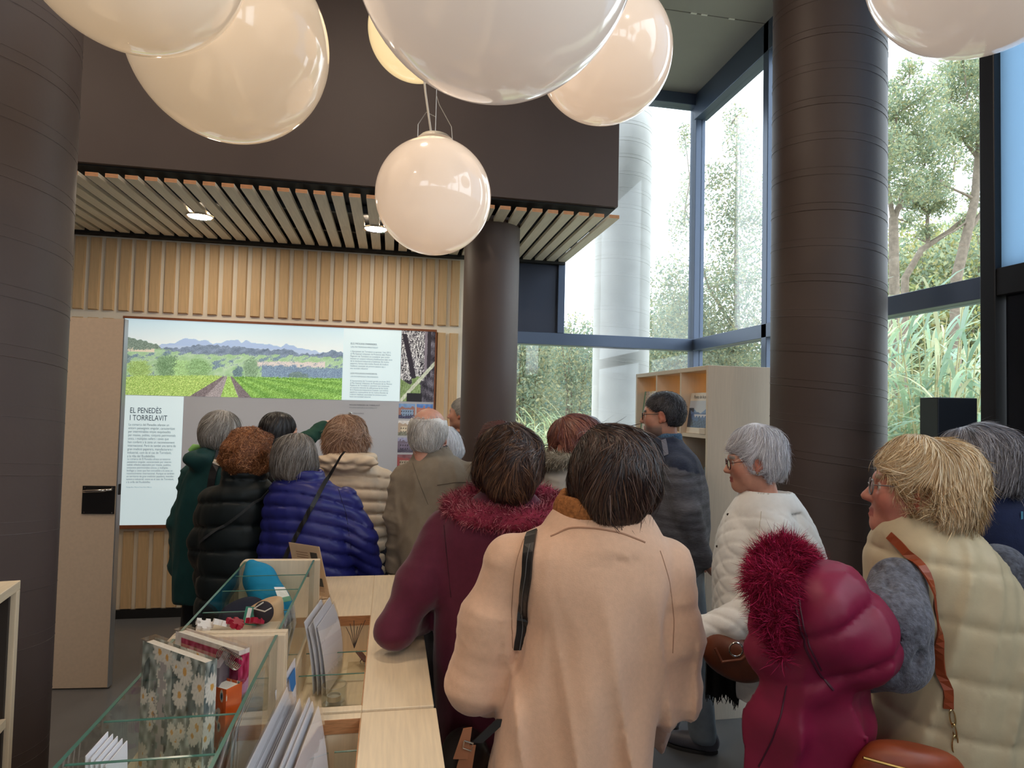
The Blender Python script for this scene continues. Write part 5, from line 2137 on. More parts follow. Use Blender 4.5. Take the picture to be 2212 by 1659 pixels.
def puffs(pitch, amp, slope=0., curve=0., phase=0., p=.55):
    """Horizontal down baffles: rounded ridges between stitched lines."""
    def f(P):
        u = (P[:, 2]+slope*P[:, 0]+curve*P[:, 0]**2+.006*sines(P, 78, 14, 4))/pitch+phase
        ds = np.abs(u-np.round(u))*pitch
        wr = (1-np.abs(sines(P, 77, 75, 5, (1, 1, .15))))**2
        edge_ = np.exp(-(ds/(pitch*.25))**2)
        return (amp*.6*(np.abs(np.sin(np.pi*u))**p-.6)-amp*.5*np.exp(-(ds/.0065)**2)+amp*.45*edge_*(wr-.4)).astype(f32)
    return f


def diamonds(pitch, amp, cx=0.):
    def f(P):
        u, v = (P[:, 0]-cx)+.8*P[:, 1], P[:, 2]*1.0
        q1, q2 = (u+v)/pitch, (u-v)/pitch
        ds = np.minimum(np.abs(q1-np.round(q1)), np.abs(q2-np.round(q2)))*pitch*.71
        return (amp*.25*np.minimum(ds/.02, 1)-amp*.75*np.exp(-(ds/.0048)**2)).astype(f32)
    return f


def cloth(name, rgb, rough=.8, noise=(40, .06), bump=(220, .25, .001), sheen=.0, spec=.3, **k):
    return M(name, rgb, rough, noise=noise, bump=bump, sheen=sheen, spec=spec, **k)
# ------------------------------------------------------------------ the visitors
def autoarm(s, side, zsh, out=.19, r=(.068, .058, .045), fwd=.05, hand='relaxed'):
    """Arm hanging at the side: joints straight in the person's own frame."""
    f_ = np.array((-math.sin(s.th), math.cos(s.th), 0))
    r_ = np.array((math.cos(s.th), math.sin(s.th), 0))
    i = np.argmin([abs(q[0]-zsh) for q in s.secs])
    c = np.array((s.secs[i][1], s.secs[i][2], 0))
    pts = [c+r_*side*out+np.array((0, 0, zsh-.03)), c+r_*side*(out+.035)-f_*.01+np.array((0, 0, zsh-.30)), c+r_*side*(out+.03)+f_*fwd+np.array((0, 0, zsh-.53))]
    s.parts.setdefault('arms', []).append(list(zip(pts, r)))
    a, b = pts[1], pts[2]
    d = (b-a)/np.linalg.norm(b-a)
    x = np.cross(d, f_)
    x /= np.linalg.norm(x)
    m = np.stack([f_*1.0, d, np.cross(f_, d)], 1)
    hv, hq = _hands[hand]
    V = hv @ m.T+b
    s.body.append((s.W(V), hq if np.linalg.det(m) > 0 else hq[:, ::-1], np.tile(np.array(lin(s.skin))*.96, (len(hv), 1))))


DARKW = [(46, 34, 30), (62, 46, 40), (80, 58, 48), (40, 28, 28)]
GREYS = [(168, 162, 156), (142, 138, 134), (190, 186, 182), (120, 114, 110)]

# --- burgundy coat woman leaning on the counter
p = Fig('person with dark brown hair in burgundy coat with pink fur collar leaning on the counter', 1090, 1.95)
p.head(1097, 1018, 8, -4, 0, 1.0, (206, 158, 136), (70, 50, 40))
p.torso([(1062, 1045, 1150, .06), (1085, 1010, 1180, .09), (1110, 965, 1205, .115), (1150, 940, 1212, .125), (1250, 940, 1190, .13), (1400, 940, 1185, .14), (1560, 948, 1190, .145), (1700, 950, 1195, .145)], hem=None)
p.arm([(965, 1150, 0, .074), (908, 1262, -.08, .066), (852, 1358, -.14, .050), (905, 1335, .0, .042), (940, 1305, .12, .036)], roll=0, hand='fist')
p.arm([(1190, 1150, 0, .074), (1225, 1290, 0, .064), (1190, 1390, .18, .05)])
bw = cloth('burgundy_wool', (92, 26, 52), .75, (60, .08), (260, .3, .001), sheen=.25)
p.garment('coat', bw, h=.010, fold=.005, ff=16)
p.bodymesh(trs=(26, 22, 26))
cc = p.L(1098, 1082)
fc = lambda P: ring(P, (cc[0], .0, cc[2]-.012), .150, .105, .034, .030, .22)-.006*sines(P, 7, 50, 6)
col_ = p.mesh('fur_collar', fc, (cc[0]-.25, -.2, cc[2]-.12), (cc[0]+.25, .2, cc[2]+.1), .008, M('pink_fur', (150, 60, 80), .8, attr=True, spec=.2), cols=lambda V: np.tile(np.array(lin((150, 54, 78))), (len(V), 1))*(1+.35*sines(V.astype(f32), 3, 35, 5)[:, None]))
fur(col_, lambda P: fc(((P-p.base) @ FR).astype(f32)), p.W(p.lastV), [(160, 66, 86), (130, 44, 62), (190, 108, 122), (100, 34, 46), (204, 136, 142)], 11000, .016, 3, M('pink_fur'), w=.0007)
p.seam([(1118, 1100), (1124, 1180), (1124, 1300)], M('dark_recess_thread', (50, 16, 30), .9))  # thread dark enough to paint the seam as a recess
p.seam([(960, 1135), (966, 1200), (975, 1290)], M('dark_recess_thread'))
p.hair(off=.022, top=.004, back=.004, side=.0, nape=-.095, cover=.035, nw=.74, bump=.006, bfreq=48, pal=[(52, 36, 34), (74, 52, 44), (100, 70, 54), (42, 28, 30), (124, 90, 66)], n=4200, len=.07, mess=.16, wave=.9, lock=34, lift=.004, fly=.05, w=.0017, seed=11, crown=(.0, -.01, .15), gloss=1)

# --- beige coat woman
p = Fig('person with short dark brown hair in plain beige wool coat carrying a black shoulder bag', 1290, 1.55)
p.head(1328, 1050, -8, -6, 0, 1.0, (204, 156, 134), (60, 44, 36))
p.torso([(1100, 1250, 1350, .06), (1128, 1200, 1390, .085), (1150, 1140, 1425, .105), (1185, 1092, 1452, .125), (1240, 1100, 1446, .14), (1330, 1140, 1412, .145), (1420, 1128, 1402, .15), (1520, 1092, 1398, .155), (1620, 1062, 1396, .16), (1760, 1035, 1412, .165), (1850, 1030, 1420, .165)])
p.arm([(1108, 1218, .0, .072), (1060, 1340, -.01, .070), (1027, 1478, .0, .066), (1060, 1492, .08, .055), (1105, 1482, .12, .046)], roll=0, hand='fist')
p.arm([(1432, 1228, .0, .074), (1452, 1360, -.01, .070), (1450, 1500, .0, .066), (1395, 1560, .16, .052), (1350, 1560, .26, .045)])
be = cloth('beige_wool', (222, 182, 154), .85, (90, .04), (320, .35, .0012), sheen=.3)


def beige_folds(P):
    x, z = P[:, 0], P[:, 2]
    w_ = np.clip((1.22-z)/.3, 0, 1)
    a = np.sin((x*40+(1.2-z)*7+.8))*.014+(1-np.abs(np.sin(x*27-(1.2-z)*5)))**2*.020+np.sin(x*64-(1.2-z)*10)*.004
    return (a*w_*(np.abs(x) < .23)).astype(f32)


cc = p.L(1292, 1128)
fcol = lambda P: ring(P, (cc[0]+.005, .0, cc[2]+.006), .120, .100, .009, .046, .12, flare=.6)
p.garment('coat', be, post=lambda P, d: smin(d, fcol(P), .006), disp=beige_folds, h=.0078, fold=.004, ff=13, seed=5, k=.014)
th_ = M('beige_recess_thread', (170, 130, 106), .9)  # darker than the wool, painting in the shade of sunken seams
p.seam([(1425, 1190), (1447, 1260), (1456, 1340), (1452, 1410)], th_)
p.seam([(1132, 1165), (1112, 1230), (1104, 1320), (1106, 1400)], th_)
p.seam([(1190, 1160), (1230, 1140), (1290, 1142), (1345, 1152), (1392, 1172)], th_, .0025, name='collar_edge')
p.bodymesh(trs=(36, 34, 40))
c2 = p.L(1292, 1098)
fsc = lambda P: ring(P, (c2[0]-.012, .0, c2[2]+.008), .080, .074, .014, .030, .05)-.004*sines(P, 8, 90, 6)
p.mesh('scarf', fsc, (c2[0]-.16, -.16, c2[2]-.09), (c2[0]+.16, .16, c2[2]+.09), .006, cloth('ochre_lace', (166, 108, 62), .85, (120, .35), (160, .8, .003)))
p.hair(off=.025, top=.004, back=.004, side=.0, nape=-.09, cover=.035, nw=.72, bump=.006, bfreq=46, pal=[(44, 32, 31), (60, 42, 38), (78, 54, 46), (36, 26, 28), (98, 72, 58)], n=5600, len=.075, mess=.13, wave=.95, lock=28, comb=(.35, 0, 0), lift=.004, fly=.04, flylen=.03, w=.0017, seed=13, crown=(-.04, .03, .15), gloss=1)
blk = M('black_leather', (30, 29, 31), .38, bump=(90, .2, .001))
tanl = M('tan_leather', (150, 96, 66), .45, bump=(90, .2, .001))
hb = empty('shoulder_bag', tuple(p.W(p.L(1005, 1640, .02)[None])[0]))
tag(hb, 'black leather shoulder bag with tan strap tab hanging beside the beige coat', 'handbag')
p.strap('shoulder_strap', [(1152, 1152), (1149, 1180), (1143, 1250), (1130, 1340), (1119, 1400)], .0135, blk, hb, th=.005, off=.003)
p.strap('strap_stitching', [(1149, 1180), (1143, 1250), (1130, 1340), (1119, 1400)], .0008, M('grey_thread', (110, 110, 112), .7), hb, th=.0006, off=.009)


def fbag(P):
    c = p.L(1000, 1690, .05)
    d = ell(P, (c[0], c[1], c[2]-.02), (.075, .15, .14))
    return smax(d, P[:, 2]-(c[2]+.105+.25*(P[:, 0]-c[0])), .03)-.006*sines(P, 21, 26, 5)


c = p.L(1000, 1690, .05)
p.mesh('bag_body', fbag, c-np.array((.16, .22, .22)), c+np.array((.16, .22, .18)), .010, blk, parent=hb)
a_, b_ = p.W(p.L(1092, 1500, -.09)[None])[0], p.W(p.L(1020, 1600, -.07)[None])[0]
m_ = MB()
e_ = FR[:, 0]*.013
m_.prism([at(1085, 1555, 1.46)-e_, at(1085, 1555, 1.46)+e_, at(1030, 1605, 1.45)+e_, at(1030, 1605, 1.45)-e_], FR[:, 1]*.005)
m_.build('strap_lower', blk, hb)
MB().prism([at(1008, 1575, 1.44)-e_*.6, at(1012, 1572, 1.44)+e_*.6, at(998, 1640, 1.43)+e_, at(985, 1640, 1.43)-e_*.5], FR[:, 1]*.004).build('strap_tab', tanl, hb)
MB().prism([at(1012, 1612, 1.435)-e_, at(1015, 1612, 1.435)+e_, at(1000, 1690, 1.43)+e_*1.2, at(990, 1690, 1.43)-e_*1.0], FR[:, 1]*.006).build('strap_tab', tanl, hb)
MB().tube([at(1003, 1600, 1.43), at(1022, 1606, 1.43), at(1018, 1622, 1.43), at(1000, 1616, 1.43), at(1003, 1600, 1.43)], .002, 6).build('buckle', chrome, hb)

# --- white quilted jacket woman
p = Fig('person with short white hair and brown glasses in cream diamond quilted jacket', 1650, 2.4)
p.head(1628, 996, 80, -6, 0, .93, (206, 150, 128), (150, 140, 136))
p.torso([(1068, 1612, 1700, .065), (1090, 1592, 1722, .10), (1120, 1568, 1742, .15), (1160, 1552, 1757, .185), (1230, 1540, 1778, .19), (1320, 1540, 1790, .19), (1420, 1550, 1800, .20), (1480, 1555, 1800, .20)])
p.arm([(1668, 1150, -.13, .080), (1668, 1235, -.20, .076), (1652, 1300, -.21, .068), (1580, 1350, -.20, .058), (1515, 1362, -.18, .05)], roll=90, hand='fist')
p.arm([(1668, 1150, .13, .078), (1660, 1280, .18, .066), (1570, 1330, .17, .052)])
wq = cloth('cream_quilt', (242, 241, 238), .6, (50, .03), (300, .15, .001), sheen=.1, spec=.4)
cc = p.L(1655, 1078)
fcl = lambda P: ring(P, (cc[0]-.004, 0, cc[2]-.006), .106, .118, .009, .036, -.10, 0, flare=.6)
p.garment('jacket', wq, post=lambda P, d: smin(d, fcl(P), .022), disp=diamonds(.066, .0046), h=.0068, fold=.0016, ff=14, seed=8)
th_ = M('cream_recess_thread', (196, 188, 174), .9)  # tone below the quilt's, for a painted sunken seam
p.seam([(1645, 1105), (1640, 1160), (1652, 1220), (1640, 1290)], th_)
p.bodymesh(trs=(60, 66, 86), feet=75, cx=p.L(1680, 1480)[0])
for q in ((1572, 1111), (1549, 1180)):
    h_ = p.hit(*q)
    if h_ is not None:
        h_ = p.W(h_[None])[0]
        MB().tube([h_, h_-G0*.006], .005, 10).build('snap_button', M('dark_metal', (70, 60, 56), .3, metal=.8), p.go)
p.glasses(col=(84, 40, 40))
p.earring()
p.hair(off=.014, top=.016, back=.004, nape=-.075, bump=.004, bfreq=52, ears=1, carve=1.25, pal=[(230, 228, 232), (214, 212, 218), (240, 240, 244), (196, 192, 200), (180, 176, 184)], n=4200, len=.075, mess=.12, wave=.7, lock=34, lift=.004, fly=.06, flylen=.02, w=.0015, seed=17, crown=(.0, -.03, .13), flip=.03)

# --- vest woman with grey knit sleeves
p = Fig('person with blond bobbed hair in beige quilted vest over grey knit sweater', 2010, 1.55)
p.head(1984, 1062, 64, 6, -2, 1.0, (206, 140, 122), (150, 120, 90))
p.torso([(1118, 1945, 2050, .065), (1140, 1915, 2075, .10), (1168, 1890, 2105, .13), (1210, 1882, 2140, .15), (1300, 1890, 2172, .165), (1400, 1890, 2180, .17), (1500, 1878, 2166, .175), (1600, 1868, 2178, .18), (1720, 1865, 2195, .185)])
vs = cloth('beige_quilt', (204, 190, 158), .55, (40, .04), (260, .15, .001), spec=.45)


def vestq(P):
    u = (P[:, 2]+.12*P[:, 0])/.118+.25
    ds = np.abs(u-np.round(u))*.118
    a = .5*np.minimum(ds/.03, 1)-.7*np.exp(-(ds/.007)**2)+.5
    v = (1-np.abs(np.sin((P[:, 0]+.25*(1.3-P[:, 2]))*42)))**2*1.1+np.sin((P[:, 0]+.3*(1.3-P[:, 2]))*120)*.3-.3
    return (.0055*(a-.7)+.007*v*np.clip((1.40-P[:, 2])/.08, 0, 1)).astype(f32)


cc = p.L(1990, 1128)
fcl = lambda P: ring(P, (cc[0], 0, cc[2]), .090, .086, .008, .036, .0, flare=.5)
p.parts['arms'] = []
p.garment('vest', vs, post=lambda P, d: smin(d, fcl(P), .01), disp=vestq, h=.0085, fold=.003, ff=16, seed=12)
vestf, vgo = p.f, p.go
p.arm([(1938, 1262, -.10, .060), (1928, 1340, -.16, .069), (1930, 1418, -.17, .066), (1870, 1430, -.10, .058), (1790, 1400, -.04, .05), (1730, 1385, .02, .042)], hand='relaxed')
p.arm([(2160, 1235, .06, .07), (2188, 1330, .10, .068), (2200, 1415, .10, .062), (2150, 1450, .14, .05)], hand='relaxed')
kn = M('grey_lace_knit', (92, 96, 110), .9, noise=(90, .45), bump=(150, 1.0, .004), sheen=.2)


def fknit(P):
    d = p.sleeves(P, 0., .03)
    hole = np.maximum(sines(P, 41, 150, 5)-.55, 0)
    return d-.004*sines(P, 40, 34, 5, (1, 1, 1.6))+.016*hole


_arms = p.parts['arms']
for _a in _arms:
    p.parts['arms'] = [_a]
    am = np.array([q for q, _ in _a])
    p.mesh('sweater_sleeve', fknit, am.min(0)-.13, am.max(0)+.13, .0065, kn)
p.parts['arms'] = _arms
p.f, p.go = vestf, vgo
p.bodymesh(trs=(64, 76, 110), feet=40)
p.glasses(col=(120, 110, 108), rx=.022, rz=.018)
p.earring()
p.hair(off=.017, top=.004, back=.006, side=.0, nape=-.078, bump=.006, bfreq=40, ears=1, carve=1.55, pal=[(222, 196, 154), (208, 178, 136), (234, 214, 178), (188, 154, 112), (240, 226, 198)], n=6000, len=.06, mess=.12, wave=.9, lock=30, lift=.004, fly=.05, flylen=.02, w=.0016, seed=19, crown=(.0, .0, .15), flip=.06)
brl = M('chestnut_leather', (146, 66, 34), .42, bump=(60, .25, .001), noise=(20, .12))
hb = empty('crossbody_bag', tuple(p.W(p.L(1960, 1640, -.25)[None])[0]))
tag(hb, 'chestnut leather bag with long strap and gold chain clip on the beige vest', 'handbag')
p.strap('strap', [(1925, 1158), (1950, 1166), (1980, 1200), (2005, 1260), (2020, 1340), (2032, 1430), (2047, 1528)], .0095, brl, hb, th=.004, off=.004, smooth=30)
gold = M('pale_gold', (214, 190, 140), .25, metal=1)
e0 = p.W(p.lastP[-1][None])[0]-G0*.012
pts_ = [e0+np.array((0, 0, -.002)), e0+R0*.004+np.array((0, 0, -.03)), e0+R0*.008+np.array((0, 0, -.055)), e0+R0*.006+np.array((0, 0, -.085))]
for i_ in range(3):
    a, b = pts_[i_], pts_[i_+1]
    ax_ = (b-a)
    sd = R0*.006 if i_ != 1 else G0*.006
    MB().tube([a+(ax_)*(.5-.62*math.cos(t))+sd*math.sin(t) for t in np.linspace(0, 6.283, 18)], .0016, 6).build('clip_link', gold, hb, smooth=True)


def fbag2(P):
    c = p.L(1962, 1668, -.26)
    d = ell(P, (c[0], c[1], c[2]-.05), (.125, .05, .135))
    return smax(d, P[:, 2]-(c[2]+.055-.14*(P[:, 0]-c[0])), .018)-.004*sines(P, 31, 26, 5)


c = p.L(1962, 1668, -.26)
p.mesh('bag_body', fbag2, c-np.array((.2, .12, .22)), c+np.array((.2, .12, .16)), .009, brl, parent=hb)
MB().tube([p.W((c+np.array((-.11+.022*i_, -.035-.012*math.sin(i_*.3), .045-.03*(i_/10)-.006*i_*.2)))[None])[0] for i_ in range(11)], .003, 6).build('zip', M('brass', (180, 140, 80), .3, metal=1), hb)

# burgundy down coat carried over the arm
ct = Fig('burgundy down coat with fluffy fur trimmed hood carried over the arm of the vest wearer', 1760, 1.42, None)
ct.root.name = 'folded_coat'
ct.root['category'] = 'coat'
ct.root.location = ct.root.location
cq = ct.L


def fcoat(P):
    d = chain(P, [(cq(1700, 1270, .0), .055), (cq(1770, 1320, -.04), .105), (cq(1835, 1385, -.06), .085), (cq(1860, 1400, -.04), .05)], .05)
    d = smin(d, chain(P, [(cq(1740, 1260, .10), .06), (cq(1830, 1320, .08), .075)], .04), .03)
    d = smin(d, chain(P, [(cq(1670, 1290, .0), .04), (cq(1680, 1400, -.02), .055), (cq(1740, 1450, -.03), .09)], .05), .04)
    for x0, x1, x2, dz, r0, r1 in ((1700, 1668, 1664, -.02, .045, .046), (1725, 1706, 1708, -.05, .05, .056), (1760, 1752, 1756, -.03, .06, .06), (1795, 1800, 1806, -.055, .055, .058), (1825, 1842, 1852, -.01, .05, .052), (1760, 1760, 1760, .07, .09, .10)):
        d = smin(d, chain(P, [(cq(x0, 1440, dz*.6), r0), (cq(x1, 1560, dz), r1), (cq(x2, 1850, dz+.02), r1*1.05)], .03), .028)
    u = (P[:, 2]*.9-.45*P[:, 0])/.10+.35
    ds = np.abs(u-np.round(u))*.10
    a = .5*np.minimum(ds/.03, 1)-.8*np.exp(-(ds/.008)**2)+.6
    low_ = np.clip((1.02-P[:, 2])/.1, 0, 1)
    rid = (1-np.abs(sines(P, 57, 44, 5, (1, 1, .15))))**2-.4
    up_ = np.clip((P[:, 2]-1.0)/.06, 0, 1)
    d = d-.0075*(a-.7)*up_-.026*rid*low_-.008*rid*(1-low_)-.009*sines(P, 51, 15, 6, (1, 1, .4))-.004*sines(P, 52, 40, 5, (1, 1, .5))
    return d


bd = cloth('burgundy_nylon', (128, 24, 62), .5, (30, .06), (200, .15, .001), spec=.4)
lo_, hi_ = cq(1740, 1850)-np.array((.30, .30, .05)), cq(1760, 1230)+np.array((.30, .30, .08))
ct.mesh('shell', fcoat, lo_, hi_, .0085, bd)
ft_ = lambda P: chain(P, [(cq(1745, 1235, .06), .030), (cq(1690, 1222, .0), .046), (cq(1662, 1262, -.06), .034), (cq(1664, 1330, -.085), .020), (cq(1690, 1420, -.10), .012)], .03)-.006*sines(P, 55, 60, 5)
fo = ct.mesh('fur_trim', ft_, cq(1690, 1430)-np.array((.2, .25, .06)), cq(1690, 1220)+np.array((.2, .2, .1)), .008, M('burgundy_fur', (150, 24, 64), .8, attr=True, spec=.2), cols=lambda V: np.tile(np.array(lin((140, 22, 58))), (len(V), 1)))
fur(fo, lambda P: ft_(((P-ct.base) @ FR).astype(f32)), ct.W(ct.lastV), [(160, 26, 70), (130, 16, 52), (186, 44, 92), (104, 14, 44)], 15000, .026, 5, M('burgundy_fur'), w=.0006, droop=.1, spread=.5)

ct.f, ct.go = fcoat, [o for o in ct.root.children if o.name.startswith('shell')][0]
zt = M('dark_zip', (70, 20, 44), .5)
ct.seam([(1716, 1250), (1720, 1310), (1738, 1390), (1765, 1450), (1800, 1490)], zt, .003, name='zip')
ct.seam([(1725, 1255), (1729, 1310), (1747, 1388), (1774, 1446)], zt, .002, name='zip')
ct.seam([(1700, 1480), (1690, 1540), (1668, 1600), (1640, 1655)], zt, .002)

# --- navy fleece
p = Fig('person with grey hair in navy blue fleece beside the dark door', 2140, 2.0)
p.head(2108, 1013, 22, -2, 0, 1.0, (204, 156, 138), (130, 126, 124))
p.torso([(1048, 2075, 2170, .07), (1066, 2060, 2190, .09), (1090, 2050, 2215, .12), (1140, 2048, 2245, .14), (1260, 2050, 2260, .145), (1450, 2055, 2262, .15), (1560, 2060, 2265, .15)])
p.arm([(2075, 1130, .0, .072), (2078, 1280, -.02, .062), (2090, 1400, .08, .05)])
p.arm([(2228, 1140, .0, .074), (2262, 1290, .0, .064), (2250, 1420, .1, .05)])
nf = cloth('navy_fleece', (34, 46, 84), .9, (60, .1), (300, .5, .0015), sheen=.3)
cc = p.L(2122, 1052)
p.garment('fleece', nf, extra=lambda P, d: smin(d, ring(P, (cc[0], 0, cc[2]), .085, .082, .014, .030, .0), .012), h=.010, fold=.005, ff=16, seed=14)
p.bodymesh(trs=(52, 66, 100))
h_ = p.hit(2192, 1103)
if h_ is not None:
    h_ = p.W(h_[None])[0]-G0*.01
    text('fleece_lettering', 'JE', M('light_blue_print', (96, 168, 204), .6), p.go, h_+np.array((0, 0, .0)), R0, UZ, .05, .032, n=-G0, off=.002)
    MB().prism([h_+R0*.03+np.array((0, 0, -.05)), h_+R0*.07+np.array((0, 0, -.05)), h_+R0*.07+np.array((0, 0, -.075)), h_+R0*.04+np.array((0, 0, -.07))], -G0*.001).build('red_patch', M('red_print', (150, 30, 60), .6), p.go)
p.hair(off=.024, top=.0, back=.006, nape=-.06, bump=.005, bfreq=46, cover=.03, pal=[(160, 160, 172), (136, 136, 148), (184, 184, 194), (112, 110, 118), (92, 88, 92)], n=4600, len=.09, mess=.14, wave=.6, lock=30, lift=.005, fly=.08, flylen=.03, w=.0015, seed=23, crown=(-.03, .02, .15), flip=.05)

# --- man in melange cardigan
p = Fig('person with short dark greying hair, glasses and striped navy cardigan beside the bookcase', 1445, 3.2)
p.head(1431, 897, 72, -2, 0, .94, (196, 142, 118), (60, 52, 50), beard=(104, 96, 92))
p.torso([(948, 1412, 1468, .07), (962, 1402, 1486, .11), (980, 1400, 1500, .155), (1010, 1404, 1512, .19), (1060, 1400, 1524, .20), (1130, 1386, 1526, .195), (1200, 1376, 1518, .19), (1240, 1378, 1505, .185)], n=2.2)
p.arm([(1462, 1015, -.16, .068), (1482, 1105, -.21, .062), (1510, 1190, -.17, .052), (1520, 1208, -.16, .046)], roll=90, hand='fist')
p.arm([(1462, 1015, .16, .066), (1465, 1110, .20, .06), (1500, 1195, .12, .05)], hand='fist')
kc = M('melange_knit', (90, 90, 100), .9, attr=True, noise=(70, .35), bump=(180, .7, .003), stretch=(.6, .6, 6), sheen=.15)
zy = p.L(1470, 1012)[2]


def kcols(V):
    c = np.tile(np.array(lin((104, 104, 112))), (len(V), 1))
    s_ = .5+.5*sines((V*np.array((1, 1, 9.))).astype(f32), 61, 18, 6)
    c = c*(.55+.7*np.clip(s_, 0, 1))[:, None]
    up_ = V[:, 2]+.25*(V[:, 0]-p.L(1470, 1012)[0]) > zy
    c[up_] = np.array(lin((44, 52, 74)))
    c[V[:, 2] < p.L(1450, 1205)[2]] = np.array(lin((84, 86, 94)))
    return c


cc = p.L(1444, 952)
p.garment('cardigan', kc, extra=lambda P, d: smin(d, ring(P, (cc[0], 0, cc[2]), .062, .072, .012, .022, .0), .01), cols=kcols, h=.0095, fold=.005, ff=18, seed=15)
p.mesh('shirt_collar', lambda P: ring(P, (cc[0]-.004, 0, cc[2]+.018), .060, .066, .009, .022, .0), cc-np.array((.12, .13, .06)), cc+np.array((.12, .13, .08)), .006, M('blue_check', (70, 100, 130), .8, noise=(160, .5)))
p.strap('shoulder_tab', [(1440, 985), (1434, 950)], .012, M('grey_rib', (120, 122, 136), .9, bump=(200, .6)), th=.003, off=.002, smooth=1)
p.bodymesh(trs=(142, 152, 162), shoe=(96, 96, 106), feet=70, hipz=.86, cx=p.L(1478, 1240)[0], stance=.10)
p.glasses(col=(34, 30, 32))
p.hair(off=.006, top=.004, nape=-.062, ears=1, bump=.0015, bfreq=80, pal=[(48, 46, 50), (66, 64, 70), (36, 34, 38), (96, 94, 100)], n=3600, len=.016, mess=.5, lift=.003, fly=.0, w=.0012, seed=29)

# --- red brown hair, silver jacket
p = Fig('person with reddish hair and glasses in silver grey jacket with fur edged hood', 1225, 2.5)
p.head(1236, 968, 48, -4, 0, 1.0, (206, 160, 140), (110, 70, 60))
p.torso([(995, 1198, 1275, .07), (1012, 1178, 1292, .11), (1035, 1160, 1305, .135), (1080, 1155, 1310, .15), (1200, 1150, 1310, .16), (1400, 1150, 1310, .16)])
autoarm(p, -1, p.L(1230, 1030)[2], .11)
autoarm(p, 1, p.L(1230, 1030)[2], .12)
sj = cloth('silver_nylon', (160, 156, 150), .38, (30, .05), (120, .15, .001), spec=.5)
p.garment('jacket', sj, h=.011, fold=.006, ff=20, seed=16, disp=puffs(.11, .006))
cc = p.L(1222, 992)
fc2 = lambda P: ring(P, (cc[0], 0, cc[2]), .098, .092, .030, .030, -.05)-.005*sines(P, 17, 55, 6)
fo = p.mesh('fur_hood', fc2, cc-np.array((.2, .2, .1)), cc+np.array((.2, .2, .1)), .009, M('grey_fur', (150, 142, 128), .8, attr=True, spec=.2), cols=lambda V: np.tile(np.array(lin((148, 142, 128))), (len(V), 1)))
fur(fo, lambda P: fc2(((P-p.base) @ FR).astype(f32)), p.W(p.lastV), [(160, 152, 138), (130, 122, 108), (184, 178, 164), (104, 96, 84)], 7000, .018, 6, M('grey_fur'), w=.0008)
p.bodymesh(trs=(50, 50, 60))
p.glasses(col=(40, 38, 40))
p.hair(off=.012, top=.002, nape=-.075, bump=.004, bfreq=50, carve=1.25, ears=1, pal=[(110, 62, 54), (134, 78, 62), (90, 50, 46), (160, 104, 84), (124, 76, 78)], n=2400, len=.08, mess=.2, wave=.5, lock=34, lift=.003, w=.0018, seed=31, cover=.02, crown=(-.03, .03, .14), gloss=1)

# --- bald man in taupe jacket
p = Fig('bald person with white hair fringe in taupe field jacket at the counter end', 940, 2.95)
p.head(927, 938, -8, -10, 0, 1.02, (218, 160, 138), (190, 186, 182))
p.torso([(972, 905, 962, .07), (985, 890, 985, .10), (1003, 872, 1010, .125), (1030, 858, 1030, .14), (1080, 856, 1038, .145), (1200, 866, 1036, .15), (1320, 868, 1036, .155)])
p.arm([(878, 1035, 0, .078), (866, 1125, -.02, .072), (866, 1222, .0, .062), (872, 1245, .06, .055)], roll=0, hand='fist')
p.arm([(1018, 1035, 0, .078), (1035, 1140, 0, .068), (1030, 1230, .05, .055)])
tj = cloth('taupe_cotton', (140, 128, 112), .75, (40, .06), (200, .25, .001))
cc = p.L(936, 975)
p.garment('jacket', tj, post=lambda P, d: smin(d, ring(P, (cc[0], 0, cc[2]-.004), .080, .080, .008, .038, .0, flare=.5), .008), h=.009, fold=.009, ff=15, seed=18)
th_ = M('taupe_recess_thread', (100, 90, 78), .9)  # darker than the cotton so seams look pressed in
p.seam([(945, 1048), (985, 1042), (1032, 1042)], th_, .0018)
p.seam([(892, 1000), (905, 1040), (925, 1090)], th_, .0014)
p.mesh('shirt_collar', lambda P: ring(P, (cc[0], 0, cc[2]+.012), .062, .062, .008, .018, .0), cc-np.array((.12, .12, .06)), cc+np.array((.12, .12, .08)), .007, M('dark_collar', (48, 48, 56), .8))
p.bodymesh(trs=(70, 70, 76))
p.hair(off=.006, bald=1, nape=-.085, bump=.003, bfreq=60, pal=[(222, 218, 214), (204, 200, 196), (232, 230, 228), (186, 180, 176)], n=2200, len=.05, mess=.25, wave=.4, lift=.004, w=.0014, seed=37, crown=(0, .02, .12))

# --- white haired person half hidden behind the bald one
p = Fig('person with smooth white hair half hidden behind the bald one', 965, 3.5)
p.head(963, 972, -10, 0, 0, .98, (214, 166, 146), (200, 196, 192))
p.torso([(1010, 935, 990, .07), (1030, 910, 1015, .11), (1055, 895, 1030, .13), (1150, 895, 1035, .14), (1300, 895, 1035, .14)])
autoarm(p, -1, p.L(965, 1050)[2], .15)
autoarm(p, 1, p.L(965, 1050)[2], .15)
p.garment('jacket', cloth('slate_cotton', (70, 72, 84), .8), h=.016, fold=.005)
p.bodymesh(trs=(46, 46, 54))
p.hair(off=.016, top=.0, nape=-.07, bump=.003, pal=[(226, 226, 230), (208, 208, 214), (238, 238, 240)], n=1600, len=.07, mess=.15, wave=.3, w=.0018, seed=41, cover=.03)

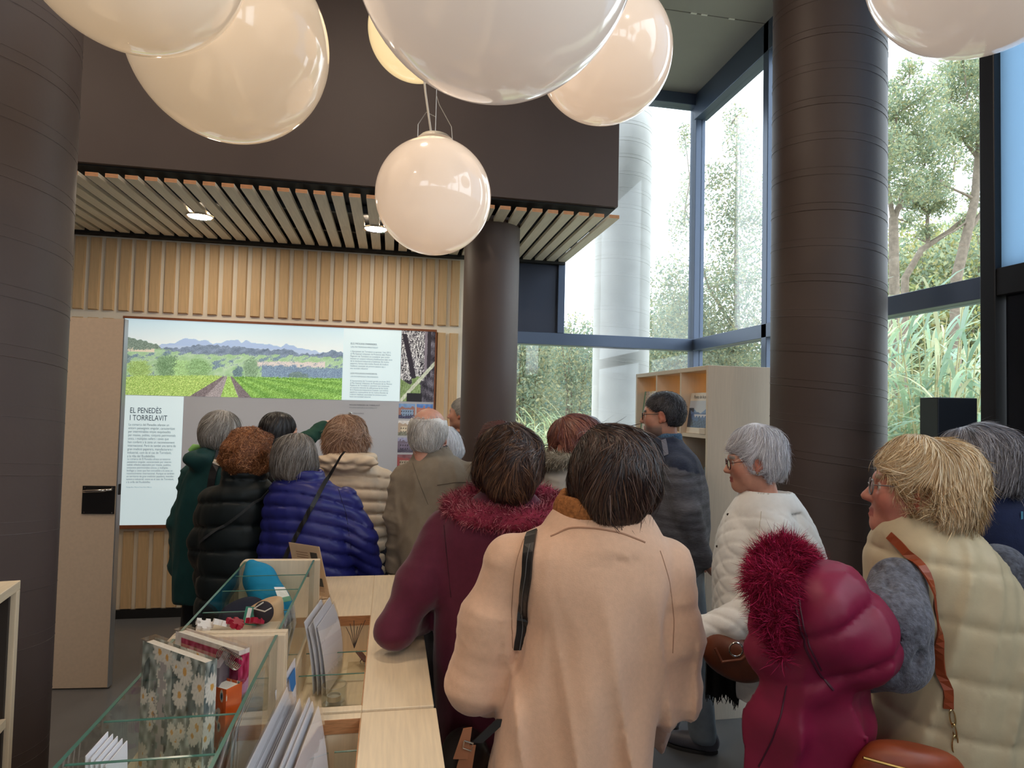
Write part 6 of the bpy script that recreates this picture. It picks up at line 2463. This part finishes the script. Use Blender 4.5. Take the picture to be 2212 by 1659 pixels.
# --- man in profile by the wall, behind the slim column
p = Fig('person with grey hair in profile between the slim column and the strip wall', 1000, 4.86)
p.head(998, 893, 78, 0, 0, .98, (190, 138, 116), (120, 112, 108))
p.torso([(932, 985, 1015, .07), (945, 970, 1028, .12), (965, 965, 1035, .16), (1050, 960, 1040, .17), (1150, 960, 1040, .17)])
autoarm(p, -1, p.L(1000, 960)[2], .05)
p.garment('jumper', cloth('brown_wool', (84, 64, 54), .9), h=.016, fold=.005)
p.bodymesh(trs=(54, 54, 62), feet=80)
p.hair(off=.006, nape=-.06, bump=.002, pal=[(150, 146, 142), (124, 120, 116), (170, 166, 162)], n=900, len=.03, mess=.3, w=.002, seed=43)

# --- cream puffer
p = Fig('person with light brown wavy hair in cream hooded puffer jacket', 765, 3.35)
p.head(751, 952, -6, 4, 0, 1.0, (210, 164, 142), (130, 100, 80))
p.torso([(985, 725, 790, .07), (1000, 705, 812, .10), (1018, 692, 828, .125), (1050, 690, 838, .14), (1110, 694, 840, .145), (1200, 700, 838, .15), (1290, 704, 836, .15)])
p.arm([(826, 1040, 0, .066), (842, 1115, -.01, .062), (832, 1195, .08, .048)])
p.arm([(702, 1040, 0, .066), (690, 1130, 0, .06), (700, 1200, .1, .048)])
cp = cloth('cream_nylon', (222, 200, 172), .5, (30, .04), (160, .12, .001), spec=.4)
cc = p.L(762, 990)


def fhood(P, d):
    h_ = ell(P, (cc[0]+.0, -.115, cc[2]-.01), (.155, .05, .048))-.004*np.sin((P[:, 2]-.5*np.abs(P[:, 0]-cc[0]))*150)
    d = smin(d, h_, .02)
    return smin(d, ring(P, (cc[0], 0, cc[2]+.005), .10, .085, .022, .03, -.1), .03)


p.garment('puffer_jacket', cp, extra=fhood, disp=puffs(.062, .014, 0, .5), h=.009, fold=.002, seed=20)
p.bodymesh(trs=(44, 44, 54))
p.hair(off=.022, top=.0, side=.004, back=.004, nape=-.07, bump=.006, bfreq=46, cover=.035, pal=[(150, 112, 88), (172, 134, 106), (128, 94, 74), (190, 156, 130)], n=3000, len=.07, mess=.3, wave=.8, lock=36, lift=.005, w=.0019, seed=47, crown=(0, -.02, .15), flip=.06)

# --- guide with long black hair, arm stretched towards the panel
p = Fig('person with long black hair in dark green jumper stretching an arm to the panel', 610, 3.85)
p.head(606, 936, -40, 0, 4, 1.0, (212, 164, 142), (40, 32, 30))
p.torso([(978, 590, 632, .06), (992, 575, 648, .095), (1010, 566, 655, .115), (1060, 564, 656, .125), (1150, 566, 656, .13), (1260, 566, 656, .13)])
p.arm([(640, 990, 0, .056), (660, 952, .08, .048), (688, 930, .20, .042), (699, 922, .25, .036)], hand='point')
autoarm(p, -1, p.L(610, 1005)[2], .13)
p.garment('jumper', cloth('bottle_green_knit', (24, 62, 50), .85, bump=(160, .4, .002)), h=.010, fold=.005)
p.bodymesh(trs=(36, 36, 44))
p.hair(off=.012, nape=-.1, long=1, bump=.002, bfreq=50, pal=[(26, 22, 24), (36, 30, 32), (20, 18, 20)], n=2200, len=.16, mess=.06, wave=.15, lift=.002, w=.0022, seed=53, crown=(.0, .0, .14), gloss=1, h=.008)

# --- grey haired, teal rain jacket
p = Fig('person with short silver hair in dark teal hooded jacket nearest the text panel', 470, 3.3)
p.head(480, 941, -14, -4, 0, .98, (204, 150, 128), (140, 136, 132))
p.torso([(982, 438, 520, .08), (998, 424, 535, .11), (1020, 410, 545, .13), (1070, 396, 552, .145), (1150, 390, 552, .15), (1250, 388, 550, .155), (1290, 388, 550, .155)])
p.arm([(424, 1030, 0, .078), (400, 1130, -.01, .074), (396, 1222, .02, .062), (420, 1245, .10, .05)])
p.arm([(535, 1030, 0, .07), (555, 1130, 0, .06), (545, 1220, .1, .05)])
tl = cloth('dark_teal_nylon', (24, 66, 68), .6, (30, .08), (160, .2, .001))
cc = p.L(470, 972)


def fh1(P, d):
    h_ = ell(P, (cc[0]-.035, -.10, cc[2]-.045), (.085, .05, .05))-.008*sines(P, 71, 50, 6)
    d = smin(d, h_, .03)
    return smin(d, ring(P, (cc[0], 0, cc[2]-.03), .080, .078, .020, .034, -.1)-.004*sines(P, 72, 60, 5), .02)


p.garment('rain_jacket', tl, extra=fh1, h=.010, fold=.007, ff=18, seed=22)
p.bodymesh(trs=(24, 26, 30))
p.strap('bag_strap', [(474, 975), (466, 1000), (458, 1040), (452, 1080)], .017, blk, th=.004)
p.strap('strap_buckle', [(470, 996), (467, 1005)], .019, chrome, th=.003, off=.009, smooth=0)
h_ = p.W(p.L(412, 975, -.02)[None])[0]
MB().tube([h_, h_+R0*.02+np.array((0, 0, .02)), h_+R0*.05+np.array((0, 0, .025))], [.016, .02, .01], 10).build('lime_lining', M('lime_fabric', (140, 200, 110), .7), p.root, smooth=True)
p.hair(off=.013, top=.002, nape=-.072, bump=.003, pal=[(170, 164, 158), (144, 138, 132), (192, 188, 182), (120, 114, 108)], n=2600, len=.075, mess=.15, wave=.4, lock=34, lift=.003, w=.0018, seed=59, ears=1, crown=(.02, -.02, .14))

# --- ginger curls, black puffer
p = Fig('person with curly ginger hair in black quilted coat with thin shoulder strap', 520, 2.95)
p.head(538, 992, -4, -8, 0, 1.0, (210, 160, 136), (120, 80, 50))
p.torso([(1032, 505, 572, .07), (1046, 478, 592, .10), (1066, 452, 592, .115), (1110, 442, 586, .12), (1200, 440, 582, .125), (1300, 436, 582, .13), (1400, 432, 584, .135)])
p.arm([(462, 1085, 0, .070), (440, 1180, -.01, .066), (450, 1280, .08, .05)])
p.arm([(574, 1085, .02, .056), (576, 1180, .06, .05), (566, 1280, .15, .042)])
bp_ = cloth('black_green_nylon', (20, 28, 30), .5, (30, .08), (160, .15, .001), spec=.35)
cc = p.L(530, 1030)
p.garment('quilted_coat', bp_, extra=lambda P, d: smin(d, ring(P, (cc[0], 0, cc[2]-.002), .088, .082, .018, .035, -.05), .015), disp=puffs(.105, .014, 0, .5), h=.010, fold=.003, seed=24)
p.bodymesh(trs=(18, 18, 20))
p.strap('bag_strap', [(584, 1052), (560, 1075), (520, 1112), (470, 1145), (434, 1172)], .006, M('dark_grey_webbing', (44, 46, 48), .7), th=.003)
p.hair(off=.018, top=.002, nape=-.062, curly=.006, bump=.008, bfreq=75, cover=.03, pal=[(150, 92, 54), (176, 114, 70), (122, 70, 40), (200, 140, 96), (104, 58, 36)], n=4200, len=.05, mess=.9, wave=1.2, lock=60, lift=.006, w=.0016, seed=61, fly=.1, flylen=.008)

# --- blue puffer
p = Fig('person with smooth grey brown hair in royal blue quilted puffer jacket', 660, 2.88)
p.head(640, 998, -12, -8, -2, 1.0, (206, 156, 134), (120, 110, 100))
p.torso([(1026, 612, 688, .07), (1038, 596, 715, .10), (1056, 584, 742, .115), (1085, 580, 754, .125), (1150, 580, 764, .13), (1240, 578, 768, .13), (1340, 578, 770, .13)])
p.arm([(742, 1085, 0, .072), (780, 1165, -.01, .066), (806, 1250, .04, .05)])
p.arm([(602, 1095, -.02, .066), (590, 1190, -.03, .058), (592, 1280, .04, .048)])
bj = cloth('royal_blue_nylon', (40, 44, 122), .42, (30, .08), (160, .12, .001), spec=.45)
cc = p.L(655, 1026)
p.garment('puffer_jacket', bj, extra=lambda P, d: smin(d, ring(P, (cc[0], 0, cc[2]-.004), .080, .078, .014, .030, -.05), .012), disp=puffs(.055, .010, .1, .8), h=.0085, fold=.003, seed=26)
p.seam([(725, 1045), (748, 1110), (760, 1200)], M('navy_recess_thread', (20, 22, 60), .8))  # near black blue line, the seam's recess put into colour
p.bodymesh(trs=(30, 30, 40))
p.strap('bag_strap', [(742, 975), (730, 990), (712, 1022), (690, 1065), (660, 1120), (632, 1175), (612, 1215)], .009, blk, th=.003)
p.hair(off=.011, top=.0, nape=-.082, bump=.003, pal=[(120, 112, 106), (96, 88, 82), (146, 138, 132), (170, 164, 160)], n=3000, len=.09, mess=.10, wave=.3, lock=34, lift=.003, w=.0018, seed=67, cover=.03, crown=(-.01, .0, .14), gloss=1)

# --- reddish brown curls just showing behind the burgundy coat
p = Fig('person with reddish brown curls, only the top showing over the fur collar wearer', 1080, 2.72)
p.head(1076, 972, 0, 0, 0, .96, (206, 158, 138), (100, 70, 60))
p.torso([(1010, 1040, 1115, .07), (1030, 1035, 1125, .10), (1060, 1028, 1132, .115), (1200, 1028, 1132, .12), (1350, 1028, 1132, .12)])
autoarm(p, -1, p.L(1076, 1050)[2], .07)
autoarm(p, 1, p.L(1076, 1050)[2], .07)
p.garment('jacket', cloth('grey_plum_cotton', (72, 60, 70), .8), h=.016, fold=.005)
p.bodymesh(trs=(46, 42, 52))
p.hair(off=.010, nape=-.06, curly=.004, bump=.005, bfreq=70, pal=[(96, 58, 56), (120, 74, 66), (74, 44, 44)], n=1600, len=.05, mess=.6, wave=.9, w=.0018, seed=71)

# --- grey head behind the silver jacket
p = Fig('person with bluish grey hair mostly hidden behind the reddish haired one', 1262, 3.2)
p.head(1262, 950, 20, 0, 0, .96, (206, 158, 138), (120, 118, 118))
p.torso([(985, 1232, 1292, .07), (1000, 1210, 1312, .11), (1030, 1200, 1322, .13), (1150, 1200, 1322, .14), (1280, 1200, 1322, .14)])
autoarm(p, -1, p.L(1262, 1015)[2], .14)
autoarm(p, 1, p.L(1262, 1015)[2], .14)
p.garment('jacket', cloth('ink_blue_cotton', (60, 66, 84), .8), h=.016, fold=.005)
p.bodymesh(trs=(46, 46, 56))
p.hair(off=.010, nape=-.06, bump=.002, pal=[(140, 144, 156), (116, 118, 130), (160, 162, 172)], n=1300, len=.05, mess=.2, w=.002, seed=73)

# ------------------------------------------------------------------ leather handbag and dark scarf held by the cream jacket wearer
hb = empty('leather_handbag', tuple(at(1590, 1440, 2.2)))
tag(hb, 'brown leather handbag with flap and metal ring held against the cream jacket', 'handbag')
cb = at(1588, 1415, 2.18)


def fb3(P):
    q = (P-cb.astype(f32)) @ FR.astype(f32)
    c_, s_ = math.cos(-.42), math.sin(-.42)
    q = np.stack([c_*q[:, 0]+s_*q[:, 2], q[:, 1], -s_*q[:, 0]+c_*q[:, 2]], 1)
    d = ell(q, (0, 0, 0), (.125, .06, .085))
    d = smin(d, ell(q, (.01, -.035, .02), (.085, .035, .045)), .02)
    return d-.004*sines(P.astype(f32), 81, 40, 5)


V, Q = snet(fb3, cb-.22, cb+.22, .008, .02)
ho = M('brown_handbag_leather', (112, 58, 36), .4, bump=(50, .4, .002), noise=(16, .2))
meshobj('bag_body', V, Q, ho, hb, smooth=True)
rc = at(1590, 1403, 2.09)
MB().tube([rc+R0*.022*math.cos(t)+np.array((0, 0, .022*math.sin(t))) for t in np.linspace(0, 6.283, 24)], .003, 8).build('metal_ring', chrome, hb, smooth=True)
MB().tube([at(1545, 1400, 2.13), at(1560, 1430, 2.115), at(1600, 1425, 2.10), at(1632, 1400, 2.12)], .005, 8).build('flap_edge', ho, hb, smooth=True)
MB().tube([at(1545, 1395, 2.17), at(1560, 1370, 2.19), at(1600, 1365, 2.2), at(1625, 1385, 2.2)], .007, 8).build('handle', ho, hb, smooth=True)
sc_ = empty('dark_scarf', tuple(at(1560, 1510, 2.3)))
tag(sc_, 'black fringed scarf hanging below the brown leather handbag', 'scarf')
blw = cloth('black_wool', (16, 16, 18), .95, bump=(120, .6, .002))
a, b = at(1527, 1415, 2.28), at(1600, 1430, 2.28)
nsc, ksc = 13, 8
vs_, fs_ = [], []
for s_ in (0, 1):
    for i_ in range(nsc):
        u = i_/(nsc-1)
        for j_ in range(ksc):
            t = j_/(ksc-1)
            q_ = a*(1-u)+b*u+np.array((0, 0, -.135*t*(1+.06*math.sin(u*9))))+G0*(.012*math.sin(u*14)+.014*s_)
            vs_.append(q_)
g_ = lambda s_, i_, j_: s_*nsc*ksc+i_*ksc+j_
for i_ in range(nsc-1):
    for j_ in range(ksc-1):
        fs_ += [(g_(0, i_, j_), g_(0, i_+1, j_), g_(0, i_+1, j_+1), g_(0, i_, j_+1)), (g_(1, i_, j_), g_(1, i_, j_+1), g_(1, i_+1, j_+1), g_(1, i_+1, j_))]
for j_ in range(ksc-1):
    fs_ += [(g_(0, 0, j_), g_(0, 0, j_+1), g_(1, 0, j_+1), g_(1, 0, j_)), (g_(0, nsc-1, j_), g_(1, nsc-1, j_), g_(1, nsc-1, j_+1), g_(0, nsc-1, j_+1))]
MB().add(vs_, fs_).build('cloth', blw, sc_, smooth=True)
for i_ in range(26):
    u = i_/25
    q_ = a*(1-u)+b*u+np.array((0, 0, -.132*(1+.06*math.sin(u*9))))+G0*(.012*math.sin(u*14)+.007)
    MB().tube([q_, q_+R0*.003*math.sin(i_*2)+np.array((0, 0, -.016)), q_+R0*.006*math.sin(i_*3)+np.array((0, 0, -.026-.008*math.sin(i_*1.3)))], [.0024, .002, .0008], 5).build('tassel', blw, sc_)

# ------------------------------------------------------------------ soft goods in the trough
def blob(name, label, cat, mat, f, c, r, h=.006, parts=None):
    o_ = empty(name, tuple(c+np.array((0, 0, -r[2]*.6))))
    tag(o_, label, cat)
    V, Q = snet(f, np.array(c)-np.array(r), np.array(c)+np.array(r), h, .015)
    meshobj('fabric', V, Q, mat, o_, smooth=True)
    return o_


def lim(P, d):                                   # keep inside the glass trough, on its floor
    d = smax(d, -.432-P[:, 0], .01)
    d = smax(d, P[:, 0]+.246, .01)
    return smax(d, CT+.004-P[:, 2], .01)


nv_ = cloth('navy_jersey', (26, 30, 46), .85)
y1 = on(540, 1318, 2, RIM)[1]
c = np.array((-.34, 1.80, .97))
f_n = lambda P: lim(P, smin(ell(P, (-.37, 1.86, .975), (.085, .10, .095)), ell(P, (-.33, 1.79, .96), (.07, .06, .08)), .04)-.010*sines(P, 91, 40, 6))
blob('folded_garment', 'dark navy folded garment heaped in the glass trough', 'garment', nv_, f_n, c, (.12, .2, .12))
tq = cloth('turquoise_cotton', (18, 130, 172), .75)
pt = [at(560, 1228, 2.33), at(585, 1250, 2.28), at(610, 1290, 2.2)]
pt = [on(552, 1228, 0, -.415), on(566, 1255, 0, -.39), on(585, 1300, 0, -.35)]
f_t = lambda P: smax(smin(chain(P, [((-.420, 2.165, 1.085), .016), ((-.395, 2.14, 1.05), .040), ((-.355, 2.10, .985), .058)], .03), ell(P, (-.34, 2.08, .955), (.07, .09, .045)), .03), np.maximum(P[:, 1]-2.20, CT+.004-P[:, 2]), .008)-.005*sines(P, 93, 45, 6, (1, 1, .5))
tqo = blob('turquoise_garment', 'bright turquoise folded garment with white swing tag in the glass trough', 'garment', tq, f_t, (-.36, 2.10, .99), (.13, .16, .14), .005)
tgp = on(607, 1290, 1, 2.02)
MB().prism([on(592, 1268, 1, 2.03), on(615, 1268, 1, 2.03), on(627, 1290, 1, 2.0), on(602, 1296, 1, 2.0)], (0, .001, -.001)).build('swing_tag', M('white_tag', (232, 232, 232), .6), tqo)
MB().prism([on(604, 1292, 1, 1.997), on(626, 1287, 1, 1.997), on(630, 1297, 1, 1.995), on(606, 1302, 1, 1.995)], (0, .001, -.001)).build('green_band', M('tag_green', (130, 190, 160), .6), tqo)
kb = M('kraft_bag_paper', (206, 172, 132), .75, noise=(20, .06), bump=(20, .3, .004))
f_k = lambda P: lim(P, smax(ell(P, (-.292, 1.715, 1.0), (.055, .042, .15), np.array(Matrix.Rotation(.15, 3, 'X'))), P[:, 2]-1.10-.3*(P[:, 0]+.29), .012)-.006*sines(P, 95, 35, 6))
blob('paper_bag', 'crumpled brown kraft paper bag in the glass trough', 'bag', kb, f_k, (-.29, 1.70, 1.0), (.1, .13, .16), .005)
bgx = M('dark_pouch_cloth', (40, 32, 38), .85)
f_p = lambda P: lim(P, ell(P, (-.285, 1.64, 1.098), (.024, .026, .028))-.004*sines(P, 97, 70, 6))
po = blob('drawstring_pouch', 'small dark drawstring pouch beside the paper bag', 'pouch', bgx, f_p, (-.285, 1.64, 1.098), (.05, .05, .05), .004)
MB().tube([np.array((-.285, 1.63, 1.123)), np.array((-.30, 1.60, 1.118)), np.array((-.275, 1.595, 1.112)), np.array((-.265, 1.62, 1.112))], .0016, 6).build('drawstring', M('pale_string', (200, 190, 176), .8), po)
lbl = MB().prism([np.array((-.335, 1.65, 1.067)), np.array((-.300, 1.635, 1.067)), np.array((-.295, 1.65, 1.105)), np.array((-.33, 1.662, 1.105))], (.0, .0015, 0)).build('price_label', M('tag_green_dark', (60, 140, 120), .6))
tag(lbl, 'green and white printed label card standing among the puzzle pieces', 'label')
MB().prism([np.array((-.328, 1.646, 1.072)), np.array((-.318, 1.642, 1.072)), np.array((-.314, 1.655, 1.103)), np.array((-.324, 1.659, 1.103))], (0, -.0006, 0)).build('white_stripe', M('white_tag'), lbl)
bx = MB()
bx.box(-.43, -.25, 1.553, 1.665, CT+.002, 1.066)
tr0 = bx.build('puzzle_tray', birch)
tag(tr0, 'small pale wooden tray under the puzzle pieces in the trough', 'tray')
for k, (x, y, rz, m_, l_) in enumerate(((-.412, 1.575, .4, wp_, 'white wooden jigsaw piece lying beside the glass pane'), (-.378, 1.582, 1.9, wp_, 'white wooden jigsaw piece touching the red ones'), (-.345, 1.578, .9, rp_, 'dark red wooden jigsaw piece next to a white one'), (-.300, 1.585, 2.4, rp_, 'dark red wooden jigsaw piece next to the paper bag'))):
    jigsaw((x, y+.03, 1.079), .03, m_, l_, rz, .35)
